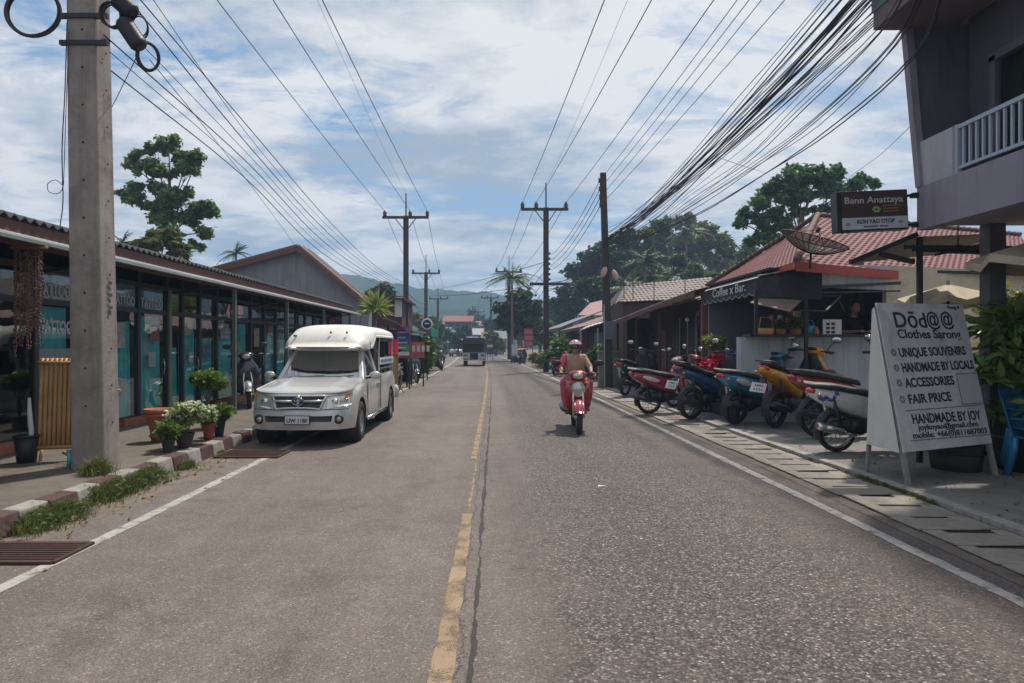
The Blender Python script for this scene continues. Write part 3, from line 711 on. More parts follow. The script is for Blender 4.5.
for (a, b) in ((4.0,9.0),(11.4,13.2),(15.3,17.4),(19,28)):
    s_ = MB(); s_.box((SX-.25,a,.17),(SX+.12,b,.30)); s_.build('doorstep', TERRA, t)
fl_ = MB(); fl_.box((-11.8,4,.16),(SX-.25,28,.2)); fl_.build('inner_floor', PAVL, t)
rf = MB()  # corrugated main roof
def roofp(u, v): # u along street, v up slope
    y = 3.6+u*24.8; x = -5.85-v*5.2; return (x, y, 3.13+v*1.25+.028*math.sin(y*2*math.pi/.18))
rf.grid(roofp, 700, 2, thick=.02); rf.build('roof', RTILE, t, fix=False)
fb = MB(); fb.box((-5.93,3.7,2.78),(-5.89,28.3,3.08)); fb.build('fascia', FASC, t)
aw = MB()
def awp(u, v):
    y = 3.6+u*24.8; x = -5.28-v*.66; return (x, y, 2.74+v*.20+.012*math.sin(y*2*math.pi/.12))
aw.grid(awp, 820, 2, thick=.01); aw.build('awning', METR, t, fix=False)
gt = MB(); gt.box((-5.305,3.6,2.715),(-5.26,28.4,2.752)); gt.build('gutter', GUTW, t)
for y in (9.15, 11.1, 14.05, 17.6, 21.4, 25.2):
    p_ = MB(); p_.bar((-5.36,y,.17),(-5.36,y,2.7), .07,.07); 
    if y > 12: p_.build('post', M('green_grey_post', (.10,.12,.10), .7, dirt=.4), t)
for y in (9.4, 13.25, 17.6, 21.4, 25.2):
    b_ = MB(); b_.bar((-5.35,y,2.68),(SX,y,2.55), .04,.04); b_.build('rafter', WOODD, t)
ys = [4.0,5.2,6.4,7.6,8.45,9.35,10.25,11.15,12.05,13.1,13.75,14.55,15.45,16.6,17.6,18.6,19.6,20.6,21.6,22.6,23.7,24.8,25.9,27.0,28.0]
fr = MB()
for y in ys: fr.box((SX-.05,y-.045,.2),(SX+.03,y+.045,2.95))
for z in (.28,2.16,2.62,2.93): fr.box((SX-.045,4,z-.04),(SX+.025,28,z+.04))
fr.build('window_frames', WOODD, t)
gp_ = MB(); gp_.box((SX-.06,13.1,.2),(SX+.06,13.2,2.6)); gp_.build('door_post', M('sage_post', (.16,.20,.15), .7, dirt=.4), t)
for i in range(len(ys)-1):
    a, b = ys[i]+.045, ys[i+1]-.045
    if b < 5: continue
    g_ = MB(); g_.box((SX-.012,a,.32),(SX-.006,b,2.12)); g_.box((SX-.012,a,2.2),(SX-.006,b,2.58)); g_.build('window_pane', GLS, t)
    if not (7.6 < a < 9.3) and i not in (14, 18):
        zt_ = (2.1,1.7,1.95,2.08,1.5)[i % 5]
        c_ = MB(); c_.grid(lambda u, v, a=a, b=b, zt_=zt_: (SX-.11+.025*math.sin(u*34+v*1.5)+.012*math.sin(u*11+i), a+u*(b-a), .3+v*(zt_-.3)), 46, 4); c_.build('curtain', TEAL, t, fix=False)
# reading on the glass
RY = Matrix(((0,0,1),(1,0,0),(0,1,0)))   # text faces +X, runs along +Y
for (y, z, w, s) in ((9.44,1.72,.74,.26),(9.42,2.25,.70,.24),(11.25,2.24,.7,.22),(12.15,2.24,.8,.22)):
    text_part('lettering', 'TATTOO', s, PAPER, t, (SX+.0,y,z), RY, w, .006)
pb = MB(); pb.box((SX-.03,9.4,2.2),(SX-.02,10.2,2.58)); pb.box((SX-.03,11.2,2.2),(SX-.02,12.0,2.58)); pb.box((SX-.03,12.1,2.2),(SX-.02,13.0,2.58)); pb.build('poster_backing', M('poster_blue', (.12,.20,.25), .7, var=.4, scale=7), t)
pp = MB(); pp.box((SX-.02,9.4,1.34),(SX-.012,10.2,1.5)); pp.box((SX-.02,12.45,1.15),(SX-.012,12.7,1.42)); pp.box((SX-.02,14.1,1.2),(SX-.012,14.3,1.4)); pp.build('paper_notice', PAPER, t)
g = random.Random(31)
for k, (y, z, w_, h_, c_) in enumerate(((11.35,1.5,.3,.42,(.5,.48,.42)),(12.5,1.62,.35,.25,(.35,.12,.1)),(13.9,1.75,.3,.4,(.45,.42,.3)),(14.75,1.3,.42,.3,(.12,.2,.35)),(15.7,1.7,.5,.35,(.4,.4,.4)),(17.9,1.5,.4,.5,(.45,.4,.3)),(19.0,1.8,.4,.3,(.35,.1,.12)),(20.0,1.3,.5,.4,(.3,.38,.4)),(11.3,.75,.4,.25,(.4,.4,.38)))):
    pp = MB(); pp.box((SX-.02,y,z),(SX-.013,y+w_,z+h_)); pp.build('window_poster', M('poster%d' % k, c_, .8, var=.5, scale=9), t)
for y in (11.25, 12.98, 14.45, 16.5, 18.5):
    hd = MB(); hd.tube([(SX+.05,y-.09,1.0),(SX+.07,y-.09,1.15),(SX+.05,y-.09,1.3)], .012, 6); hd.build('door_handle', M('handle_steel', (.4,.4,.4), .3, .8), t, fix=False)
# far end: warm wall with a red door hanging
rw = MB(); rw.box((SX-.02,25.95,.3),(SX-.0,26.95,2.55)); rw.build('rusty_panel', M('rust_orange', (.32,.11,.06), .8, var=.35, scale=4), t)
# ---- shelf with goods in the near left window, bead curtain, bamboo board
BAM = M('bamboo', (.42,.24,.095), .5, var=.25, scale=5)
t = thing('bamboo_board', 'slatted bamboo board leaning upright beside the big pole', 'bamboo board', (-5.19,8.12,.172), R(14))
for i in range(9):
    mb = MB(); x = -.20+.05*i+.0
    mb.tube([(x,.0,.14+.0),(x,.03,.5),(x,.06,.9),(x+.0,.09,1.22)], [.025,.0245,.0245,.024], 8); mb.build('bamboo_cane', BAM, t, fix=False)
for a_, z_ in ((-.03,.17),(.05,1.17)): mb = MB(); mb.tube([(-.23,a_,z_),(.23,a_,z_)], .018, 7); mb.build('cross_rail', BAM, t, fix=False)
for x in (-.2,.2):
    m2 = MB(); m2.tube([(x,.02,0),(x,.08,.16)], .018, 6); m2.build('leg', BAM, t, fix=False)
t = thing('bead_curtain', 'long brown shell bead curtain hanging under the awning at far left', 'bead curtain', at(29,250,8.0))
g = random.Random(5)
for k in range(25):
    mb = MB()
    x = -.17+.32*k/24+g.uniform(-.012,.012); yy = g.uniform(-.06,.06); z = 0; zend = -g.uniform(.9,1.26)
    while z > zend:
        mb.ell((x+g.uniform(-.014,.014), yy, z), (g.uniform(.008,.017),.01,g.uniform(.010,.02)), 0, 5, m=4); z -= g.uniform(.028,.05)
    mb.tube([(x,yy,.03),(x,yy,zend)], .003, 3); mb.build('bead_string', M('shell_beads', (.17,.10,.075), .5, var=.6, scale=30), t, fix=False)
m2 = MB(); m2.tube([(-.22,0,.03),(.22,0,.03)], .015, 6); m2.build('hanging_rod', BAM, t, fix=False)
t = thing('display_shelf', 'bamboo display shelf with folded goods inside the leftmost shop window', 'shelf', (-6.9,8.35,.2))
mb = MB()
for z in (.35,.75,1.05): mb.box((-.3,-.35,z),(.2,.35,z+.03))
mb.build('shelf_board', BAM, t)
for (x,y) in ((.2,-.35),(.2,.35),(-.3,.35),(-.3,-.35)):
    m2 = MB(); m2.tube([(x,y,0),(x,y,1.25)], .02, 6); m2.build('leg', BAM, t, fix=False)
for k, c in enumerate(((.45,.45,.42),(.1,.13,.2),(.35,.1,.09))):
    mb = MB()
    for q in range(4): mb.box((-.2,-.3,.0+.035*q),(.15,.05,.03+.035*q))
    o = mb.build('folded_cloth', M('cloth%d' % k, c, .9), bev=.008); o.location = (-6.9,8.35+.28*(k % 2),.2+(.38,.78,1.08)[k])
    tag(o, ('pale','dark blue','red')[k]+' folded cloth stack on the display shelf behind the left window', 'cloth')
# orchid-like hanging wood / bin
t = thing('waste_bin', 'black bin standing between the bead curtain and the bamboo board', 'bin', (-5.50,8.02,.172)); mb = MB()
mb.lathe([(.0,.0),(.10,0),(.13,.30),(.125,.30),(.1,.02)], n=16); mb.build('bucket', BLACK, t, fix=False); m2 = MB(); m2.lathe([(.125,.3),(.14,.3),(.14,.325),(.125,.325)], n=16); m2.build('rim', BLKM, t, fix=False)
o = MB().tube([(0,0,0),(.01,0,.2),(-.01,0,.4),(-.03,.02,.58)], [.022,.028,.026,.016], 8).build('white_cloth_strip', WHT, fix=False); o.location = (-5.44,8.0,.35); tag(o, 'rolled white cloth standing in the black bin', 'cloth')
# cable heap at the pole's foot
o = MB().tube([Vector((.10*math.cos(a)*(1-.02*a), .05*math.sin(a)+.02*a, .02+.13*abs(math.sin(a*.5)))) for a in np.arange(0,11,.5)], .012, 6).build('wire_loop', BLKM, fix=False); o.location = (-4.83,7.72,.175); tag(o, 'small dark wire loop lying at the foot of the big pole', 'wire')
o = MB().tube([(0,0,0),(.02,.0,.12),(-.02,.02,.2)], [.02,.03,.015], 7).build('plastic_bottle', M('bottle_teal', (.08,.3,.32), .3), fix=False); o.location = (-4.76,7.62,.175); tag(o, 'small teal plastic bottle at the foot of the big pole', 'bottle')
# bamboo rod poking out right of the pole
o = MB().tube([(-5.0,8.3,1.0),(-4.55,8.3,1.0)], .016, 7).build('bamboo_rod', BAM, fix=False); o.location = (0,0,.0); tag(o, 'short horizontal bamboo rod sticking out behind the big pole', 'rod')

# ---- pots
LEAFP = M_leaf('pot_leaf', (.03,.07,.015), (.22,.32,.07), 6, .3)
FLOW = M_leaf('cream_petals', (.45,.47,.28), (.85,.85,.68), 6, .3)
def pot(label, loc, r, h, mat, cat='plant pot', taper=.62, rim=True, name='plant_pot'):
    t = thing(name, label, cat, loc); mb = MB()
    mb.lathe([(0,0),(r*taper,0),(r*(taper+.1),h*.35),(r*.93,h*.86),(r*1.0,h*.88),(r*1.02,h),(r*.88,h),(r*.84,h*.9),(0,h*.88)], n=20); mb.build('pot', mat, t, fix=False)
    s_ = MB(); s_.lathe([(r*.86,h*.90),(0,h*.93)], n=16); s_.build('soil', M('soil', (.06,.045,.03), .95), t, fix=False)
    return t
kz = .172
t = pot('large ribbed terracotta urn standing on the sidewalk behind the white flowers', (-4.80,9.75,kz), .20, .47, TERRA, taper=.48)
m2 = MB(); m2.lathe([(.19,.36),(.212,.37),(.212,.39),(.19,.40)], n=20); m2.build('moulded_band', TERRA, t, fix=False)
m2 = MB(); m2.lathe([(.10,.06),(.125,.07),(.125,.10),(.10,.11)], n=20); m2.build('foot_ring', TERRA, t, fix=False)
t = pot('white-flowering shrub in a low dark pot on the kerb', (-4.16,9.15,kz), .13, .2, M('dark_clay', (.05,.045,.04), .8))
cl = [(0,0,.44,.19),(.1,.05,.5,.14),(-.1,-.02,.36,.15),(.0,.25,.42,.17),(.1,.45,.4,.15),(-.05,-.22,.28,.13)]
leaf_mesh('leaves', clump_pts(cl, 1900, 3, .2), .04, LEAFP, t, 3)
leaf_mesh('flowers', clump_pts(cl[:5], 1100, 4, .85)+np.array([0,0,.02]), .045, FLOW, t, 4, aspect=1.0)
mb = MB(); g = random.Random(1)
for k in range(9): mb.tube([(0,0,.15),(g.uniform(-.05,.05),g.uniform(-.1,.3),.3),(g.uniform(-.12,.12),g.uniform(-.25,.45),.45)], .006, 4)
mb.build('stems', BARK, t, fix=False)
t = pot('small green plant in a dark pot beside the white-flowering shrub', (-4.2,8.78,kz), .09, .17, M('dark_clay2', (.045,.05,.05), .8)); leaf_mesh('leaves', clump_pts([(0,0,.28,.15)], 350, 5, .2), .045, LEAFP, t, 5)
t = pot('small green plant in a red clay pot on the kerb', (-4.17,9.95,kz), .1, .24, M('red_clay', (.30,.07,.045), .8)); leaf_mesh('leaves', clump_pts([(0,0,.32,.13)], 320, 6, .2), .045, LEAFP, t, 6)
t = pot('small green plant in a tall black pot right of the red clay pot', (-4.18,10.35,kz), .1, .26, M('black_pot', (.03,.03,.032), .6)); leaf_mesh('leaves', clump_pts([(.05,0,.36,.16)], 400, 7, .2), .05, LEAFP, t, 7)
t = pot('round-crowned small tree in a low pot before the glass shop front', (-4.75,11.3,kz), .15, .22, M('grey_pot', (.2,.19,.18), .8))
leaf_mesh('crown', clump_pts([(0,0,.78,.18),(.16,0,.74,.14),(-.16,0,.82,.14),(0,.1,.86,.13)], 1400, 8, .6), .05, LEAFP, t, 8)
mb = MB()
for k in range(5): a = k*1.26; mb.tube([(0,0,.18),(.02*math.cos(a),.02*math.sin(a),.45),(.12*math.cos(a),.12*math.sin(a),.72)], [.014,.01,.006], 5)
mb.build('stems', BARK, t, fix=False)
# dracaena on the awning end
DR = M_leaf('dracaena_leaf', (.08,.14,.03), (.45,.5,.16), 3, .3)
t = pot('spiky yellow-green dracaena rising behind the pickup canopy', (at(375,330,20).x,20,.17), .22, .45, TERRA); g = random.Random(9); pts = []; dirs = []
mb = MB(); mb.tube([(0,0,.3),(0,0,1.4),(.02,0,2.35)], [.05,.04,.035], 6); mb.build('stem', BARK, t, fix=False)
for k in range(120):
    a = g.uniform(0,6.28); e = g.uniform(-.5,1.4); d = Vector((math.cos(a)*math.cos(e), math.sin(a)*math.cos(e), math.sin(e))); pts.append(Vector((0,0,2.45))+d*.3); dirs.append(d*3)
leaf_mesh('leaves', pts, .075, DR, t, 2, aspect=7.5, dirs=dirs)

# ---- gabled house behind
GREYW = M('grey_gable_wall', (.24,.24,.26), .85, var=.1, scale=1.5, streak=.5, dirt=.25, dirtc=(.14,.13,.13))
BROOF = M('brown_tile_roof', (.16,.115,.10), .85, var=.3, scale=6, bmp=.5, bscale=12)
t = thing('gabled_house', 'grey gabled house with brown roof rising behind the shop row', 'house', (0,0,0))
A = Vector((-5.45,30,3.2)); P = Vector((-8.68,30,5.9)); Lf = Vector((-14.5,30,4.35)); D = Vector((0,2.6,0))
mb = MB(); mb.prism([(A.x-.5,0),(A.x-.5,A.z+.25),(P.x,P.z-.18),(Lf.x,Lf.z-.1),(Lf.x,0)], 30.35, 33, f=lambda a,b,z: (a,z,b)); mb.build('wall', GREYW, t)
mb = MB(); mb.slab([A,A+D,P+D,P], .09); mb.slab([P,P+D,Lf+D,Lf], .09); mb.build('roof', BROOF, t)
mb = MB(); mb.slab([A-Vector((0,.03,.22)),A-Vector((0,.03,0)),P-Vector((0,.03,0)),P-Vector((0,.03,.24))], .035); mb.slab([P-Vector((0,.03,.24)),P-Vector((0,.03,0)),Lf-Vector((0,.03,0)),Lf-Vector((0,.03,.24))], .035); mb.build('bargeboard', FASC, t)
mb = MB(); mb.box((-14,30.05,3.0),(P.x,30.32,3.1)); mb.build('soffit', FASC, t)
for k in range(1,3): 
    m2 = MB(); m2.tube([A+D*k/3+Vector((0,0,.1)), P+D*k/3+Vector((0,0,.1))], .05, 6); m2.build('roof_batten', BROOF, t, fix=False)

# ---- signs and bits down the left verge
REDW = M('red_sign_paint', (.24,.035,.045), .5, var=.2)
MARO = M('maroon_wall', (.075,.02,.026), .8)
t = thing('maroon_shopfront', 'narrow maroon shopfront with a white hanging panel beyond the gabled house', 'shop building', (0,0,0))
Y_ = 40; a = at(390,290,Y_); b = at(408,345,Y_); mb = MB(); mb.box((a.x-3,Y_,0),(b.x-.35,Y_+5,at(0,296,Y_).z)); mb.build('wall', MARO, t)
mb = MB(); mb.slab([(a.x-3.2,Y_-.6,at(0,294,Y_).z+.1),(b.x-.1,Y_-.6,at(0,301,Y_).z),(b.x-.1,Y_+5,at(0,301,Y_).z),(a.x-3.2,Y_+5,at(0,294,Y_).z+.1)], .1); mb.build('roof', MARO, t)
mb = MB(); mb.box((at(395,0,Y_).x,Y_-.1,at(0,317,Y_).z),(at(402,0,Y_).x,Y_-.02,at(0,297,Y_).z)); mb.build('white_panel', WHT, t)
t = thing('tin_awning', 'curved pale tin awning over the left verge beyond the pickup', 'awning', (0,0,0)); Y_ = 25
mb = MB(); mb.grid(lambda u, v: tuple(at(382+u*28, 318+u*u*16, Y_-1.5+v*4)), 8, 3, thick=.03); mb.build('sheet', METR, t, fix=False)
for px in (388,407):
    m2 = MB(); q = at(px, 326, Y_); m2.tube([(q.x,Y_,0),(q.x,Y_,q.z-.02)], .035, 6); m2.build('post', BLKM, t, fix=False)
t = thing('dark_shack', 'dark low roofed shack behind the banner signs on the left verge', 'shack', (0,0,0)); Y_ = 28
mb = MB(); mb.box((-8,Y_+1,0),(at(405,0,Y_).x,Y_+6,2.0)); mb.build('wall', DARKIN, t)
mb = MB(); mb.slab([(-8.2,Y_,2.5),(at(412,0,Y_).x,Y_,2.1),(at(412,0,Y_).x,Y_+6,2.1),(-8.2,Y_+6,2.5)], .08); mb.build('roof', METR, t)
def board(name, label, cat, px0, px1, py0, py1, Y, mats, bands, gz=0.0, thick=.05, posts=True, txt=None, group=None):
    a = at(px0, py1, Y); b = at(px1, py0, Y); w = b.x-a.x; h = b.z-a.z
    t = thing(name, label, cat, (a.x,Y,gz), 0, group); z0 = a.z-gz
    mb = MB(); mb.box((0,0,z0),(w,thick,z0+h)); mb.build('panel', mats[0], t)
    for k, (f0, f1, m_) in enumerate(bands):
        m2 = MB(); m2.box((w*.05,-.012,z0+h*f0),(w*.95,-.003,z0+h*f1)); m2.build('printed_band', m_, t)
    if posts:
        for x in (w*.06, w*.94):
            m2 = MB(); m2.bar((x,thick+.03,0),(x,thick+.03,z0+h*.9), .05,.05); m2.build('post', BLKM, t)
    return t, w, h, z0
BLU = M('banner_blue', (.05,.09,.35), .6, var=.3, scale=5); GRNB = M('banner_green', (.05,.25,.16), .6, var=.3); PUR = M('banner_purple', (.20,.08,.28), .6, var=.3); PINK = M('pink_sign', (.42,.12,.13), .6, var=.3, scale=8)
t, w, h, z0 = board('banner_sign', 'tall red banner sign with blue and green printed bands on the left verge', 'sign', 396,410,326,358,24, [REDW], [(.08,.2,WHT),(.22,.42,GRNB),(.45,.75,BLU),(.78,.93,PUR)])
for k in range(4):
    m2 = MB(); m2.box((w*.15,-.02,z0+h*(.30+.16*k)),(w*(.7+.1*(k % 2)),-.014,z0+h*(.34+.16*k))); m2.build('text_line', WHT, t)
t, w, h, z0 = board('shop_sign', 'wide faded red sign board right of the tall banner sign', 'sign', 410.5,424,342,358,25.5, [PINK], [(.1,.9,PINK)])
for k in range(4):
    m2 = MB(); m2.box((w*.12+.18*k,-.024,z0+h*.4),(w*.12+.18*k+.11,-.014,z0+h*.78)); m2.build('text_block', WHT, t)
t, w, h, z0 = board('street_sign', 'small green sign farther down the left side', 'sign', 431,438,329,337,60, [M('green_sign', (.02,.30,.18), .5)], [])
c = at(427,324,30); t = thing('round_sign', 'round navy blue sign with a pale rim on a post', 'sign', (c.x,30,0)); mb = MB()
mb.lathe([(0,-.03),(.19,-.03),(.19,.03),(0,.03)], (0,0,c.z), (0,1,0), 24); mb.build('disc', M('navy', (.015,.03,.12), .5), t, fix=False)
mb = MB(); mb.lathe([(.185,-.045),(.25,-.045),(.25,.045),(.185,.045),(.185,-.045)], (0,0,c.z), (0,1,0), 24); mb.build('rim', WHT, t, fix=False)
mb = MB(); mb.bar((-.1,-.04,c.z+.02),(.1,-.04,c.z+.02), .02,.05); mb.build('symbol', WHT, t); mb = MB(); mb.tube([(0,.06,0),(0,.06,c.z)], .03, 6); mb.build('post', BLKM, t, fix=False)
# pink cloth on a stand and tan wrap behind the pickup
c = at(393,345,19); t = thing('cloth_stand', 'bright pink cloth and tan wrap hung on a stand behind the pickup', 'cloth stand', (c.x,19,0)); mb = MB()
mb.grid(lambda u, v: (-.16+.3*u, .03*math.sin(u*14), c.z+.2-v*.42-.05*math.sin(u*3)), 14, 5, thick=(0,.02,0)); mb.build('pink_cloth', M('hot_pink', (.75,.04,.14), .8), t, fix=False)
mb = MB(); mb.grid(lambda u, v: (-.1+.24*u, .04+.03*math.sin(u*10), c.z-.25-v*.85), 14, 5, thick=(0,.02,0)); mb.build('tan_wrap', M('tan_cloth', (.38,.24,.13), .85), t, fix=False)
mb = MB(); mb.tube([(0,.06,0),(0,.06,c.z+.25)], .025, 6); mb.build('pole', BLKM, t, fix=False)
c = at(402,392,20.5); t = thing('jerry_can', 'white plastic jug on the verge behind the pickup', 'jug', (c.x-.25,20.5,0)); mb = MB(); mb.lathe([(0,0),(.14,0),(.15,.25),(.12,.34),(.04,.38),(.04,.42),(0,.42)], n=14); mb.build('body', WHT, t, fix=False)
m2 = MB(); m2.lathe([(0,.46),(.045,.46),(.045,.42),(0,.42)], n=10); m2.build('cap', REDW, t, fix=False)

# hedge on the left verge
HED = M_leaf('hedge_leaf', (.02,.05,.012), (.13,.22,.05), 1.2, .25)
def bush(label, base, clumps, n, sz, mat, seed, name='bush', cat='bush', group=None):
    t = thing(name, label, cat, base, 0, group); g = random.Random(seed)
    mb = MB()
    for c in clumps:
        for q in range(2): mb.tube([(c[0]*.3+g.uniform(-.1,.1), c[1]*.3, 0),(c[0]*.7+g.uniform(-.1,.1), c[1]*.7, c[2]*.6),(c[0],c[1],c[2]+c[3]*.4)], [.03,.02,.008], 4)
    mb.build('stems', BARK, t, fix=False); leaf_mesh('leaves', clump_pts(clumps, n, seed, .35), sz, mat, t, seed); return t
b0 = at(436,365,40)
bush('long bright green hedge along the left verge beyond the banner signs', (b0.x-.3,38,0), [(-.75+.05*i, -7+1.9*i, .75+.22*(i % 2), .8) for i in range(7)], 7000, .16, HED, 11, 'hedge', 'hedge')
bush('tall dark green bush between the round sign and the hedge', (at(424,350,33).x-.2,33,0), [(0,0,.8,.7),(.2,.4,1.5,.6),(-.4,.3,1.2,.6)], 2200, .13, HED, 12)
# ================================================================ VEHICLES
def carpaint(name, col, metal=.35, rough=.32): return M(name, col, rough, metal, var=.05, scale=2, coat=.5, dirt=.25, dirtc=(.2,.17,.14), dscale=3)
SILV = carpaint('champagne_paint', (.56,.56,.55), .35, .33)
CANOP = M('white_canopy', (.66,.65,.61), .45, var=.06, scale=3, dirt=.3, dirtc=(.4,.37,.33))
CHR = M('chrome', (.62,.62,.62), .18, 1.0, var=.05)
BPL = M('black_plastic', (.022,.022,.024), .5, var=.15)
TYRE = M('tyre_rubber', (.022,.021,.020), .85, var=.25, scale=12, dirt=.3, dirtc=(.10,.085,.07))
WG = M('car_glass', (.15,.155,.19), .08, 0, var=.1, coat=.6)  # base colour lightened to carry a pale reflection in the glass
LENS = M('headlight_lens', (.50,.52,.48), .12, .4, var=.25, scale=12, coat=.8)
AMB = M('amber_lens', (.6,.22,.06), .2, coat=.6)
REDL = M('red_lens', (.40,.015,.015), .2, coat=.7, var=.1)
ALLOY = M('alloy', (.42,.42,.42), .35, .8, var=.1, dirt=.4)
def wheel(parent, c, r, w, n='wheel', spokes=6, side=1):
    """wheel rolling about X; side=+1 shows its face to +X"""
    e = MB(); e.lathe([(r*.60,-w/2),(r*.80,-w/2),(r*.96,-w*.40),(r,-w*.22),(r,w*.22),(r*.96,w*.40),(r*.80,w/2),(r*.60,w/2),(r*.6,-w/2)], (0,0,0), (1,0,0), 28)
    o = e.build(n, TYRE, parent, fix=False); o.location = c
    m = MB(); m.lathe([(r*.62,-w*.42),(r*.62,w*.42),(r*.57,w*.44),(r*.54,w*.2),(r*.54,-w*.2),(r*.57,-w*.44),(r*.62,-w*.42)], (0,0,0), (1,0,0), 24)
    m.lathe([(0,w*.36*side),(r*.17,w*.34*side),(r*.19,w*.2*side),(0,w*.18*side)], (0,0,0), (1,0,0), 14)
    for k in range(spokes):
        a = 2*math.pi*k/spokes; m.bar((w*.26*side,0,0),(w*.32*side,math.cos(a)*r*.57,math.sin(a)*r*.57), .045,.02, up=(1,0,0))
    rm = m.build('rim', ALLOY, o, fix=False)
    d = MB(); d.lathe([(0,0),(r*.5,0),(r*.5,-.02*side),(0,-.02*side)], (0,0,0), (1,0,0), 20); d.build('brake_disc', BPL, o, fix=False)
    return o
SCR = M_glass('windscreen_glass', see=.72, rough=.05, base=.42)
def pickup():
    t = thing('pickup_truck', 'champagne silver pickup truck with a white passenger canopy, parked at the left kerb', 'pickup truck', (-2.96,11.1,0))
    AX2 = 3.1; HWd = .80
    per = [(0,-.83),(.16,-.828),(.32,-.815),(.46,-.79),(.58,-.75),(.67,-.69),(.73,-.62),(.77,-.53),(.79,-.44)] + [(HWd, y) for y in np.arange(-.38, 3.66, .05)] + [(.785,3.7),(.74,3.73),(.5,3.735),(0,3.735)]
    def top(x, y):
        if y < -.4: return .80+.08*min(1,(y+.83)/.4)
        if y < .55: return .88+.10*((y+.4)/.95)
        return .98+.03*min(1,(y-.55)/1.5)
    def bot(x, y):
        if abs(x) < .6 and y < 0: return .27
        for c in (0, AX2):
            if abs(y-c) < .41: return .30+math.sqrt(.41**2-(y-c)**2)*1.0
        return .27 if y < -.38 else .31
    vs = []; fs = []; NZ = 9
    full = [(-x,y) for x,y in per[::-1] if x > 0][0:] ; full = [(-x,y) for x,y in per[::-1]] + per[1:]
    full = full[:-1] if full[0] == full[-1] else full
    # start at rear centre left, go round the nose, to rear centre right
    for (x,y) in full:
        zb, zt = bot(x,y), top(x,y)
        for k in range(NZ+1):
            s = k/NZ; z = zb+(zt-zb)*s
            ins = .055*max(0,(s-.62)/.38)**1.6 + .03*(1-min(1,s/.3))
            for c in (0, AX2):   # flared arches
                dd = math.hypot(y-c, z-.30)
                if dd < .56 and abs(x) > .7: ins -= .028*max(0,1-(dd-.41)/.15)
            nz = 0
            if y < -.5: nz = .13*max(0,(z-.58)/.3)**1.3*min(1,(-.5-y)/.3+.3) - .035*math.exp(-((z-.42)/.14)**2)
            sg = 1 if x > 0 else (-1 if x < 0 else 0)
            vs.append((x - sg*ins if abs(x) > .6 else x*(1-ins), y+nz, z))
    w = NZ+1
    for i in range(len(full)-1):
        for k in range(NZ): fs.append((i*w+k, (i+1)*w+k, (i+1)*w+k+1, i*w+k+1))
    b = MB(); b.add(vs, fs, 0, True)
    b.build('body', SILV, t)
    # bonnet
    def hood(u, v):
        e = .755; x = (u*2-1)*e; yn = float(np.interp(abs(x), [p[0] for p in per[:10]], [p[1] for p in per[:10]]))+.085; y = yn+v*(.60-yn)
        base = top(x, y)-.004; ridge = .05*(1-(abs(x)/e)**2.4)
        return (x, y, base+ridge*min(1,.12+(y-yn)*1.6)+.018*math.exp(-((abs(x)-.42)/.06)**2)*min(1,max(0,(y+.6)*2)))
    hb = MB(); hb.grid(hood, 28, 16, thick=.015); hb.build('bonnet', SILV, t, fix=False)
    # bed walls inner / floor of the bed
    bd = MB(); bd.box((-.74,1.85,.45),(.74,3.70,.52)); bd.build('bed_floor', BPL, t)
    un = MB(); un.box((-.60,-.5,.24),(.60,3.6,.40)); un.box((-.76,-.36,.40),(-.60,.6,.80)); un.box((.60,-.36,.40),(.76,.6,.80)) if False else None; un.build('chassis', BPL, t)
    # wheel wells
    for y in (0, AX2):
        for s in (-1,1):
            m = MB(); m.lathe([(.41,.0),(.41,.26)], (s*.78 if s < 0 else .52,y,.31), (1,0,0), 20); m.build('wheel_well', BPL, t, fix=False)
            wheel(t, (s*.70,y,.325), .325, .21, 'wheel', 6, s)
    for s in (-1,1):
        m = MB(); m.box((s*.70-.09,AX2+.44,.12),(s*.70+.09,AX2+.455,.42)); m.build('mud_flap', BPL, t)
        m = MB(); m.tube([(s*.76,.55,.29),(s*.77,2.5,.29)], .03, 6); m.build('side_step', CHR, t, fix=False)
    # cab
    cb_ = [(.735,.46,.98),(.745,1.75,1.01)]; ct = [(.59,1.02,1.49),(.60,1.72,1.50)]
    B = [Vector(( .735,.48,.975)), Vector((-.735,.48,.975)), Vector((-.745,1.78,1.0)), Vector((.745,1.78,1.0))]
    T = [Vector(( .59,1.04,1.49)), Vector((-.59,1.04,1.49)), Vector((-.60,1.74,1.50)), Vector((.60,1.74,1.50))]
    def wallp(m, quad, holes, dpt):
        pass
    c = MB()
    def frame(b0, b1, t1, t0, wd, m, n):
        """pillar frame of a window opening b0-b1-t1-t0"""
        def P(u, v): return b0.lerp(b1,u).lerp(t0.lerp(t1,u), v)
        for (u0,u1,v0,v1) in ((0,1,0,wd[0]),(0,1,1-wd[1],1),(0,wd[2],wd[0],1-wd[1]),(1-wd[3],1,wd[0],1-wd[1])):
            q = [P(u0,v0),P(u1,v0),P(u1,v1),P(u0,v1)]; m.add(q+[x-n*.04 for x in q], [(0,1,2,3),(7,6,5,4),(0,4,5,1),(1,5,6,2),(2,6,7,3),(3,7,4,0)])
        return [P(wd[2],wd[0]),P(1-wd[3],wd[0]),P(1-wd[3],1-wd[1]),P(wd[2],1-wd[1])]
    panes = []
    fn = (B[0]-B[1]).cross(T[1]-B[1]).normalized()*-1
    if fn.y > 0: fn = -fn
    panes.append(('windscreen', frame(B[1],B[0],T[0],T[1],(.05,.06,.055,.055), c, fn), fn))
    for s, (i, j) in ((1,(0,3)),(-1,(1,2))):
        n_ = Vector((s,0,.3)).normalized(); panes.append(('side_window', frame(B[i],B[j],T[j],T[i],(.06,.10,.22,.10), c, n_), n_))
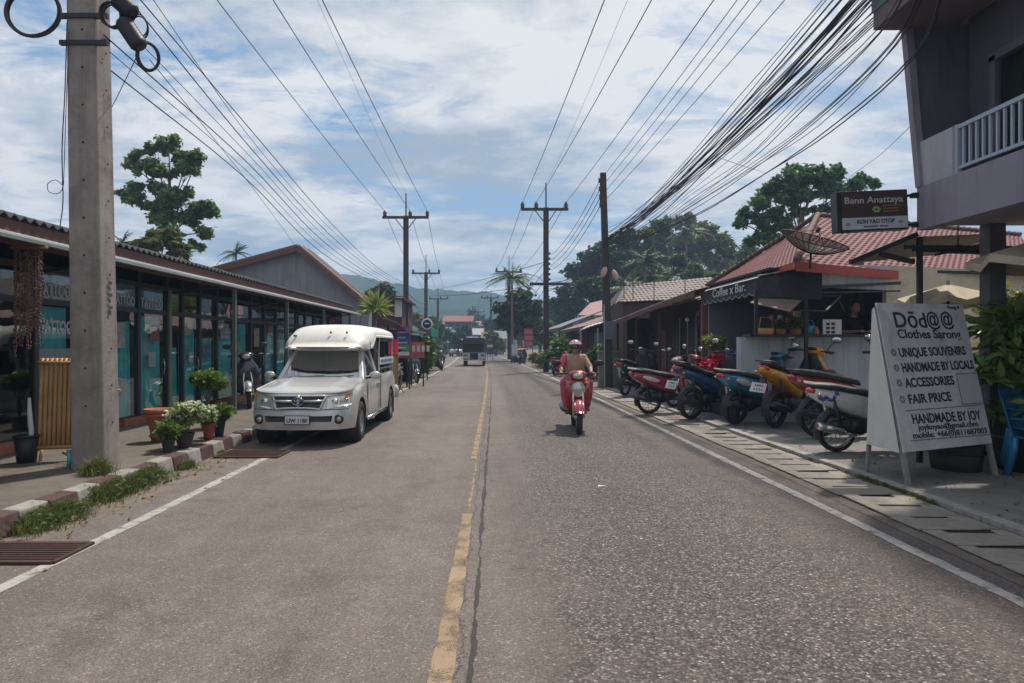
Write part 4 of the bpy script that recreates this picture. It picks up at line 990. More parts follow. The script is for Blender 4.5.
    panes.append(('rear_window', frame(B[3],B[2],T[2],T[3],(.2,.1,.08,.08), c, Vector((0,1,0))), Vector((0,1,0))))
    c.slab([T[0],T[1],T[2],T[3]], -.03 if False else .035)
    cabo = c.build('cab', SILV, t, bev=.01)
    for nm, q, n_ in panes:
        m = MB(); q = [x-n_*.015 for x in q]; m.add(q+[x-n_*.006 for x in q], [(0,1,2,3),(7,6,5,4),(0,4,5,1),(1,5,6,2),(2,6,7,3),(3,7,4,0)]); m.build(nm, SCR, t)
    m = MB(); m.grid(lambda u, v: (-.60+1.20*u, .56+.03*v-.0, .995+.02*v), 4, 1); m.bar((-.55,.50,1.0),(.05,.53,1.03), .015,.015); m.bar((.0,.50,1.0),(.55,.53,1.03), .015,.015); m.build('wiper', BPL, t, fix=False)
    # dashboard under the glass
    m = MB(); m.box((-.68,.62,.80),(.68,.95,1.0)); m.build('dashboard', BPL, t, bev=.03)
    for x_ in (-.34,.34):
        m = MB(); m.loft([((x_,1.50,.80),(.20,0,0),(0,.06,0)),((x_,1.56,1.10),(.19,0,0),(0,.06,0)),((x_,1.60,1.24),(.12,0,0),(0,.05,0)),((x_,1.61,1.36),(.11,0,0),(0,.04,0))], 12, e=3); m.build('seat_back', M('seat_grey', (.12,.12,.13), .9), t, fix=False)
    m = MB(); m.tube([(.34+.17*math.cos(a), 1.02+.05*math.sin(a), 1.02+.15*math.sin(a)) for a in [2*math.pi*k/20 for k in range(21)]], .014, 6, cap=False); m.build('steering_wheel', BPL, t, fix=False)
    m = MB(); m.box((-.07,1.0,1.38),(.07,1.02,1.43)); m.build('rear_view_mirror', BPL, t)
    m = MB(); m.box((-.60,.80,.995),(.60,.98,1.012)); m.build('reflection_sheet', M('reflection_lilac', (.34,.33,.40), .9), t)  # lilac sheet added to imitate the reflection in the windscreen
    # door lines, handles
    for s in (-1,1):
        d = MB(); x = s*.803
        for (p, q) in (((x,.50,.42),(x,.50,.95)),((x,1.62,.36),(x,1.62,.98)),((x,.62,.355),(x,1.62,.355)),((x,.50,.42),(x,.62,.355))): d.bar(p, q, .008,.008)
        d.bar((x,1.80,.36),(x,1.80,1.0), .012,.012)
        d.build('door_seam', BPL, t)
        h = MB(); h.bar((s*.81,1.42,.86),(s*.81,1.58,.865), .03,.03); h.build('door_handle', SILV, t, bev=.006)
        mm = MB(); mm.ell((s*.90,.62,1.03), (.10,.045,.07), 0, 12); mo = mm.build('wing_mirror', SILV, t, fix=False)
        m2 = MB(); m2.ell((s*.90,.655,1.03), (.085,.02,.055), 0, 12); m2.build('mirror_glass', CHR, mo, fix=False)
        m3 = MB(); m3.tube([(s*.72,.6,.98),(s*.84,.61,1.0)], .022, 6); m3.build('stalk', BPL, mo, fix=False)
    # face: grille, headlights, bumper, plate
    def fy(x, z):  # nose surface y at (x,z), slightly proud
        ax = abs(x); y = np.interp(ax, [p[0] for p in per[:9]], [p[1] for p in per[:9]])
        nz = 0
        if y < -.5: nz = .13*max(0,(z-.58)/.3)**1.3*min(1,(-.5-y)/.3+.3) - .035*math.exp(-((z-.42)/.14)**2)
        return float(y+nz)
    def patch(name, pts_fn, mat, lift=.01, nu=12, nv=4, parent=t, thick=.02):
        m = MB(); m.grid(lambda u, v: (lambda x, z: (x, fy(x,z)-lift, z))(*pts_fn(u,v)), nu, nv, thick=(0,thick,0)); return m.build(name, mat, parent, fix=False)
    def gp(u, v):
        x = (u*2-1)*(.40-.07*(1-v)); return x, .605+.175*v-.02*(abs(u*2-1))**2*(1-v)
    gr = patch('grille', gp, BPL, .012, 16, 5)
    # chrome surround and centre bars
    m = MB()
    pth = [(lambda x,z: (x, fy(x,z)-.03, z))(*gp(u,v)) for u, v in [(k/10,0) for k in range(11)]+[(1,k/4) for k in range(1,5)]+[(1-k/10,1) for k in range(1,11)]+[(0,1-k/4) for k in range(1,5)]]
    m.tube(pth, .017, 6, cap=False)
    for s in (-1,1): m.tube([(s*.09,fy(.09,.69)-.035,.70),(s*.38,fy(.38,.69)-.03,.705)], .019, 6)
    m.tube([(0,fy(0,.7)-.03,.80),(0,fy(0,.7)-.035,.70),(0,fy(0,.7)-.03,.60)], [.02,.03,.03], 6)
    m.build('grille_surround', SILV, t, fix=False)
    m = MB(); P_ = [(.085*math.cos(a), fy(0,.7)-.062, .70+.058*math.sin(a)) for a in [2*math.pi*k/20 for k in range(21)]]; m.tube(P_, .009, 6, cap=False)
    P_ = [(.03*math.cos(a), fy(0,.7)-.062, .705+.048*math.sin(a)) for a in [2*math.pi*k/16 for k in range(17)]]; m.tube(P_, .007, 5, cap=False)
    P_ = [(.06*math.cos(a), fy(0,.7)-.062, .722+.022*math.sin(a)) for a in [2*math.pi*k/16 for k in range(17)]]; m.tube(P_, .007, 5, cap=False)
    m.build('emblem', M('emblem_metal', (.25,.28,.36), .25, .9), t, fix=False)
    for s in (-1,1):
        def hp(u, v, s=s):
            x = .41+u*.345; z0 = .585+.055*u; z1 = .77+.065*u-.06*max(0,u-.7); return s*x, z0+(z1-z0)*v
        h = patch('headlight', hp, LENS, .014, 14, 5)
        m = MB(); m.ell((s*.53, fy(.53,.69)-.012, .69), (.055,.02,.05), 0, 12); m.build('lamp_bowl', CHR, h, fix=False)
        def ap(u, v, s=s): return s*(.675+.06*u), .72+.07*v+.02*u
        patch('indicator', ap, AMB, .02, 4, 3, h)
        m = MB(); m.lathe([(0,-.02),(.046,-.02),(.05,.01),(.0,.01)], (s*.60,fy(.60,.42)-.004,.43), (0,1,0), 16); f_ = m.build('fog_lamp', LENS, t, fix=False)
        m = MB(); m.lathe([(.046,-.028),(.072,-.018),(.072,.01),(.055,.01)], (s*.60,fy(.60,.42)-.004,.43), (0,1,0), 18); m.build('bezel', BPL, f_, fix=False)
    patch('lower_intake', lambda u, v: ((u*2-1)*(.49+.02*v), .395+.085*v), BPL, .012, 14, 3)
    patch('bumper_seam', lambda u, v: ((u*2-1)*.72, .572+.008*v), BPL, .008, 20, 1)
    m = MB(); yb = fy(0,.42)-.035; m.box((-.18,yb,.365),(.18,yb+.012,.485)); pl_ = m.build('number_plate', M('plate_white', (.62,.64,.66), .5), t, bev=.006)
    text_part('plate_text', 'บพ 1180' if False else 'UW 1180', .085, M('plate_ink', (.03,.03,.08), .6), pl_, (-.155,yb-.003,.39), (R(90),0,0), .31, .002)
    m = MB(); m.box((-.19,yb+.002,.355),(.19,yb+.02,.495)); m.build('plate_frame', BPL, t)
    for s in (-.35,-.12,.12,.35): pass
    # canopy: shell that flows over the cab roof
    def shell(u, v):
        # u across (-1..1), v along from front lip to rear
        y = .62+v*2.98; a = (u*2-1)
        wv = np.interp(v, [0,.08,.25,1], [.62,.735,.765,.765]); ht = float(np.interp(v, [0,.03,.08,.16,.26,.4,.9,1], [0,.14,.27,.36,.405,.42,.42,.40]))
        yy = y + (.10*abs(a)**3 if v < .15 else 0)
        z0 = 1.515 if v > .1 else 1.50
        ang = a*math.pi/2; x = wv*(abs(math.sin(ang))**.72)*(1 if a > 0 else -1); zz = abs(math.cos(ang))**.80
        zb_ = z0 + (.20 if v > .30 else .20*max(0,(v-.2)/.1))*1.0
        return (x, yy, zb_ + (z0+ht-zb_)*zz*(1) )
    m = MB(); m.grid(shell, 34, 40, thick=(0,0,-.025)); m.build('canopy_roof', CANOP, t, fix=False)
    m = MB(); m.tube([(-.64,.70,1.505),(-.4,.64,1.50),(0,.62,1.50),(.4,.64,1.50),(.64,.70,1.505)], .022, 6); m.build('canopy_lip', M('lip_grey', (.12,.12,.125), .5), t, fix=False)
    m = MB(); m.slab([(-.66,.66,1.50),(.66,.66,1.50),(.72,1.5,1.505),(-.72,1.5,1.505)], .02); m.build('canopy_underside', CANOP, t)
    for x, y_, z_ in ((.10,.82,1.80),(.38,.84,1.795)):
        m = MB(); m.ell((x,.80+.0,z_-.03), (.022,.02,.022), 0, 8); m.build('marker_lamp', REDL, t, fix=False)
    m = MB(); m.ell((-.52,.80,1.71), (.035,.03,.02), 0, 8); m.build('roof_vent', BPL, t, fix=False)
    for s in (-1,1):
        for y_ in (1.92,2.45,3.0,3.58):
            m = MB(); m.bar((s*.745,y_,1.0),(s*.745,y_,1.74), .03,.035); m.build('canopy_post', SILV if y_ in (1.92,3.58) else BPL, t)
        m = MB(); m.bar((s*.76,1.9,1.24),(s*.76,3.6,1.24), .02,.13); m.build('side_board', M('side_board_white', (.6,.62,.63), .5), t)
        m = MB(); 
        for k in range(9): m.bar((s*.773,2.0+.17*k,1.24),(s*.773,2.1+.17*k,1.24), .004,.055+.02*(k % 2))
        m.build('side_lettering', M('side_blue', (.05,.13,.35), .5), t)
        m = MB(); m.bar((s*.76,1.9,1.10),(s*.76,3.6,1.10), .025,.03); m.build('hand_rail', CHR, t)
        m = MB(); m.box((s*.45-.17,1.95,.80),(s*.45+.17,3.6,.86)); m.build('bench_seat', BPL, t)
        m = MB(); m.box((s*.745-.01,1.85,1.62),(s*.745+.01,3.6,1.74)); m.build('side_valance', BPL, t)
    m = MB(); m.tube([(.30,-.0,.3),(.30,.0,.3)], .01); 
    return t
pickup()

def far_songthaew():
    Y = 50.0; c = at(474, 365, Y)
    t = thing('songthaew', 'grey songthaew pickup with a dark canopy driving away in the distance', 'songthaew', (c.x,Y,0))
    GY = carpaint('grey_blue_paint', (.20,.24,.26))
    m = MB(); m.box((-.83,0,.50),(.83,2.1,1.0)); m.box((-.85,2.1,.45),(.85,4.4,1.0)); m.build('body', GY, t, bev=.04)
    m = MB(); m.box((-.72,2.2,1.0),(.72,3.6,1.6)); m.build('cab', GY, t, bev=.08)
    m = MB(); m.box((-.30,-.02,.48),(.30,.0,.97)); m.box((-.72,.1,1.02),(.72,2.1,1.62)); m.build('cargo_interior', M('songthaew_dark', (.02,.02,.022), .9), t)
    m = MB()
    m.prism([(-.86,1.62),(-.84,1.95),(-.7,2.08),(.7,2.08),(.84,1.95),(.86,1.62)], -.05, 2.9, f=lambda a,b,z: (a,z,b)); m.build('canopy', M('dark_canopy', (.045,.04,.04), .8), t, bev=.03)
    for s in (-1,1):
        for y in (.02,1.1,2.05):
            m = MB(); m.bar((s*.8,y,.98),(s*.8,y,1.65), .05,.05); m.build('post', BLKM, t)
        m = MB(); m.box((s*.62-.14,-.03,.72),(s*.62+.14,-.005,.86)); m.build('tail_light', REDL, t)
        m = MB(); m.box((s*.55-.25,-.02,.56),(s*.55+.25,-.003,.94)); m.build('tail_panel', M('pale_panel', (.38,.44,.46), .5), t)
        for y in (.8,3.6):
            m = MB(); m.lathe([(0,-.1),(.2,-.1),(.31,-.08),(.32,0),(.31,.08),(.2,.1),(0,.1)], (s*.70,y,.32), (1,0,0), 18); m.build('wheel', TYRE, t, fix=False)
    m = MB(); m.box((-.8,-.18,.40),(.8,-.05,.48)); m.build('rear_step', CHR, t)
far_songthaew()

# ---------------------------------------------------------------- scooters
def wheelY(mb_t, mb_r, x, r, w, spokes=True):
    mb_t.lathe([(r*.80,-w*.35),(r*.90,-w/2),(r*.98,-w*.3),(r,0),(r*.98,w*.3),(r*.90,w/2),(r*.80,w*.35),(r*.80,-w*.35)], (x,0,r), (0,1,0), 26)
    mb_r.lathe([(r*.82,-w*.30),(r*.82,w*.30),(r*.75,w*.22),(r*.75,-w*.22),(r*.82,-w*.30)], (x,0,r), (0,1,0), 26)
    mb_r.lathe([(0,-w*.7),(r*.14,-w*.7),(r*.14,w*.7),(0,w*.7)], (x,0,r), (0,1,0), 10)
    for k in range(16 if spokes else 5):
        a = 2*math.pi*k/(16 if spokes else 5)
        mb_r.bar((x,(-1)**k*w*.4,r),(x+math.cos(a)*r*.78,0,r+math.sin(a)*r*.78), .006 if spokes else .04,.006 if spokes else .02, up=(0,1,0))
def scooter(name, label, loc, rz, col, col2=None, seatc=(.03,.03,.032), rimc=None, exh='black', lean=R(4), plate=True, sporty=False, accent=None, big=1.0, group='motorbikes parked beside the road', spokes=True, cat='scooter', decal=None, shield=None):
    t = thing(name, label, cat, loc, rz, group); t.rotation_euler = (lean, 0, rz); t.scale = (big, big*1.22, big*1.05)
    PA = M('paint_%s' % '_'.join('%d' % (c*100) for c in col), col, .28, .1, var=.08, coat=.7, dirt=.2, dirtc=(.12,.1,.08))
    P2 = M('paint_%s' % '_'.join('%d' % (c*100) for c in (col2 or col)), col2 or col, .3, .1, var=.08, coat=.6)
    ST = M('seat_%d' % int(seatc[0]*100), seatc, .55, var=.15)
    r = .272; wb = 1.24
    for nm, x in (('rear_wheel',0),('front_wheel',wb)):
        a = MB(); b = MB(); wheelY(a, b, x, r, .085, spokes); o = a.build(nm, TYRE, t, fix=False); b.build('rim', rimc or ALLOY, o, fix=False)
    U = lambda hh: (0,hh,0)
    # side cowl
    m = MB()
    secs = [(-.42,.775,.035,.02),(-.36,.77,.09,.07),(-.25,.735,.125,.105),(-.05,.69,.14,.135),(.18,.635,.145,.16),(.36,.585,.135,.165),(.50,.53,.11,.14),(.56,.50,.06,.08)]
    if sporty: secs = [(-.46,.86,.03,.02),(-.38,.84,.08,.05),(-.22,.79,.11,.08),(0,.72,.13,.11),(.2,.64,.14,.14),(.38,.58,.135,.155),(.50,.53,.11,.14),(.56,.50,.06,.08)]
    m.loft([((x,0,z),(0,hwd,0),(0,0,hh)) for x,z,hwd,hh in secs], 18, e=2.6); body = m.build('side_cowl', PA, t, fix=False)
    if accent:
        AC = M('accent_%s' % '_'.join('%d' % (c*100) for c in accent), accent, .35, var=.3, scale=18, coat=.4)
        for s in (-1,1):
            m = MB(); g = random.Random(4)
            for k in range(7 if decal == 'flowers' else 1):
                if decal == 'flowers': m.ell((-.33+.035*k,s*(.10+.004*k),.74+g.uniform(-.05,.05)), (.028,.03,.028), 0, 8)
                else: m.ell((-.02,s*.135,.70), (.20,.02,.045), 0, 12, rot=Matrix.Rotation(R(14),3,'Y'))
            m.build('decal', AC, body, fix=False)
    m = MB(); up = .075 if sporty else 0
    m.loft([((-.40,0,.86+up),(0,.05,0),(0,0,.02)),((-.30,0,.865+up),(0,.10,0),(0,0,.045)),((-.08,0,.845+up*.6),(0,.125,0),(0,0,.05)),((.15,0,.80),(0,.13,0),(0,0,.05)),((.38,0,.765),(0,.115,0),(0,0,.05)),((.52,0,.73),(0,.07,0),(0,0,.04)),((.56,0,.70),(0,.04,0),(0,0,.02))], 16, e=2.6); m.build('seat', ST, t, fix=False)
    m = MB(); m.loft([((-.12,0,.34),(0,.08,0),(0,0,.07)),((.05,0,.34),(0,.11,0),(0,0,.1)),((.30,0,.34),(0,.12,0),(0,0,.11)),((.48,0,.36),(0,.11,0),(0,0,.09)),((.60,0,.34),(0,.09,0),(0,0,.06))], 12, e=3)
    m.bar((-.05,.10,.3),(.30,.10,.36), .09,.13); m.lathe([(0,0),(.075,0),(.085,.03),(.0,.05)], (.18,-.10,.36), (0,-1,0), 14); m.bar((.0,-.07,r),(.30,-.07,.40), .03,.05)
    m.tube([(-.02,-.115,.33),(-.16,-.115,.72)], .022, 8)
    m.build('engine', BPL, t, fix=False)
    m = MB(); m.bar((.0,.11,r),(-.13,.11,.70), .035,.035)
    for k in range(9): m.lathe([(.024,-.006),(.033,0),(.024,.006)], (-.0-.012*k-.012,.112,r+.05+.038*k), (-.28,0,.95), 8)
    m.build('shock_absorber', CHR if not sporty else REDL, t, fix=False)
    m = MB(); m.loft([((.46,0,.32),(0,.13,0),(0,0,.035)),((.60,0,.31),(0,.15,0),(0,0,.035)),((.80,0,.32),(0,.15,0),(0,0,.035)),((.92,0,.38),(0,.14,0),(0,0,.05))], 14, e=4); m.build('footboard', BPL, t, fix=False)
    # leg shield: outer face painted, inner side dark
    sh = [((.90,0,.32),(0,.13,0),(.045,0,.0)),((.965,0,.46),(0,.185,0),(.05,0,0)),((1.0,0,.62),(0,.205,0),(.07,0,0)),((.99,0,.78),(0,.18,0),(.09,0,0)),((.955,0,.90),(0,.11,0),(.07,0,0)),((.93,0,.98),(0,.08,0),(.04,0,0))]
    m = MB(); m.loft(sh, 18, e=2.4); m.build('leg_shield', shield or PA, t, fix=False)
    m = MB(); m.loft([((c[0]-.045,0,c[2]),(0,u[1]*.88,0),(v[0]*.9,0,0)) for c,u,v in sh], 14, e=2.6); m.build('inner_shield', BPL, t, fix=False)
    # fenders
    def fender(x, a0, a1, wd, rr, mat, nm, zc=r):
        m = MB(); m.grid(lambda u, v: (lambda a, l: (x+math.cos(a)*(rr-.55*l*l/wd), l, zc+math.sin(a)*(rr-.55*l*l/wd)))(a0+(a1-a0)*u, (v*2-1)*wd), 14, 6, thick=(0,0,-.006)); m.build(nm, mat, t, fix=False)
    fender(wb, R(20), R(150), .065, r+.035, P2, 'front_fender'); fender(0, R(120), R(200), .06, r+.045, BPL, 'rear_mudguard')
    m = MB()
    for s in (-1,1): m.tube([(wb,s*.075,r),(wb-.14,s*.07,.62),(wb-.22,s*.04,.85)], .017, 7)
    m.tube([(wb-.20,0,.7),(.93,0,1.0)], .025, 8); m.build('front_fork', CHR, t, fix=False)
    # handlebar cowl, lamp, grips, mirrors
    m = MB(); m.loft([((1.09,0,.95),(0,.05,0),(0,0,.04)),((1.05,0,.96),(0,.115,0),(0,0,.075)),((.97,0,.98),(0,.13,0),(0,0,.07)),((.90,0,.985),(0,.10,0),(0,0,.05)),((.87,0,.985),(0,.05,0),(0,0,.02))], 16, e=2.4); hc = m.build('handlebar_cowl', PA, t, fix=False)
    m = MB(); m.ell((1.085,0,.955), (.03,.075,.055), 0, 12); m.build('headlight', LENS, hc, fix=False)
    m = MB(); m.ell((.885,0,1.02), (.03,.08,.03), 0, 10); m.build('speedometer', BPL, hc, fix=False)
    m = MB(); m.tube([(.86,-.27,.985),(.92,-.14,.99),(.95,0,.97),(.92,.14,.99),(.86,.27,.985)], .012, 6)
    for s in (-1,1): m.tube([(.84,s*.30,.98),(.885,s*.20,.99)], .021, 8); m.tube([(.93,s*.15,1.0),(.92,s*.3,.985)], .008, 5)
    m.build('handlebar', BPL, t, fix=False)
    for s in (-1,1):
        m = MB(); m.tube([(.91,s*.20,1.0),(.90,s*.26,1.10),(.91,s*.30,1.14)], .007, 5); mo = m.build('mirror', BPL, t, fix=False)
        m = MB(); m.ell((.915,s*.31,1.17), (.022,.078,.052), 0, 12); m.build('mirror_shell', BPL, mo, fix=False)
        m = MB(); m.ell((.900,s*.31,1.17), (.014,.070,.045), 0, 12); m.build('mirror_glass', CHR, mo, fix=False)
        m = MB(); m.ell((1.03,s*.125,.84 if not sporty else .8), (.03,.035,.022), 0, 8); m.build('front_indicator', AMB, t, fix=False)
    m = MB(); m.ell((-.40,0,.80+up), (.045,.085,.04), 0, 12); tl = m.build('tail_light', REDL, t, fix=False)
    for s in (-1,1):
        m = MB(); m.ell((-.36,s*.115,.76+up*.6), (.03,.025,.022), 0, 8); m.build('rear_indicator', AMB, t, fix=False)
    m = MB(); m.tube([(-.20,.10,.88+up),(-.42,.10,.90+up),(-.47,0,.90+up),(-.42,-.10,.90+up),(-.20,-.10,.88+up)], .013, 6); m.build('grab_rail', P2 if not sporty else BPL, t, fix=False)
    if plate:
        m = MB(); m.box((-.004,-.10,-.07),(.004,.10,.07)); m.xf(Matrix.Translation((-.50,0,.60)) @ Matrix.Rotation(R(24),4,'Y')); o = m.build('number_plate', M('bike_plate', (.58,.58,.56), .5, dirt=.3), t)
        m = MB(); m.bar((-.36,0,.74),(-.49,0,.62), .07,.02)
        m.build('plate_bracket', BPL, t)
        m = MB()
        for k in range(4): m.box((-.008,-.06+.032*k,.012),(-.005,-.045+.032*k,.045)); m.box((-.008,-.065+.034*k,-.045),(-.005,-.048+.034*k,-.012))
        m.xf(Matrix.Translation((-.50,0,.60)) @ Matrix.Rotation(R(24),4,'Y')); m.build('plate_marks', M('plate_marks_grey', (.18,.18,.2), .6), o)
    if lean:
        for ch_ in t.children:
            nm_ = ch_.name.split('.')[0]
            if nm_ in ('handlebar_cowl','handlebar'): ch_.location.z += .12; ch_.scale = (1.0,1.0,1.0)
            elif nm_ == 'mirror': ch_.location.z += .13
            elif nm_ in ('leg_shield','inner_shield'): ch_.scale = (1,1.05,1.13); ch_.location.z = -.03
    ex = {'chrome':CHR,'black':BPL,'dark':M('dark_steel', (.10,.10,.10), .35, .8)}[exh]
    m = MB(); m.tube([(.30,-.10,.26),(.15,-.13,.24),(.0,-.15,.29)], .02, 7); m.tube([(.02,-.155,.285),(-.05,-.158,.30),(-.36,-.165,.375),(-.41,-.165,.385)], [.03,.05,.052,.035], 12); m.tube([(-.05,-.20,.31),(-.30,-.212,.37)], [.02,.02], 6); m.build('exhaust', ex, t, fix=False)
    if lean: m = MB(); m.tube([(.34,.10,.28),(.30,.24,.01)], .012, 6); m.build('side_stand', BLKM, t, fix=False)
    return t
A45 = R(44)
RIMG = M('rim_greenish', (.20,.24,.10), .5, .3, dirt=.3)
sc = {}
sc['red'] = scooter('scooter', 'red and white scooter parked with its tail over the drain covers', (3.42,15.2,.02), R(9), (.30,.022,.04), (.6,.58,.56), accent=(.62,.6,.6), rimc=RIMG, exh='dark', plate=False, big=1.08)
sc['navy'] = scooter('scooter', 'navy blue sporty scooter parked between the red and white one and the light blue one', (4.0,13.95,.03), R(29), (.018,.06,.17), (.03,.03,.035), sporty=True, rimc=BLKM, big=1.16)
sc['light'] = scooter('scooter', 'light blue and cream retro scooter parked left of the yellow one', (4.55,12.95,.045), R(29), (.03,.22,.40), (.55,.50,.40), accent=(.65,.6,.58), rimc=BLKM, big=1.12, plate=False)
sc['yellow'] = scooter('scooter', 'yellow and black sporty scooter with a white number plate', (5.10,12.45,.045), R(36), (.62,.29,.012), (.04,.04,.04), sporty=True, rimc=BLKM, shield=M('paint_62_28_1', (.62,.29,.012), .28), big=1.2)
sc['white'] = scooter('scooter', 'white scooter with blue flower decals and chrome exhaust beside the sign board', (4.80,9.62,.045), R(6), (.62,.61,.60), (.6,.56,.5), accent=(.03,.04,.30), decal='flowers', exh='chrome', plate=False, big=1.04)
sc['redb'] = scooter('scooter', 'dark red scooter with a black seat parked behind the white one', (5.25,11.1,.045), R(4), (.25,.015,.02), (.03,.03,.03), exh='black', lean=R(3), big=1.18, plate=False)
sc['green'] = scooter('motorbike', 'dark green motorbike at the far end of the near parking row', (3.85,20.3,.045), R(52), (.03,.09,.07), (.03,.05,.045), exh='black', cat='motorbike', big=1.15, plate=False)
sc['back1'] = scooter('scooter', 'dark maroon scooter in the shade deep behind the green motorbike', (4.6,21.6,.045), R(60), (.12,.02,.03), None, cat='scooter')
sc['back2'] = scooter('scooter', 'black scooter in the shade in front of the wooden shed', (5.3,19.6,.045), R(75), (.03,.03,.035), None)
sc['back3'] = scooter('scooter', 'pink and white scooter turned towards the road before the wooden shed', (5.35,17.3,.045), R(215), (.45,.22,.24), (.6,.58,.56))
sc['back4'] = scooter('scooter', 'grey and black scooter half hidden behind the navy blue one', (5.0,15.9,.045), R(30), (.08,.085,.09), (.35,.36,.36))
sc['back5'] = scooter('scooter', 'pale blue grey scooter hidden between the light blue and yellow ones', (5.3,14.2,.045), R(30), (.25,.33,.36), (.4,.42,.42))
sc['lshade'] = scooter('motorbike', 'black motorbike standing in the shade before the left shop row', (-5.75,16.0,.172), R(-70), (.03,.035,.04), (.3,.3,.3), cat='motorbike', spokes=True)
sc['lfar1'] = scooter('scooter', 'black scooter parked on the verge just behind the pickup', (-3.15,22.0,.0), R(-95), (.025,.027,.03), None, cat='scooter')
sc['lfar2'] = scooter('scooter', 'dark grey scooter farther along the left verge under the red sign', (-3.6,29.0,.0), R(-70), (.08,.085,.09), None, cat='scooter')
sc['lfar3'] = scooter('scooter', 'black scooter parked at the end of the left hedge', (-3.45,43,0), R(-80), (.04,.03,.04), None, cat='scooter')
sc['lfar4'] = scooter('scooter', 'white and purple scooter parked beside the black one at the hedge end', (-3.75,46,0), R(-110), (.45,.42,.48), None, cat='scooter')
sc['rfar1'] = scooter('scooter', 'red scooter parked by the far right bushes', (3.0,34,0), R(60), (.4,.03,.04), None, cat='scooter')
sc['rfar2'] = scooter('scooter', 'dark scooter on the far right roadside under the palm', (2.0,55,0), R(70), (.05,.05,.055), None, cat='scooter')
sc['edge'] = scooter('scooter', 'red and blue scooter mostly hidden behind the blue plastic chair at the right edge', (6.9,8.9,.045), R(14), (.3,.03,.05), (.05,.15,.35), exh='chrome')

# ---------------------------------------------------------------- rider and scooter
RD = scooter('scooter', 'red scooter ridden towards the camera in the right lane', (1.52,13.10,0), R(-93), (.30,.012,.022), (.42,.05,.07), lean=R(0), plate=False, group=None, exh='dark')
# oval front lamp panel of the ridden scooter
m = MB(); m.ell((1.085,0,.735), (.03,.09,.12), 0, 14); hl = m.build('front_lamp', LENS, RD, fix=False)
m = MB(); P_ = [(1.092,.092*math.cos(a),.735+.12*math.sin(a)) for a in [2*math.pi*k/20 for k in range(21)]]; m.tube(P_, .008, 5, cap=False); m.build('lamp_ring', CHR, hl, fix=False)
m = MB()
for s in (-1,1): m.ell((1.06,s*.14,.80), (.02,.02,.09), 0, 10, rot=Matrix.Rotation(R(-22*s),3,'X'))
m.build('shield_stripe', M('pale_red', (.5,.2,.2), .4), RD, fix=False)

def capsule_body(mb, chain, n=12):
    for pts, rr in chain:
        P = [Vector(p) for p in pts]; out = []; orr = []
        d0 = (P[1]-P[0]).normalized(); d1 = (P[-1]-P[-2]).normalized()
        for k in range(3): out.append(P[0]-d0*rr[0]*math.cos(k*math.pi/6)*.9); orr.append(max(.002, rr[0]*math.sin(k*math.pi/6+.15)))
        out += P; orr += list(rr)
        for k in (2,1,0): out.append(P[-1]+d1*rr[-1]*math.cos(k*math.pi/6)*.9); orr.append(max(.002, rr[-1]*math.sin(k*math.pi/6+.15)))
        mb.tube(out, orr, n)
def fused(name, mb, mat, parent, vox=.009, smooth=4):
    o = mb.build(name, mat, parent, fix=True)
    r = o.modifiers.new('fuse', 'REMESH'); r.mode = 'VOXEL'; r.voxel_size = vox; r.use_smooth_shade = True
    s = o.modifiers.new('smooth', 'SMOOTH'); s.iterations = smooth; s.factor = .5
    return o
SKIN = M('skin', (.36,.20,.13), .5, var=.06); SHIRT = M('tan_shirt', (.42,.265,.195), .85, var=.08, scale=12); ROSE = M('rose_sleeve', (.36,.05,.09), .85, var=.15)
TROU = M('pink_trousers', (.42,.10,.15), .85, var=.3, scale=18); HELM = M('pink_helmet', (.55,.20,.24), .25, coat=.8, var=.1)
def hand(mb, p, fwd, lat, curl=1, sc_=1.0):
    """a hand closed round a grip: palm and five bent fingers. fwd: along the fingers, lat: across the knuckles"""
    p = Vector(p); f = Vector(fwd).normalized(); l = Vector(lat).normalized(); dn = f.cross(l).normalized()
    if dn.z > 0: dn = -dn
    mb.loft([(p-f*.045*sc_, l*.026*sc_, dn*.018*sc_),(p, l*.036*sc_, dn*.017*sc_),(p+f*.035*sc_, l*.04*sc_, dn*.015*sc_),(p+f*.045*sc_, l*.038*sc_, dn*.012*sc_)], 12, e=2.6)
    for k, ln in enumerate((.030,.034,.032,.025)):
        a = p+f*.038*sc_+l*(-.029+.019*k)*sc_
        capsule_body(mb, [([a, a+(f*.9+dn*.2)*ln*sc_, a+(f*.9+dn*.2)*ln*sc_+(dn)*ln*.9*sc_*curl+f*.01*(1-curl), a+(f*.5+dn*.2)*ln*sc_+(dn*1.3-f*.4)*ln*sc_*curl], [.0092*sc_,.009*sc_,.0085*sc_,.0075*sc_])], 7)
    a = p-f*.015*sc_-l*.03*sc_
    capsule_body(mb, [([a, a-l*.018*sc_+f*.018*sc_+dn*.014*sc_, a-l*.004*sc_+f*.04*sc_+dn*.03*sc_], [.0105*sc_,.0095*sc_,.008*sc_])], 7)
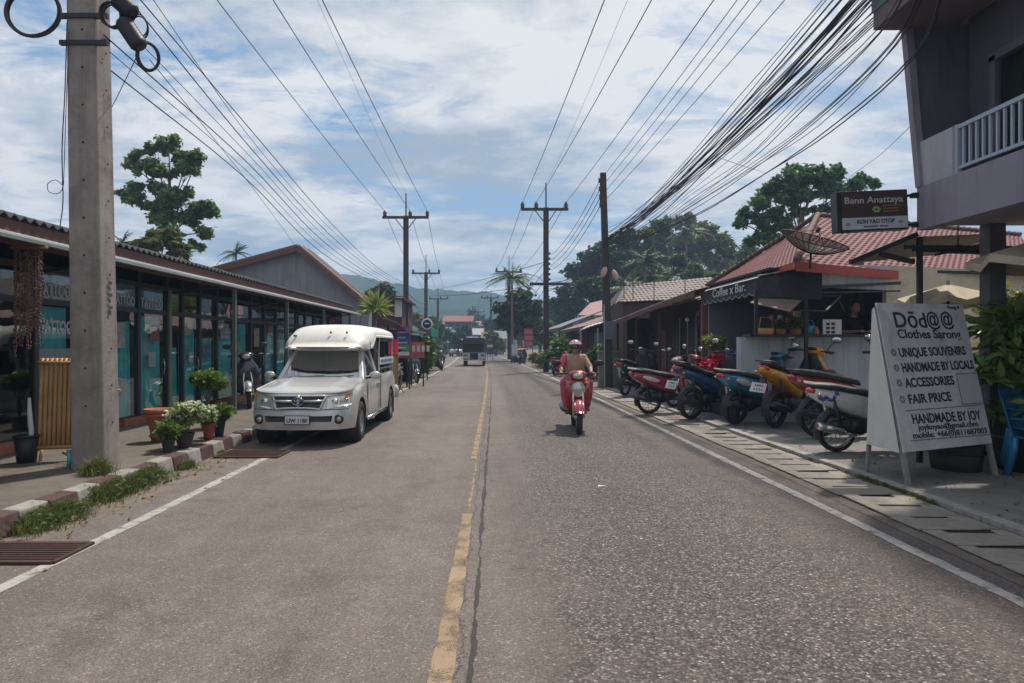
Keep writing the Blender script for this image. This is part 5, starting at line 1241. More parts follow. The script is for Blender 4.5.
def rider():
    t = thing('person', 'person in a pink helmet, tan top and rose sleeves riding the red scooter', 'person', (1.52,13.10,0), R(-93))
    b = MB()   # local: x forward, z up; hips on the seat
    ch = []
    ch.append(([(.20,0,.90),(.22,0,1.02),(.25,0,1.16),(.27,0,1.30)], [.15,.135,.14,.12]))
    ch.append(([(.23,-.07,1.02),(.27,-.10,1.27)], [.09,.085])); ch.append(([(.23,.07,1.02),(.27,.10,1.27)], [.09,.085]))
    ch.append(([(.27,-.15,1.31),(.27,.15,1.31)], [.062,.062]))
    ch.append(([(.27,0,1.32),(.30,0,1.42)], [.055,.05]))          # neck
    for s in (-1,1):
        ch.append(([(.27,s*.175,1.31),(.40,s*.27,1.13)], [.055,.042])); ch.append(([(.40,s*.27,1.13),(.62,s*.27,1.05),(.80,s*.285,1.035)], [.042,.036,.026]))
        ch.append(([(.22,s*.09,.92),(.46,s*.18,.88),(.64,s*.235,.86)], [.085,.072,.056])); ch.append(([(.64,s*.235,.86),(.65,s*.225,.64),(.64,s*.19,.44)], [.056,.054,.036]))
        ch.append(([(.62,s*.185,.40),(.70,s*.19,.39),(.78,s*.19,.383)], [.036,.032,.026]))
    capsule_body(b, ch)
    b.ell((.33,0,1.50), (.095,.075,.115), 0, 18, m=12); b.ell((.345,0,1.44), (.07,.052,.06), 0, 12)
    b.ell((.432,0,1.475), (.018,.013,.02), 0, 8); b.ell((.42,0,1.432), (.012,.024,.007), 0, 8)
    for s in (-1,1):
        b.ell((.325,s*.076,1.485), (.018,.010,.03), 0, 8); b.ell((.40,s*.03,1.505), (.014,.018,.012), 0, 8)
        hand(b, (.835,s*.292,1.022), (1,s*.12,-.12), (0,-s,0))
    fused('body', b, SKIN, t)
    # clothing
    m = MB(); capsule_body(m, [([(.19,0,.90),(.22,0,1.02),(.25,0,1.16),(.27,0,1.29)], [.158,.148,.152,.130]), ([(.23,-.07,1.0),(.27,-.11,1.27)], [.102,.095]), ([(.23,.07,1.0),(.27,.11,1.27)], [.102,.095]), ([(.27,-.155,1.315),(.27,.155,1.315)], [.07,.07])])
    for s in (-1,1): capsule_body(m, [([(.27,s*.165,1.31),(.40,s*.27,1.135)], [.064,.052])])
    fused('shirt', m, SHIRT, t)
    m = MB(); capsule_body(m, [([(.27,-.185,1.315),(.405,-.275,1.13)], [.076,.066])]); fused('shoulder_sleeve', m, ROSE, t)
    for s in (-1,1):
        m = MB(); capsule_body(m, [([(.20,s*.08,.92),(.46,s*.18,.885),(.645,s*.235,.865)], [.10,.085,.070]), ([(.645,s*.235,.865),(.655,s*.225,.64),(.65,s*.19,.47)], [.070,.066,.058])]); fused('trouser_leg', m, TROU, t)
        m = MB(); m.loft([((.58,s*.185,.38),(0,.03,0),(0,0,.02)),((.62,s*.185,.39),(0,.04,0),(0,0,.03)),((.70,s*.19,.385),(0,.043,0),(0,0,.028)),((.78,s*.19,.378),(0,.045,0),(0,0,.02)),((.82,s*.19,.374),(0,.03,0),(0,0,.012))], 12, e=2.5); m.build('shoe', BPL, t, fix=False)
    # open-face helmet with dark visor
    m = MB()
    def hs(u, v):
        a = R(-118)+R(236)*u; e = -.55+v*2.12; rr = .135
        back = a+math.pi
        return (.315+rr*1.02*math.cos(e)*math.cos(math.pi+a)*1.0, rr*.92*math.cos(e)*math.sin(math.pi+a), 1.515+.135*math.sin(e))
    m.grid(hs, 26, 12, thick=(0,0,.0001))
    def cap(u, v):
        a = R(360)*u; e = .30+v*1.27; rr = .138
        return (.318+rr*1.02*math.cos(e)*math.cos(a), rr*.93*math.cos(e)*math.sin(a), 1.515+.138*math.sin(e))
    m.grid(cap, 28, 8); h = m.build('helmet', HELM, t, fix=False)
    m = MB(); m.grid(lambda u, v: (lambda a, e: (.32+.145*math.cos(e)*math.cos(a), .135*math.cos(e)*math.sin(a), 1.515+.14*math.sin(e)))(R(-74)+R(148)*u, -.34+v*.66), 16, 6, thick=(-.003,0,0)); m.build('visor', M('visor', (.03,.02,.03), .12, coat=.7), h, fix=False)
    m = MB(); m.tube([(.40,-.10,1.565),(.455,-.05,1.572),(.47,0,1.575),(.455,.05,1.572),(.40,.10,1.565)], .012, 6); m.build('visor_band', WHT, h, fix=False)
    return t
rider()
# ================================================================ RIGHT SIDE
# ---- A-frame sign
PANW = M('sign_panel_white', (.60,.58,.61), .7, var=.10, scale=7, dirt=.55, dirtc=(.20,.19,.20), dscale=3)
PANL = M('sign_side_white', (.62,.61,.56), .7, var=.05, dirt=.3, dirtc=(.4,.38,.33))
INK = M('sign_ink', (.035,.035,.045), .7, var=.3, scale=30)
WGRY = M('weathered_leg', (.22,.21,.20), .85, var=.3, scale=14)
gz = .045
FL = Vector((4.44,7.31,gz)); FR = Vector((5.81,7.87,gz))
u = (FR-FL).normalized(); wid = (FR-FL).length; nb = Vector((-.07,.52,0))   # from the front feet to below the apex
ap = 2.0
t = thing('sign_board', 'white hand-lettered A-frame sign board of a clothes shop standing on the right forecourt', 'sign board', FL)
def SP(a, h, off=0.0): return u*wid*a + nb*(h/ap) + Vector((0,0,h))
m = MB(); P = [SP(0,.34),SP(1,.36),SP(1,2.0),SP(0,1.99)]
nrm = (u.cross(SP(0,1)-SP(0,0))).normalized()
if nrm.y > 0: nrm = -nrm
m.add(P+[p-nrm*.02 for p in P], [(0,1,2,3),(7,6,5,4),(0,4,5,1),(1,5,6,2),(2,6,7,3),(3,7,4,0)]); m.build('front_panel', PANW, t)
for a in (.012,.988):
    m = MB(); m.bar(SP(a,0)-nrm*.03,SP(a,1.95)-nrm*.03,.045,.045); m.build('front_leg', WGRY, t)
def BP(a, h): return (u*wid*a+Vector((-.03,.80,0))).lerp(u*wid*a+nb, h/ap)+Vector((0,0,h))
for a in (.012,.988):
    m = MB(); m.bar(BP(a,0),BP(a,1.93),.04,.04); m.build('rear_leg', WGRY, t)
m = MB(); q = [SP(.0,.34)-nrm*.035,SP(.0,1.93)-nrm*.05,BP(0,1.93),BP(0,.34)]; m.add([x-u*.026 for x in q]+[x-u*.020 for x in q], [(0,1,2,3),(7,6,5,4),(0,4,5,1),(1,5,6,2),(2,6,7,3),(3,7,4,0)]); m.build('side_panel', PANL, t)
m = MB(); q = [BP(0,.34),BP(1,.34),BP(1,1.95),BP(0,1.95)]; m.add([x+nb*.03 for x in q]+[x+nb*.01 for x in q], [(0,1,2,3),(7,6,5,4),(0,4,5,1),(1,5,6,2),(2,6,7,3),(3,7,4,0)]); m.build('rear_panel', PANL, t)
xr = u; zr = nrm; yr = zr.cross(xr).normalized()
if yr.z < 0: yr = -yr
SR = Matrix((xr, yr, xr.cross(yr))).transposed()
def stext(txt, size, a, h, width, off=.003, nm='lettering', mat=INK, shear=0, tilt=0):
    return text_part(nm, txt, size, mat, t, SP(a,h)+nrm*.003, SR @ Matrix.Rotation(tilt,3,'Z'), width*wid, off, .0015, shear)
TL = R(1.2)
stext('D\u014dd', .26, .15, 1.71, .36, .004)
stext('@', .235, .525, 1.735, .15, .004); stext('@', .235, .69, 1.74, .15, .004)
stext('Clothes Sarong', .15, .165, 1.585, .73, .003)
stext('UNIQUE SOUVENIRS', .145, .145, 1.37, .77, .0042, tilt=TL)
stext('HANDMADE BY LOCALS', .145, .145, 1.20, .83, .0042, tilt=TL)
stext('ACCESSORIES', .145, .15, 1.03, .56, .0042, tilt=TL)
stext('FAIR PRICE', .145, .15, .85, .48, .0042, tilt=TL)
stext('HANDMADE BY JOY', .15, .15, .635, .78, .004)
stext('joykoyao@gmail.com', .085, .20, .562, .68, .002)
stext('mobile: +66(0)811687003', .09, .125, .478, .84, .002)
stext('Gang 9', .055, .80, 1.945, .15, .002, mat=M('blue_ink', (.03,.05,.16), .7))
BL = M('faint_flower_ink', (.20,.20,.23), .8, var=.4, scale=30)
m = MB()
for (a, h) in ((.085,1.42),(.085,1.25),(.085,1.08),(.085,.90)):
    c0 = SP(a,h)+nrm*.003
    for k in range(6):
        an = k*math.pi/3; e = c0+(xr*math.cos(an)+yr*math.sin(an))*.030; m.lathe([(.008,0),(.016,0),(.016,.0015),(.008,.0015)], e, nrm, 8)
m.build('flower_bullets', BL, t, fix=False)
m = MB()
for (p, q) in ((SP(.10,.775),SP(.98,.80)),(SP(.10,.455),SP(.98,.46)),(SP(.745,.80),SP(.745,1.165)),(SP(.745,1.165),SP(.995,1.17)),(SP(.745,.815),SP(.995,.82))): m.bar(p+nrm*.002, q+nrm*.002, .012, .003, up=nrm)
m.build('ruled_lines', BL, t)
m = MB(); q = [SP(.755,.83),SP(.99,.83),SP(.99,1.155),SP(.755,1.155)]; m.add([x+nrm*.0015 for x in q]+[x+nrm*.004 for x in q], [(3,2,1,0),(4,5,6,7),(0,1,5,4),(1,2,6,5),(2,3,7,6),(3,0,4,7)]); m.build('patch_panel', M('patch_white', (.50,.49,.51), .7, var=.05), t)

# ---- near building
MAUV = M('mauve_render', (.27,.24,.29), .85, var=.1, scale=1.2, streak=.45, dirt=.3, dirtc=(.15,.13,.16), bmp=.15)
MAUVL = M('pale_mauve_render', (.42,.40,.43), .85, var=.08, scale=1.2, streak=.4, dirt=.3, dirtc=(.22,.2,.22))
MAUVSH = M('shaded_mauve_render', (.11,.105,.135), .85, var=.12, scale=1.2, streak=.4)  # mauve render darkened to carry the shade inside the balcony recess
RAIL = M('rail_blue_grey', (.36,.42,.50), .5, var=.1)
BX = 5.30
t = thing('guesthouse', 'mauve two-storey guesthouse with an upper balcony, cut by the right frame edge', 'guesthouse', (0,0,0))
ZB = 2.99; ZP = 4.07; ZT = 5.62; YF = 8.58
# spandrel beam below the balcony
m = MB(); m.box((BX,1.0,ZB),(BX+.18,YF,3.52)); m.build('balcony_fascia', MAUV, t)
m = MB(); m.box((BX+.18,1.0,ZB+.06),(9.8,YF,3.36)); m.build('balcony_slab', MAUV, t)
m = MB(); m.box((BX+.02,YF-.64,3.52),(BX+.12,YF-.0,ZP+.02)); m.build('parapet_panel', MAUVL, t)
# leaning end pier
m = MB(); m.add([(BX-.02,YF-.10,3.52),(BX+.06,YF-.10,3.52),(BX+.06,YF,3.52),(BX-.02,YF,3.52),(BX-.05,YF+.17,5.7),(BX+.05,YF+.17,5.7),(BX+.05,YF+.27,5.7),(BX-.05,YF+.27,5.7)],
   [(0,3,2,1),(4,5,6,7),(0,1,5,4),(1,2,6,5),(2,3,7,6),(3,0,4,7)]); m.build('corner_pier', MAUV, t)
m = MB(); m.add([(BX+.065,YF-.06,3.36),(9.8,YF-.06,3.36),(9.8,YF+.02,3.36),(BX+.065,YF+.02,3.36),(BX+.055,YF+.19,5.7),(9.8,YF+.19,5.7),(9.8,YF+.25,5.7),(BX+.055,YF+.25,5.7)],
   [(0,3,2,1),(4,5,6,7),(0,1,5,4),(1,2,6,5),(2,3,7,6),(3,0,4,7)]); m.build('end_wall', MAUVSH, t)
XW = 6.02
m = MB(); m.box((XW,1,3.36),(XW+.2,5.6,5.7)); m.box((XW,5.6,5.06),(XW+.2,8.28,5.7)); m.box((XW,8.28,3.36),(XW+.2,YF+.1,5.7)); m.build('rear_wall', MAUVSH, t)
m = MB(); m.box((XW-.05,8.16,3.36),(XW-.0,8.26,5.02)); m.box((XW-.05,5.55,4.96),(XW,8.26,5.06)); m.box((XW-.03,7.3,3.36),(XW+.03,7.4,4.96)); m.build('door_frame', M('frame_mauve', (.13,.12,.15), .7), t)
m = MB(); m.grid(lambda a, b: (XW+.14+.02*math.sin(a*40), 5.6+a*2.6, 3.36+b*1.65), 40, 2); m.build('curtain', M('olive_curtain', (.26,.32,.20), .9), t, fix=False)
m = MB(); m.box((XW+.03,5.6,3.36),(XW+.04,8.16,4.96)); m.build('door_glass', M_glass('dark_glass', see=.6), t)
# roof slab and soffit
m = MB(); m.box((4.85,1,5.82),(9.8,8.80,6.6)); m.build('roof_slab', M('slab_blue_grey', (.15,.18,.22), .8, dirt=.4), t)
m = MB(); m.box((4.87,1,5.60),(5.85,8.79,5.818)); m.build('roof_beam', M('beam_taupe', (.16,.13,.13), .85), t)
m = MB(); m.box((5.85,1,5.69),(9.8,8.75,5.815)); m.build('soffit', M('soffit_mauve', (.27,.23,.25), .85), t)
# railing
m = MB(); m.bar((BX+.07,1,ZP-.0),(BX+.07,YF-.66,ZP), .05,.045); m.bar((BX+.07,1,3.60),(BX+.07,YF-.66,3.60), .035,.035); m.bar((BX+.07,YF-.66,3.53),(BX+.07,YF-.66,ZP+.03), .06,.06); m.build('railing_frame', RAIL, t)
y = YF-.76
while y > 3.5:
    m = MB(); m.bar((BX+.07,y,3.61),(BX+.07,y,ZP-.02), .026,.026); m.build('baluster', RAIL, t); y -= .105
# ground floor
m = MB(); m.box((6.10,8.42,0),(6.30,8.6,ZB+.06)); m.build('column', M('column_slate', (.12,.12,.14), .85, dirt=.3), t)
m = MB(); m.box((8.2,1,0),(8.4,YF,ZB+.06)); m.build('ground_wall', M('cream_wall', (.45,.40,.30), .85), t)
# steel canopy reaching over the forecourt
t = thing('steel_canopy', 'dark steel and tin canopy with brackets under the guesthouse balcony', 'canopy', (0,0,0))
a1 = at(853,259,9.0); a2 = at(917,231,9.0)
m = MB(); m.slab([tuple(at(851,261,8.75)), tuple(at(908,237,8.75)), (6.7,8.75,2.99), (6.7,10.4,2.92), tuple(at(862,262,10.6))], .03); m.build('tin_sheet', M('dark_tin', (.10,.085,.085), .6, .2), t)
m = MB()
for (p, q) in ((at(851,262,8.75),at(917,234,8.75)),(at(880,254,8.72),at(914,262,8.72)),(at(851,262,8.75),at(862,263,10.6)),(at(913,249,8.75),Vector((6.6,8.75,2.72)))): m.bar(p, q, .05, .06)
m.bar(at(905,247,8.7),at(1012,248,8.7),.05,.05); m.bar(at(935,262-7,8.7),at(1000,240,8.7),.03,.03); m.build('bracket', BLKM, t)
m = MB(); m.bar((5.44,8.75,.045),(5.44,8.75,2.93), .055,.055); m.build('post', BLKM, t)
# guesthouse projecting sign
SB = M('sign_brown', (.05,.028,.028), .5, var=.15); SBK = M('sign_case', (.012,.014,.016), .4); SLET = M('sign_grey_letters', (.46,.45,.46), .5); SWB = M('sign_white_band', (.42,.45,.50), .5)
Ys = 8.5
a = at(838,232,Ys); b = at(909,192,Ys)
t = thing('projecting_sign', 'dark brown projecting sign box with grey lettering fixed to the guesthouse corner', 'sign', a)
w = b.x-a.x; h = b.z-a.z; rt = R(-2.5)
M4 = Matrix.Rotation(rt,4,'Y')
def sgn(m): return m.xf(M4)
m = MB(); m.box((0,0,0),(w,.16,h)); sgn(m).build('case', SBK, t, bev=.006)
m = MB(); m.box((w*.065,-.006,h*.34),(w*.985,-.001,h*.97)); sgn(m).build('brown_face', SB, t)
m = MB(); m.box((w*.065,-.006,h*.04),(w*.985,-.001,h*.335)); sgn(m).build('white_face', SWB, t)
RX = Matrix.Rotation(rt,3,'Y') @ Matrix.Rotation(R(90),3,'X')
def gtext(tx, sz, x, z, wd, mat, off=.001): text_part('lettering', tx, sz, mat, t, M4 @ Vector((w*x,-.008,h*z)), RX, wd*w, off)
gtext('Bann Anattaya', .115, .10, .69, .82, SLET)
gtext('KOH YAO OTOP', .07, .27, .18, .53, M('sign_dark_ink', (.03,.035,.06), .6), .002)
gtext('souvenir shop', .03, .36, .09, .34, M('sign_dark_ink', (.03,.035,.06), .6))
m = MB(); g = random.Random(2)
for k in range(6): aa = k*1.05; m.ell((w*.55+.035*math.cos(aa),-.009,h*.52+.028*math.sin(aa)), (.020,.003,.016), 0, 8)
sgn(m).build('leaf_emblem', M('emblem_green', (.20,.34,.10), .6), t, fix=False)
m = MB()
for k, z in enumerate((.60,.53,.46)): m.box((w*(.64),-.009,h*z),(w*(.92-.04*k),-.0065,h*(z+.022)))
sgn(m).build('small_print', M('emblem_orange', (.30,.14,.04), .6), t)
m = MB(); m.ell((w*.14,-.009,h*.17), (.03,.002,.02), 0, 8); m.ell((w*.88,-.009,h*.2), (.03,.002,.02), 0, 8); sgn(m).build('small_logos', M('logo_pink', (.32,.18,.22), .6), t, fix=False)
m = MB(); m.bar((w,.08,h*.86),(w+.20,.08,h*.86), .03,.03); m.bar((w,.08,h*.12),(w+.20,.08,h*.12), .03,.03); m.box((w+.10,.04,h*.80),(w+.2,.12,h*.92)); m.box((w+.10,.04,h*.06),(w+.2,.12,h*.18)); sgn(m).build('bracket', BLKM, t)
# hanging lamp
c = at(958,250,8.9); t = thing('hanging_lamp', 'rusty hanging lamp with a wide shade under the balcony', 'lamp', c)
m = MB(); m.lathe([(.03,.07),(.05,.05),(.14,-.005),(.15,-.03),(.14,-.03),(.04,.03)], n=20); m.build('shade', M('brown_enamel', (.16,.09,.07), .6), t, fix=False)
m = MB(); m.tube([(0,0,.06),(0,0,.45)], .008, 5); m.build('cord', BPL, t); m = MB(); m.ell((0,0,-.01),(.03,.03,.04)); m.build('bulb', WHT, t, fix=False)
# umbrellas
CRM = M('cream_canvas', (.52,.45,.33), .85, var=.08, dirt=.3, dirtc=(.3,.25,.18))
def parasol(label, c, r, h, drop, rz=0):
    t = thing('parasol', label, 'parasol', (c.x,c.y,0), rz); m = MB()
    n = 8; top = Vector((0,0,h)); rim = [Vector((r*math.cos(2*math.pi*k/n), r*math.sin(2*math.pi*k/n), h-drop)) for k in range(n)]
    for k in range(n):
        A_, B_ = rim[k], rim[(k+1) % n]; mid = (A_+B_)*.5+Vector((0,0,.02))-(A_+B_)*.02
        m.add([top, A_, mid, B_], [(0,1,2),(0,2,3)]); m.add([A_,mid,B_,B_-Vector((0,0,.09)),mid-Vector((0,0,.09)),A_-Vector((0,0,.09))], [(0,1,4,5),(1,2,3,4)])
    m.build('canopy', CRM, t, fix=False)
    m = MB(); m.tube([(0,0,0),(0,0,h+.05)], .022, 8); m.build('pole', BLKM, t)
    for k in range(n): m = MB(); m.tube([top-Vector((0,0,.03)), rim[k]-Vector((0,0,.0))-Vector((0,0,.02))], .008, 4); m.build('rib', BLKM, t)
parasol('low cream parasol over the plants behind the sign board', at(948,345,10.2), .66, 2.46, .20, .2)
parasol('higher cream parasol at the right edge under the balcony', at(1066,345,7.8), .95, 2.86, .28, .1)

# plants behind the sign
LFG = M_leaf('broad_leaf', (.03,.085,.025), (.20,.30,.08), 3, .3, .35)
LFY = M_leaf('yellow_green_leaf', (.10,.14,.03), (.34,.36,.10), 4, .3, .4)
t = thing('potted_plant', 'tall leafy green plant in a big black pot directly behind the sign board', 'potted plant', (6.35,8.2,.045))
m = MB(); m.lathe([(0,0),(.24,0),(.34,.38),(.35,.42),(.31,.42),(.28,.3),(0,.3)], n=20); m.build('pot', BPL, t, fix=False)
m = MB(); g = random.Random(8)
for k in range(9): m.tube([(g.uniform(-.15,.15),g.uniform(-.15,.15),.3),(g.uniform(-.25,.3),g.uniform(-.2,.2),1.2),(g.uniform(-.45,.5),g.uniform(-.2,.3),1.9)], [.014,.011,.006], 5)
m.build('stems', BARK, t, fix=False)
leaf_mesh('leaves', clump_pts([(-.15,0,1.75,.38),(.3,.1,1.85,.4),(.05,0,1.3,.40),(.55,.1,1.5,.36),(-.3,0,1.2,.3),(.3,0,.9,.34),(-.1,.0,.7,.26),(.7,.1,1.95,.4),(.9,.1,1.6,.4),(.8,.1,1.2,.35)], 3200, 8, .25), .07, LFG, t, 8, aspect=2.6, droop=.3)
bush('yellow-green bush between the sign board and the blue chair', (7.0,8.9,.045), [(0,0,1.0,.42),(.35,0,1.35,.4),(-.3,0,1.4,.36),(.1,.1,1.8,.4),(.6,.1,1.9,.4),(-.2,.1,2.0,.35)], 2800, .07, LFY, 21, 'potted_plant', 'potted plant')
t = thing('banana_plant', 'broad-leaved plant with upright dark leaves at the right edge', 'plant', (6.9,8.0,.045)); g = random.Random(4)
m = MB()
for k in range(9):
    a = g.uniform(0,6.28); e = g.uniform(.7,1.3); L_ = g.uniform(.45,.8); d = Vector((math.cos(a)*math.cos(e), math.sin(a)*math.cos(e), math.sin(e))); s_ = Vector((-math.sin(a), math.cos(a), 0)); p0 = Vector((0,0,.9))
    m.grid(lambda uu, vv, d=d, s_=s_, L_=L_: p0+d*L_*uu-Vector((0,0,.35*L_*uu*uu))+s_*(vv*2-1)*.055*math.sin(math.pi*(.06+.9*uu))+Vector((0,0,.03*abs(vv*2-1))), 9, 4)
m.build('leaves', LFG, t, fix=False); m = MB(); m.tube([(0,0,0),(0,0,.95)], [.06,.045], 8); m.build('stem', M('green_stem', (.12,.18,.06), .7), t, fix=False)
t = thing('planter_tub', 'dark wooden tub on the ground right behind the sign board legs', 'tub', (5.6,8.3,.045)); m = MB(); m.lathe([(0,0),(.26,0),(.30,.30),(.27,.30),(.25,.1)], n=18); m.build('tub', M('tub_wood', (.05,.04,.035), .8), t, fix=False)
m = MB(); m.lathe([(.30,.2),(.31,.2),(.312,.24),(.30,.24)], n=18); m.build('hoop', BLKM, t, fix=False)

# blue plastic chair
BLUP = M('blue_plastic', (.015,.13,.27), .35, var=.15, coat=.3)
t = thing('plastic_chair', 'blue moulded plastic armchair at the right edge of the photo', 'chair', (6.28,7.72,.045), R(200))
m = MB(); m.grid(lambda a, b: (-.24+.48*a, -.22+.44*b, .43+.03*abs(a*2-1)**2-.02*b), 8, 8, thick=.02); m.build('seat', BLUP, t, fix=False)
m = MB(); m.grid(lambda a, b: (-.25+.50*a+.0, -.22-.14*b-.05*(1-abs(2*a-1)**2), .42+.50*b-.04*abs(2*a-1)**2*b), 10, 8, thick=(0,-.02,0)); m.build('backrest', BLUP, t, fix=False)
for s in (-1,1):
    m = MB(); m.loft([((s*.27,.24,0),(.035,0,0),(0,.04,0)),((s*.25,.21,.3),(.03,0,0),(0,.055,0)),((s*.27,.20,.62),(.03,0,0),(0,.035,0))], 10, e=3); m.build('leg', BLUP, t, fix=False)
    m = MB(); m.loft([((s*.27,-.30,0),(.035,0,0),(0,.04,0)),((s*.24,-.25,.3),(.03,0,0),(0,.055,0)),((s*.24,-.23,.44),(.03,0,0),(0,.04,0))], 10, e=3); m.build('leg', BLUP, t, fix=False)
    m = MB(); m.loft([((s*.28,.24,.63),(.035,0,0),(0,0,.015)),((s*.285,.05,.66),(.04,0,0),(0,0,.014)),((s*.26,-.25,.66),(.03,0,0),(0,0,.014))], 10, e=3); m.build('armrest', BLUP, t, fix=False)
for k, zz_ in enumerate((.10,)):
    d_ = dup(t, (6.30,7.80,.045+zz_), R(196), 'second blue plastic armchair nested on top of the other at the right edge')

# ---- red-roofed cafe
RROOF = None
def red_roof_mat():
    m, nt, N, L, out = nodes_of('red_tile_roof')
    p = N.new('ShaderNodeBsdfPrincipled'); L.new(p.outputs[0], out.inputs[0]); tc = N.new('ShaderNodeTexCoord'); V = tc.outputs['Object']
    a = noise_node(N, L, V, 1.2, 8, .7); b = noise_node(N, L, V, 9, 6, .75)
    c = ramp(N, [(.3, (.085,.016,.018)), (.5, (.14,.026,.029)), (.62, (.19,.045,.045)), (.78, (.28,.13,.125))]); L.new(mth(N, L, 'ADD', mth(N, L, 'MULTIPLY', a.outputs[0], .45), mth(N, L, 'MULTIPLY', b.outputs[0], .55)), c.inputs[0])
    d = noise_node(N, L, V, 2.2, 9, .75, .8); dr = ramp(N, [(.56, (1,)*3), (.7, (.55,.5,.5))]); L.new(d.outputs[0], dr.inputs[0])
    L.new(mixc(N, L, 1, c.outputs[0], dr.outputs[0], 'MULTIPLY'), p.inputs['Base Color']); p.inputs['Roughness'].default_value = .7
    L.new(bump(N, L, b.outputs[0], .4, .01), p.inputs['Normal']); return m
RROOF = red_roof_mat()
CREAMW = M('cream_wall', (.45,.40,.30), .85)
BGW = M('pale_blue_wall', (.42,.46,.50), .8, var=.08, scale=1.5, streak=.6, dirt=.4, dirtc=(.22,.23,.24))
C = at(795.7,262,12.5); Fd = Vector((C.x,17.8,C.z)); E = at(1060,286,15.6); Pk = at(818,216,16.3); Pk2 = Vector((15,19.5,Pk.z+.05)); C2 = C
t = thing('cafe_building', 'red tile-roofed cafe with a pale serving counter and black awnings', 'cafe', (0,0,0))
def tiles(m, A, B, D_, E_, rows, waves, amp=.018, step=.02):
    """roof plane A-B along the eave, D_-E_ along the top; corrugation runs upslope"""
    A, B, D_, E_ = map(Vector, (A,B,D_,E_)); n = (B-A).cross(D_-A).normalized()
    if n.z < 0: n = -n
    L_ = (B-A).length
    m.add([A-n*.03, B-n*.03, E_-n*.03, D_-n*.03], [(0,1,2,3)])
    for r_ in range(rows):
        v0 = r_/rows; v1 = (r_+1.15)/rows if r_ < rows-1 else 1
        def f(uu, vv):
            v = v0+(v1-v0)*vv; p = A.lerp(D_, v).lerp(B.lerp(E_, v), uu); s = (p-A).dot((B-A).normalized())
            return p+n*(amp*math.sin(s*2*math.pi/.19)+step*(1-vv)-.004)
        m.grid(f, waves, 1)
m = MB()
tiles(m, C, E, Pk, Pk2, 24, 300, .008, .006); tiles(m, C, Fd, Pk, Pk+Vector((.2,.4,0)), 24, 130, .008, .006)
m.build('roof', RROOF, t, fix=False)
for (p, q, n_) in ((C, Pk, 11), (Fd, Pk, 12), (Pk, Pk2, 16)):
    m = MB()
    for k in range(n_*2): m.tube([p.lerp(q, k/(2*n_))+Vector((0,0,.02)), p.lerp(q, (k+.9)/(2*n_))+Vector((0,0,.045))], [.05,.065], 7)
    m.build('ridge_tiles', M('ridge_dark', (.13,.07,.065), .8, var=.4, scale=8), t, fix=False)
REDF = M('red_fascia', (.36,.05,.035), .6, var=.15)
m = MB(); m.slab([C-Vector((0,.02,.17)), E-Vector((0,.02,.17)), E-Vector((0,.02,0)), C-Vector((0,.02,0))], .03); m.slab([C-Vector((.02,0,.12)), Fd-Vector((.02,0,.12)), Fd, C], .03); m.build('fascia', REDF, t)
# wall band over the opening
YC = 12.95
def fr_(px, py, Y=YC): return at(px, py, Y)
m = MB(); z0 = fr_(810,287).z; z1 = fr_(810,263).z
m.slab([(fr_(811,0).x,YC+.0,z0),(fr_(900,0).x,YC+.45,z0-.02),(fr_(900,0).x,YC+.45,z1),(fr_(811,0).x,YC,z1)], -.06); m.build('wall_band', BGW, t)
m = MB(); m.slab([(fr_(900,0).x,YC+.45,.3),(14,YC+2.2,.3),(14,YC+2.2,z1+.0),(fr_(900,0).x,YC+.45,z1)], -.1); m.build('side_wall', CREAMW, t)
# counter: pale plinth with dark shelf
zc = fr_(800,337,13.2).z
m = MB(); m.slab([(fr_(752,0).x-.05,13.4,0),(7.6,13.4,0),(7.6,13.4,zc),(fr_(752,0).x-.05,13.4,zc)], -.25); m.build('counter_wall', BGW, t)
m = MB(); m.slab([(fr_(752,0).x-.05,13.45,0),(fr_(752,0).x-.05,17.2,0),(fr_(752,0).x-.05,17.2,.66),(fr_(752,0).x-.05,13.45,.66)], .12); m.build('plinth_side', DARKIN, t)  # coloured near-black to stand in for the shaded interior
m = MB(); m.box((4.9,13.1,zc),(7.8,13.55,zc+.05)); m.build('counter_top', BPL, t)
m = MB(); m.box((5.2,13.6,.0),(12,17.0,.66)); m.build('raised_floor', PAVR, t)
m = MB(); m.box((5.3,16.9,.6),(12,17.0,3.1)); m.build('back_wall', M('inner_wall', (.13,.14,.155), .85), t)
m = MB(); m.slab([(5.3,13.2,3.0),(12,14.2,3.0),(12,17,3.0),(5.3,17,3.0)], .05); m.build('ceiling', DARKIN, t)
m = MB(); m.box((fr_(852,0,15).x,15.0,.66),(fr_(858,0,15).x,15.08,3.0)); m.box((fr_(866,0,15).x,15.0,.66),(fr_(900,0,15).x,15.08,3.0)); m.build('inner_partition', M('partition_grey', (.10,.11,.12), .8), t)
# frames, posts, open hatch
m = MB(); m.bar(fr_(806,288),fr_(900,283,13.3),.05,.06); m.bar(fr_(806,293),fr_(900,291,13.3),.03,.03)
m.bar((fr_(806,0).x,YC,0),(fr_(806,0).x,YC,z0+.3),.06,.06); m.build('window_frame', BPL, t)
m = MB(); m.bar((fr_(758,0).x,YC+.1,zc),(fr_(758,0).x,YC+.1,fr_(0,290).z),.06,.06); m.build('post', BPL, t)
m = MB(); hp = [fr_(790,310,12.9),fr_(826,311,12.2),fr_(840,296,13.0),fr_(806,296,13.2)]
for i_ in range(4): m.bar(hp[i_], hp[(i_+1) % 4], .03,.03)
m.bar(fr_(838,298),fr_(845,312,12.9),.025,.025); m.build('hatch_frame', BPL, t)
m = MB(); m.slab([fr_(750,303,13.3),fr_(790,312,12.5),fr_(806,297,13.2),fr_(768,294,14)], .015); m.build('hatch_panel', M('faded_ply', (.22,.17,.13), .85, var=.3), t)
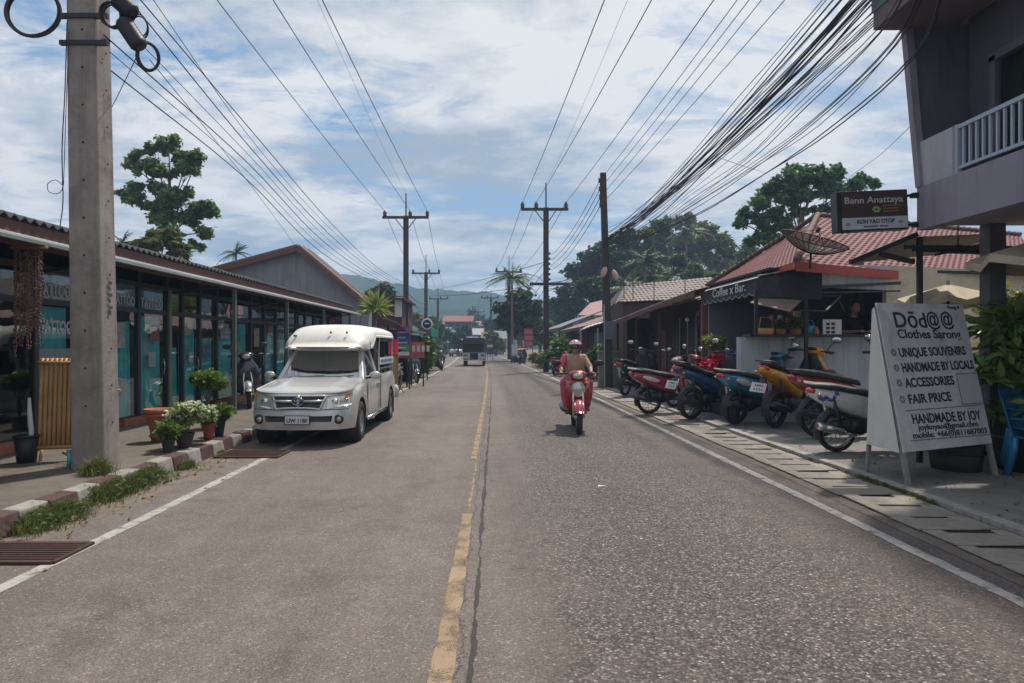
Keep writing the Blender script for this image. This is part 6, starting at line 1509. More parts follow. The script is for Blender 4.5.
m = MB(); m.box((fr_(794,0,14).x,14,fr_(0,337,14).z),(fr_(801,0,14).x,14.05,fr_(0,311,14).z)); m.build('pale_batten', M('pale_wood', (.50,.36,.20), .7), t)
# black awnings
AWB = M('black_canvas', (.022,.026,.032), .8, var=.2, dirt=.4, dirtc=(.09,.09,.10)); AWW = M('awning_pale_edge', (.50,.50,.49), .7, dirt=.4)
t = thing('awning', 'black canvas awning with pale lettering along the street side of the cafe', 'awning', (0,0,0))
XA = 5.22; y0, y1 = 13.6, 17.05; zt0 = 3.02; zb0 = 2.60
def SA(px): return XA*F/(px-VX)
m = MB(); m.slab([(XA,y0,zt0-.13),(XA,y1,zt0-.13),(XA+.45,y1,zt0+.12),(XA+.45,y0,zt0+.12)], .02); m.build('pale_top', AWW, t)
m = MB()
def val(uu, vv): 
    y = y0+(y1-y0)*uu; sc_ = .06*abs(math.sin(uu*math.pi*9)) if vv == 0 else 0
    return (XA-.012+.01*math.sin(uu*60)*(1-vv), y, zb0-sc_+(zt0-.14-zb0)*vv)
m.grid(val, 108, 3, thick=(.012,0,0)); m.build('valance', AWB, t, fix=False)
m = MB()
def trim(uu, vv): y = y0+(y1-y0)*uu; sc_ = .06*abs(math.sin(uu*math.pi*9)); return (XA-.028, y, zb0-sc_+.018*vv)
m.grid(trim, 108, 1, thick=(.006,0,0)); m.build('scalloped_trim', M('trim_grey', (.30,.31,.33), .8), t, fix=False)
text_part('lettering', 'Coffee x Bar.', .27, M('awning_letters', (.46,.47,.48), .8), t, (XA-.034,y1-.75,zb0+.075), Matrix(((0,0,-1),(-1,0,0),(0,1,0))), 2.15, .004)
t = thing('awning', 'plain black canvas awning over the cafe counter corner', 'awning', (0,0,0))
m = MB(); pA = fr_(754,266,13.5); m.slab([(XA-.02,13.55,3.0-.13),(6.10,12.75,3.02),(6.10,12.75,2.40),(XA-.02,13.55,2.50)], .02); m.build('front_drop', AWB, t)
m = MB(); m.slab([(XA-.02,13.56,2.9),(6.12,12.76,3.04),(6.12,13.6,3.1),(XA+.3,13.7,3.08)], .02); m.build('top_sheet', AWB, t)
m = MB(); m.tube([(XA-.02,13.53,2.92),(5.6,13.1,2.98),(6.10,12.72,3.06)], .014, 5); m.build('edge_piping', AWW, t, fix=False)
# satellite dish
DSH = M('dish_mesh', (.05,.032,.032), .7, .2, var=.3)
c = at(811,246,12.6); t = thing('satellite_dish', 'rusty mesh satellite dish on a pole before the red roof', 'satellite dish', (c.x-.10,12.42,2.98)); t.scale = (.80,.80,.80)
m = MB(); ax = Vector((.30,-.15,.95)).normalized(); u_ = ax.orthogonal().normalized(); w_ = ax.cross(u_); cc = Vector((.03,0,.42))
def dp(r_, a_): return cc+(u_*math.cos(a_)+w_*math.sin(a_))*r_+ax*(.55*r_*r_-.12)
for k in range(24): m.tube([dp(.75*j/6, 2*math.pi*k/24) for j in range(7)], .010, 4)
for r_ in (.12,.22,.32,.42,.52,.62): m.tube([dp(r_, 2*math.pi*k/30) for k in range(31)], .004, 4, cap=False)
m.tube([dp(.75, 2*math.pi*k/36) for k in range(37)], .013, 5, cap=False); m.build('dish_ribs', DSH, t, fix=False)
md, nt_, N_, L_2, out_ = nodes_of('dish_mesh_screen'); p_ = N_.new('ShaderNodeBsdfPrincipled'); p_.inputs['Base Color'].default_value = (.07,.05,.05,1); tr_ = N_.new('ShaderNodeBsdfTransparent'); mx_ = N_.new('ShaderNodeMixShader'); mx_.inputs[0].default_value = .72; L_2.new(tr_.outputs[0], mx_.inputs[1]); L_2.new(p_.outputs[0], mx_.inputs[2]); L_2.new(mx_.outputs[0], out_.inputs[0])
m = MB(); m.grid(lambda a, b: dp(.74*b, 2*math.pi*a), 36, 6); m.build('mesh_screen', md, t, fix=False)
m = MB(); m.tube([(0,0,-.05),(.02,0,.30)], .025, 8); m.build('mast', BLKM, t)
m = MB()
for k in range(3): m.tube([dp(.7, 2.1*k), cc+ax*.42], .008, 4)
m.lathe([(0,.36),(.04,.36),(.05,.48),(0,.48)], cc, ax, 10); m.build('feed_arm', DSH, t, fix=False)

# counter goods, person
t = thing('menu_board', 'small white menu card standing on the cafe counter', 'menu card', fr_(823,336,13.2)); m = MB(); m.box((0,0,0),(.36,.02,.32)); m.build('card', WHT, t); m = MB(); 
for k in range(6): m.box((.06+.10*(k % 2),-.004,.05+.08*(k//2)),(.13+.10*(k % 2),-.001,.10+.08*(k//2)))
m.build('card_print', BPL, t)
t = thing('blue_basket', 'bright blue plastic basket on the cafe counter', 'basket', fr_(809,336,13.3)); m = MB(); m.lathe([(0,0),(.08,0),(.11,.2),(.10,.2),(.075,.02)], n=14); m.build('basket', M('sky_blue_plastic', (.02,.30,.48), .5), t, fix=False); m = MB(); m.tube([(-.1,0,.2),(-.06,0,.3),(.06,0,.3),(.1,0,.2)], .01, 5); m.build('handle', M('sky_blue_plastic', (.02,.30,.48), .5), t, fix=False)
def potted(label, loc, rr, n, sz, leafm, seed, h=.16, potm=None, flower=None):
    t = thing('potted_plant', label, 'potted plant', loc); m = MB(); m.lathe([(0,0),(.07,0),(.10,h),(.08,h),(.06,.03)], n=14); m.build('pot', potm or TERRA, t, fix=False)
    leaf_mesh('leaves', clump_pts([(0,0,h+rr*.6,rr),(rr*.6,0,h+rr*.5,rr*.7),(-rr*.6,0,h+rr*.7,rr*.7)], n, seed, .3), sz, leafm, t, seed)
    if flower: leaf_mesh('flowers', clump_pts([(0,0,h+rr*.8,rr)], n//2, seed+1, .8), sz*.9, flower, t, seed+1, aspect=1.1)
    return t
PINKF = M_leaf('pink_petals', (.35,.12,.16), (.62,.32,.36), 8, .3)
potted('green plant in a clay pot on the middle of the cafe counter', fr_(795,337,13.3), .2, 420, .05, LFG, 31)
potted('small pink-flowered plant in a pot on the cafe counter', fr_(781,337,13.3), .14, 220, .04, HED, 32, flower=PINKF)
t = thing('goods_basket', 'tan woven basket of goods at the left end of the cafe counter', 'basket', fr_(766,337,13.3)); m = MB(); m.lathe([(0,0),(.13,0),(.15,.17),(.14,.17),(.12,.02)], n=16); m.build('weave', M('tan_weave', (.48,.27,.09), .8), t, fix=False); m = MB(); m.tube([(-.14,0,.16),(-.1,0,.38),(.1,0,.38),(.14,0,.16)], .012, 5); m.build('handle', BAM, t, fix=False)
o = MB().loft([((0,0,0),(.05,0,0),(0,.05,0)),((0,0,.1),(.06,0,0),(0,.06,0)),((0,0,.2),(.02,0,0),(0,.02,0))], 12).build('jar', M('amber_jar', (.32,.14,.07), .3), fix=False); o.location = fr_(816,337,13.2); tag(o, 'brown jar on the cafe counter between the blue basket and the menu card', 'jar')
for k, (px, cc_) in enumerate(((786,(.45,.18,.2)),(772,(.25,.12,.2)),(780,(.5,.5,.46)),(790,(.35,.05,.06)))):
    t = thing('hanging_ornament', ('pink','purple','white','red')[k]+' ornament hanging in the cafe opening', 'ornament', fr_(px, 300+5*(k % 2), 13.5)); m = MB(); m.ell((0,0,-.15-.1*(k % 3)), (.05,.05,.06)); m.build('charm', M('ornament%d' % k, cc_, .6), t, fix=False); m = MB(); m.tube([(0,0,.2),(0,0,-.15-.1*(k % 3))], .005, 4); m.build('string', BPL, t)
potted('yellow-green leafy plant on the wall left of the cafe counter', (4.95,15.4,1.3), .25, 500, .055, LFY, 33)
t = thing('plant_stand', 'dark stand under the yellow-green plant beside the cafe', 'stand', (4.95,15.4,0)); m = MB(); m.box((-.18,-.18,1.22),(.18,.18,1.295)); m.build('top', BPL, t)
for x_,y_ in ((-.15,-.15),(.15,-.15),(.15,.15),(-.15,.15)): m = MB(); m.bar((x_,y_,0),(x_,y_,1.22),.03,.03); m.build('leg', BPL, t)
REDFL = M_leaf('crimson_petals', (.30,.005,.03), (.75,.04,.12), 5, .25); ORFL = M_leaf('orange_petals', (.35,.07,.01), (.6,.18,.03), 5, .25)
t = bush('crimson and orange flowering shrub between the navy scooter and the cafe counter', (5.05,14.9,.045), [(0,0,.9,.38),(.35,0,.95,.36),(-.3,.1,.85,.3)], 900, .06, HED, 41, 'flowering_shrub', 'flowering shrub')
leaf_mesh('crimson_flowers', clump_pts([(0,0,1.05,.38),(.3,0,1.12,.3),(-.35,0,1.0,.3)], 1000, 42, .75), .06, REDFL, t, 42, aspect=1.2)
leaf_mesh('orange_flowers', clump_pts([(.22,-.1,.88,.40)], 500, 43, .8), .06, ORFL, t, 43, aspect=1.2)
# black padded chair and dark box
t = thing('padded_chair', 'round-backed black chair standing against the cafe counter wall', 'chair', (6.15,12.6,.045), 0)
m = MB(); m.loft([((0,.0,.55),(.22,0,0),(0,.04,0)),((0,.01,.75),(.24,0,0),(0,.05,0)),((0,.03,.95),(.21,0,0),(0,.05,0)),((0,.05,1.05),(.12,0,0),(0,.03,0))], 16, e=2.6); m.build('backrest', BPL, t, fix=False)
m = MB(); m.loft([((0,-.45,.44),(.2,0,0),(0,0,.03)),((0,-.2,.45),(.24,0,0),(0,0,.045)),((0,.02,.45),(.22,0,0),(0,0,.04))], 16, e=3); m.build('seat', BPL, t, fix=False)
for x_,y_ in ((-.18,-.4),(.18,-.4),(.18,0),(-.18,0)): m = MB(); m.tube([(x_*1.1,y_,0),(x_,y_,.43)], .015, 6); m.build('leg', BLKM, t)
t = thing('storage_box', 'dark blue plastic box on the ground right of the yellow scooter', 'box', (5.62,12.0,.045)); m = MB(); m.box((-.02,-.2,0),(.34,.2,.60)); m.build('box', M('dark_blue_box', (.02,.04,.06), .6), t, bev=.02); m = MB(); m.box((-.04,-.22,.60),(.36,.22,.64)); m.build('lid', M('dark_blue_box', (.02,.04,.06), .6), t, bev=.01)
# seated person behind the counter
def shopkeeper():
    p0 = fr_(858,337,13.8); t = thing('person', 'dark-haired person in a black top leaning on the cafe counter', 'person', (p0.x,14.0,.62)); t.scale = (1.15,1.15,1.15); H0 = p0.z-.66
    b = MB(); ch = [([(0,.15,.55),(0,.1,.85),(0,.0,1.22)], [.15,.13,.13]), ([(-.16,.0,1.26),(.16,0,1.26)], [.06,.06]), ([(0,0,1.26),(0,-.05,1.38)], [.05,.048])]
    for s in (-1,1): ch += [([(s*.19,0,1.25),(s*.28,-.16,1.03)], [.052,.042]), ([(s*.28,-.16,1.03),(s*.12,-.40,1.04)], [.04,.028]), ([(s*.1,.1,.52),(s*.13,-.25,.5)], [.08,.06]), ([(s*.13,-.25,.5),(s*.13,-.22,.05)], [.055,.038])]
    capsule_body(b, ch); b.ell((0,-.08,1.47), (.075,.092,.112), 0, 18, m=12); b.ell((0,-.175,1.455), (.013,.018,.02)); b.ell((0,-.165,1.41), (.024,.012,.007)); 
    for s in (-1,1): b.ell((s*.076,-.075,1.465), (.010,.018,.028)); b.ell((s*.03,-.150,1.485), (.017,.013,.011)); hand(b, (s*.085,-.43,1.05), (-s*.8,-.5,0), (-.4*s,.8,0), .5)
    fused('body', b, SKIN, t)
    m = MB(); capsule_body(m, [([(0,.15,.55),(0,.1,.85),(0,.0,1.20)], [.165,.148,.148]), ([(-.16,.0,1.26),(.16,0,1.26)], [.07,.07])])
    for s in (-1,1): capsule_body(m, [([(s*.18,0,1.25),(s*.265,-.13,1.07)], [.063,.055])])
    fused('black_top', m, M('black_cotton', (.015,.016,.02), .9), t)
    m = MB(); m.ell((0,-.055,1.50), (.09,.095,.11), 0, 16); m.ell((0,.02,1.42), (.08,.05,.10), 0, 12); m.build('hair', M('dark_hair', (.012,.010,.010), .6), t, fix=False)
    m = MB(); capsule_body(m, [([(s*.1,.1,.52),(s*.13,-.25,.5)], [.09,.07]) for s in (-1,1)]+[([(s*.13,-.25,.5),(s*.13,-.22,.12)], [.065,.05]) for s in (-1,1)]); fused('trousers', m, BPL, t)
shopkeeper()
t = thing('stool', 'plain dark stool behind the cafe counter under the person', 'stool', (fr_(855,337,13.8).x,14.12,.66)); m = MB(); m.lathe([(0,.37),(.17,.37),(.17,.41),(0,.41)], n=16); m.build('seat', BPL, t, fix=False)
for k in range(3): m = MB(); m.tube([(.14*math.cos(2.1*k),.14*math.sin(2.1*k),0),(.1*math.cos(2.1*k),.1*math.sin(2.1*k),.37)], .015, 5); m.build('leg', BPL, t)

# ---- wooden shed with long rusty awning
WD = M('shed_wood', (.075,.045,.04), .85, var=.35, scale=4); RWD = M('red_brown_post', (.20,.075,.065), .75, var=.2, scale=5, dirt=.3)
RTIN = M('rusty_pink_tin', (.22,.115,.10), .6, .1, var=.3, scale=3, dirt=.7, dirtc=(.42,.38,.36), dscale=1.5)
STIN = M('silver_tin', (.20,.21,.22), .5, .3, var=.25, scale=2, dirt=.5, dirtc=(.12,.10,.09))
t = thing('wooden_shed', 'dark wooden shop shed under a long rusty tin awning', 'shed', (0,0,0))
m = MB(); ya, yb = 17.1, 27.0
def eave(s): return Vector((5.0-.55*s-.12*math.sin(s*3.1), ya+(yb-ya)*s, 2.93-.50*s-.10*math.sin(s*math.pi)*s))
m.grid(lambda a, b: eave(a)+Vector((1.9*b,0,.48*b+.012*math.sin(a*2*math.pi*55))), 330, 3, thick=.015); m.build('awning_sheet', RTIN, t, fix=False)
m = MB()
for k in range(12): p, q = eave(k/12), eave((k+1)/12); m.add([p-Vector((0,0,.16+.03*(k<3))), q-Vector((0,0,.14)), q, p], [(0,1,2,3)]); m.add([p-Vector((-.03,0,.16+.03*(k<3))), q-Vector((-.03,0,.14)), q+Vector((.03,0,0)), p+Vector((.03,0,0))], [(3,2,1,0)])
m.build('eave_board', FASC, t, fix=False)
m = MB(); m.box((6.1,17.3,0),(6.2,27,2.9)); m.box((5.2,26.9,0),(9,27,2.6)); m.box((6.1,17.2,0),(9,17.3,2.9)); m.build('wall', WD, t)
m = MB(); m.slab([(6.1,17.1,2.85),(6.1,27,2.6),(9.6,27,3.3),(9.6,17.1,3.35)], .03); m.build('upper_roof', STIN, t)
for (y_, x_, mt) in ((17.35,5.32,RWD),(20.5,4.95,WD),(23.4,4.85,WD),(26.2,4.7,WD)):
    m = MB(); m.bar((x_,y_,0),(x_,y_,eave((y_-ya)/(yb-ya)).z+.1), .15 if y_ < 18 else .08,.15 if y_ < 18 else .08); m.build('post', mt, t)
for k in range(5):
    y_ = 18.5+1.9*k; m = MB(); m.box((6.06,y_,.1),(6.09,y_+.9,2.1)); m.build('door' if k % 2 else 'shutter', RWD if k == 3 else M('shed_blue_grey', (.06,.07,.075), .8), t)
for k in range(3):
    m = MB(); m.bar((5.95,20.2+.9*k,0),(5.95,20.2+.9*k,2.4), .03,.03); m.build('pipe', M('pale_pipe', (.35,.38,.37), .6), t)
m = MB(); m.bar((5.2,17.5,2.35),(6.2,19.5,1.9), .09,.12); m.build('timber_brace', WD, t)
m = MB(); m.ell((5.35,19.0,2.25), (.06,.06,.06)); m.build('lamp_globe', WHT, t, fix=False)
# tiled house behind
GTILE = M('grey_brown_tile', (.25,.20,.185), .8, var=.35, scale=7, dirt=.4, dirtc=(.12,.1,.1))
t = thing('tiled_house', 'house with a grey-brown tiled roof and a metal rail behind the wooden shed', 'house', (0,0,0))
Yt = 29.0; m = MB(); A_ = at(617,302,Yt); B_ = at(712,298,Yt); A2 = at(627,285,Yt+2.6); B2 = at(712,277,Yt+2.6)
tiles(m, A_, B_, A2, B2, 9, 100, .02, .025); m.build('roof', GTILE, t, fix=False)
m = MB(); m.box((A_.x+.3,Yt+.2,0),(B_.x+2,Yt+5,A_.z)); m.prism([(A_.x+.2,A_.z-.05),(B_.x,A_.z-.05),(B2.x,B2.z-.1),(A2.x,A2.z-.12)], Yt+2.7, Yt+5, f=lambda a,b,z: (a,z,b)); m.build('wall', WD, t)
m = MB(); m.slab([A_+Vector((-.12,-.05,-.1)),A2+Vector((-.12,0,-.05)),A2+Vector((.1,0,.08)),A_+Vector((.1,-.05,.06))], .05); m.build('bargeboard', M('barge_grey', (.16,.15,.16), .8), t)
m = MB()
for px in (624,633,654,685): q = at(px, 300, 27.5); m.bar(q, q+Vector((0,0,1.15)), .03,.03)
m.bar(at(620,286,27.5), at(654,284,27.5), .03,.03); m.build('metal_rail', M('rail_rust', (.10,.055,.05), .8), t)
# awnings farther along
t = thing('tin_stall', 'stall with a curved white tin awning beyond the tall utility pole', 'stall', (0,0,0)); Ye = 33
m = MB(); m.grid(lambda a, b: at(578+36*a, 333-13*a**.6, Ye)+Vector((.8*b,3.5*b,.35*b+.01*math.sin(a*60))), 60, 2, thick=.04); m.build('awning_sheet', M('white_tin', (.52,.50,.46), .5, dirt=.5, dirtc=(.3,.2,.15)), t, fix=False)
m = MB(); m.box((at(606,0,Ye).x,Ye+1,0),(at(640,0,Ye).x,Ye+4,2.2)); m.build('wall', M('teal_grey_wall', (.16,.22,.22), .8), t)
for px in (581,598): q = at(px,330,Ye); m = MB(); m.bar((q.x,Ye+.1,0),(q.x,Ye+.1,q.z+.1), .07,.07); m.build('post', M('pale_pipe', (.35,.38,.37), .6), t)
t = thing('low_shop', 'low shop with layered rusty tin roofs on the far right side', 'shop building', (0,0,0)); Yg = 40
for q, mt_ in (([(4.75,34.5,2.55),(4.1,44,2.45),(7.2,44,3.5),(7.6,34.5,3.6)], RTIN), ([(4.2,44.6,2.7),(3.5,54,2.6),(6.2,54,3.6),(7,44.6,3.8)], STIN)):
    m = MB(); m.slab(q, .06); m.build('roof', mt_, t)
    m = MB(); m.slab([q[0],q[1],(q[1][0],q[1][1],q[1][2]-.18),(q[0][0],q[0][1],q[0][2]-.18)], .04); m.build('eave_board', FASC, t)
for (x_, y_) in ((4.75,35),(4.45,39.5),(4.1,43.5),(3.8,49)): m = MB(); m.bar((x_,y_,0),(x_,y_,2.5), .1,.1); m.build('post', WD, t)
m = MB(); m.box((5.6,34.6,0),(5.8,54,2.9)); m.box((5.6,34.6,0),(9,34.8,2.6)); m.build('wall', WD, t)
t = thing('pink_house', 'small house with a pink gable roof above the low shop', 'house', (0,0,0)); Yh = 52
m = MB(); m.slab([tuple(at(578,316,Yh)),tuple(at(602,316,Yh)),tuple(at(602,301,Yh+3)),tuple(at(590,304,Yh+3))], .08); m.build('roof', M('pink_roof', (.34,.20,.19), .8), t)
m = MB(); m.box((at(582,0,Yh).x,Yh+.4,0),(at(604,0,Yh).x,Yh+4,at(0,317,Yh).z)); m.build('wall', GREYW, t)
# concrete block wall by the pole
t = thing('block_wall', 'low mossy concrete wall stub beside the tall utility pole', 'wall', (at(598,385,25.5).x,25.4,0)); m = MB(); m.box((0,0,0),(.75,.25,1.25)); m.build('wall', M('mossy_concrete', (.24,.24,.21), .9, dirt=.7, dirtc=(.10,.14,.05)), t, bev=.02); m = MB(); m.box((-.03,-.03,1.25),(.78,.28,1.33)); m.build('coping', M('mossy_concrete2', (.20,.24,.13), .9), t, bev=.01)
# bushes on the right verge
bush('large bright green bush behind the rider', (at(560,368,38).x,38,0), [(0,0,.8,.7),(.5,.3,1.1,.7),(-.4,.5,.9,.6),(.2,.6,1.5,.6),(.9,.5,.7,.5)], 3400, .13, HED, 51)
bush('green bush right of the rider before the stall', (at(592,366,30).x,30,0), [(0,0,.8,.55),(.4,.2,1.2,.5),(-.3,.2,.6,.45)], 2200, .11, HED, 52)
bush('yellowish grassy bush on the far right verge', (at(543,364,46).x,46,0), [(0,0,.5,.5),(-.4,2,.6,.5),(.5,1,.8,.6)], 1500, .13, M_leaf('yellow_bush', (.07,.10,.02), (.24,.26,.07), 2, .25), 53)
t, w, h, z0 = board('street_sign', 'stack of red sign plates on the far right roadside', 'sign', 524,533,328,348,58, [REDW], [(.1,.3,PINK),(.4,.6,PINK),(.7,.9,PINK)])
t, w, h, z0 = board('advert_sign', 'small white sign board on the far right roadside', 'sign', 511.5,518,344,356,56, [M('pale_blue_sign', (.38,.45,.50), .6)], [(.2,.8,WHT)])
t, w, h, z0 = board('street_sign', 'small red and white sign right of the distant songthaew', 'sign', 487,493,343,349,70, [REDW], [(.3,.7,WHT)])
c = at(519,362,60); t = thing('street_stall', 'tiny orange-topped stall by the far right signs', 'stall', (c.x,60,0)); m = MB(); m.box((-.5,0,0),(.5,.6,.8)); m.build('cart', BPL, t); m = MB(); m.slab([(-.6,-.1,1.1),(.6,-.1,1.1),(.6,.7,1.2),(-.6,.7,1.2)], .05); m.build('top', M('orange_cloth', (.5,.16,.04), .8), t)
for x_ in (-.45,.45): m = MB(); m.bar((x_,.05,.8),(x_,.05,1.1),.04,.04); m.build('post', BLKM, t)
# ================================================================ TREES
LTREE = M_leaf('left_tree_leaf', (.035,.085,.03), (.20,.31,.10), .9, .45)
RTREE = M_leaf('rain_tree_leaf', (.025,.075,.03), (.14,.25,.09), .9, .4)
DTREE = M_leaf('dark_forest_leaf', (.016,.040,.018), (.075,.115,.04), .5, .15)
MTREE = M_leaf('mid_forest_leaf', (.028,.065,.022), (.15,.21,.065), .45, .3)
OTREE = M_leaf('olive_forest_leaf', (.05,.07,.02), (.22,.23,.08), .5, .3)
PLEAF = M_leaf('palm_leaf', (.02,.05,.02), (.10,.15,.045), .8, .2)
def CL(px, py, r, Y, base, dy=0): p = at(px, py, Y); return (p.x-base[0], dy, p.z-base[2], r/F*Y)
def ptree(label, px, Y, cl, n, sz, mat, tr, seed, name='tree', cat='tree', group=None, **k):
    b = (at(px,345,Y).x, Y, -.02); g = random.Random(seed)
    tree(name, label, cat, b, [CL(x,y,r,Y,b,g.uniform(-1,1)*r/F*Y*.8) for x,y,r in cl], n, sz, mat, tr, seed, group, **k)
ptree('tall open-crowned broadleaf tree rising over the left shop roof', 172, 34,
  [(168,146,11),(156,152,9),(182,158,13),(196,155,8),(140,160,9),(130,163,7),(150,172,12),(170,175,13),(190,173,10),(124,197,9),(138,196,13),(155,192,12),(170,200,13),(186,196,9),(202,208,12),(213,214,6),(190,218,12),(148,212,10),(165,222,13),(205,232,9),(196,245,8),(175,240,9)], 10500, .16, LTREE, .14, 101, fork=.62, sr=.44, subn=7)
ptree('rounded olive-green bush tree behind the left shop roof', 158, 27, [(150,245,12),(164,238,13),(140,250,9),(175,250,10)], 2600, .2, OTREE, .1, 102)
palm('small feathery palm beside the big left pole behind the roof', (at(122,345,30).x,30,0), 6.0, 14, 1.0, PLEAF, 1, tr=.07)
palm('small distant palm over the left end of the gabled roof', (at(236,345,45).x,45,0), 7.6, 15, 1.3, PLEAF, 2, tr=.09)
palm('little palm sprouting under the tall left tree', (at(183,345,30).x,30,0), 5.4, 12, .9, PLEAF, 5, tr=.07)
ptree('dark round tree on the left beyond the gabled roof', 378, 60, [(378,293,11),(371,300,9),(388,300,8)], 2200, .3, DTREE, .2, 103)
ptree('small pale tree between the left utility poles', 418, 80, [(416,322,9),(424,326,8)], 1200, .3, OTREE, .15, 104)
palm('coconut palm beside the far right utility pole', (at(512,345,62).x,62,0), at(0,278,62).z, 26, 2.5, PLEAF, 7, tr=.11)
ptree('dense dark tree under the coconut palm', 520, 66, [(520,300,13),(508,308,12),(532,312,13),(515,325,15),(536,328,10),(504,322,9)], 7000, .3, DTREE, .3, 105)
HG = 'trees on the wooded rise behind the right shops'
far_t = [(570,90,[(572,296,14),(562,306,12),(582,288,13),(568,318,15)],DTREE,'dark broad tree at the left foot of the wooded rise'),
 (592,85,[(588,262,15),(576,272,13),(600,258,14),(590,280,18),(604,275,15)],DTREE,'dark high tree left of the tall pole top on the wooded rise'),
 (615,78,[(620,248,14),(632,240,13),(610,256,12),(628,262,16),(618,278,18)],DTREE,'dark tree directly behind the tall concrete pole'),
 (650,82,[(648,240,14),(662,234,14),(655,252,16),(640,262,14),(664,266,15)],MTREE,'mid-green tree right of the tall concrete pole'),
 (680,90,[(672,226,10),(684,222,9),(694,230,11),(682,242,15),(668,250,13),(696,250,14)],OTREE,'olive-green tree topping the wooded rise beside the high palm'),
 (715,84,[(706,238,12),(720,243,12),(730,252,11),(712,258,15),(738,262,10),(722,270,13)],OTREE,'olive-green tree at the right shoulder of the wooded rise'),
 (745,80,[(742,255,11),(752,262,11),(738,270,14),(758,272,10)],MTREE,'mid-green tree hiding behind the red roof'),
 (600,70,[(592,290,12),(604,298,13),(612,288,12),(598,308,12)],DTREE,'low dark tree above the low shop roofs'),
 (660,66,[(648,276,13),(664,280,12),(680,272,13),(694,276,12)],DTREE,'low dark tree behind the tiled house'),
 (710,60,[(700,272,11),(714,276,11),(728,280,10)],MTREE,'low mid-green tree behind the cafe roof edge'),
 (553,110,[(556,318,10),(548,324,9),(562,322,9)],DTREE,'small dark tree between the right utility poles')]
for i, (px, Y, cl, mt, lab) in enumerate(far_t):
    ptree(lab, px, Y, cl, 9000, .30 if Y > 75 else .25, mt, .3, 200+i, group=HG)
palm('tall coconut palm standing highest on the wooded rise', (at(686,345,72).x,72,0), at(0,232,72).z, 22, 2.9, PLEAF, 11, group=HG, tr=.16)
palm('wide coconut palm before the wooded rise above the tiled roof', (at(645,345,56).x,56,0), at(0,262,56).z, 22, 2.6, PLEAF, 12, group=HG, tr=.15)
palm('low coconut palm right of the tall concrete pole', (at(626,345,60).x,60,0), at(0,288,60).z, 18, 2.4, PLEAF, 13, group=HG, tr=.14)
palm('coconut palm partly hidden at the right of the wooded rise', (at(668,345,60).x,60,0), at(0,280,60).z, 18, 2.4, PLEAF, 14, group=HG, tr=.14)
ptree('wide spreading rain tree behind the red cafe roof', 815, 36,
  [(785,182,11),(800,176,12),(818,178,13),(836,176,10),(850,186,9),(862,180,8),(874,184,6),(772,192,11),(790,198,12),(808,196,11),(828,194,12),(845,200,11),(760,205,9),(748,212,8),(742,222,7),(758,222,9),(766,232,9),(782,214,10),(770,243,10),(800,212,9),(824,212,10),(756,240,8),(840,214,10),(786,226,9)], 14500, .16, RTREE, .15, 301, 'rain_tree', fork=.5, sr=.48, subn=8)

# ================================================================ HILLS AND FAR TOWN
HILLM, nt, N, L, out = nodes_of('forest_hill'); p = N.new('ShaderNodeBsdfPrincipled'); L.new(p.outputs[0], out.inputs[0]); tc = N.new('ShaderNodeTexCoord')
a = noise_node(N, L, tc.outputs['Object'], .05, 8, .7); b = N.new('ShaderNodeTexVoronoi'); b.inputs['Scale'].default_value = .14; L.new(tc.outputs['Object'], b.inputs['Vector'])
r = ramp(N, [(.3, (.014,.030,.016)), (.5, (.030,.055,.026)), (.7, (.06,.08,.036))]); L.new(mth(N, L, 'ADD', mth(N, L, 'MULTIPLY', a.outputs[0], .7), mth(N, L, 'MULTIPLY', b.outputs['Distance'], .06)), r.inputs[0]); L.new(r.outputs[0], p.inputs['Base Color']); p.inputs['Roughness'].default_value = 1; p.inputs['Specular IOR Level'].default_value = .1
def hill(name, Y0, depth, prof, seed, rough=2.2):
    xs = [q[0] for q in prof]; zs = [q[1] for q in prof]; x0, x1 = xs[0], xs[-1]
    m = MB()
    def f(u_, v_):
        px = x0+(x1-x0)*u_; Y = Y0+depth*v_; X = (px-VX)/F*(Y0+depth*.6)
        zt = (VY-np.interp(px, xs, zs))/F*(Y0+depth*.6)
        z = zt*math.sin(min(1, v_/.62)*math.pi/2)**1.1 if v_ < .62 else zt*(1-.5*(v_-.62))
        n_ = noise.noise(Vector((X*.11, Y*.11, seed)))*rough + noise.noise(Vector((X*.3, Y*.3, seed+5)))*rough*.5
        return (X, Y, max(-1, z + n_*min(1, v_*5)))
    m.grid(f, 330, 60); return struct(m.build(name, HILLM, fix=False))
hill('hill', 330, 330, [(-250,318),(40,300),(180,285),(300,276),(340,273),(368,277),(391,281),(411,286),(432,289),(452,290),(483,291),(500,294),(540,300),(580,304),(640,300),(760,290),(950,295),(1300,310)], 3.0)
hill('hill', 240, 150, [(380,340),(430,326),(470,321),(500,318),(560,316),(620,318),(760,318)], 9.0, 1.8)
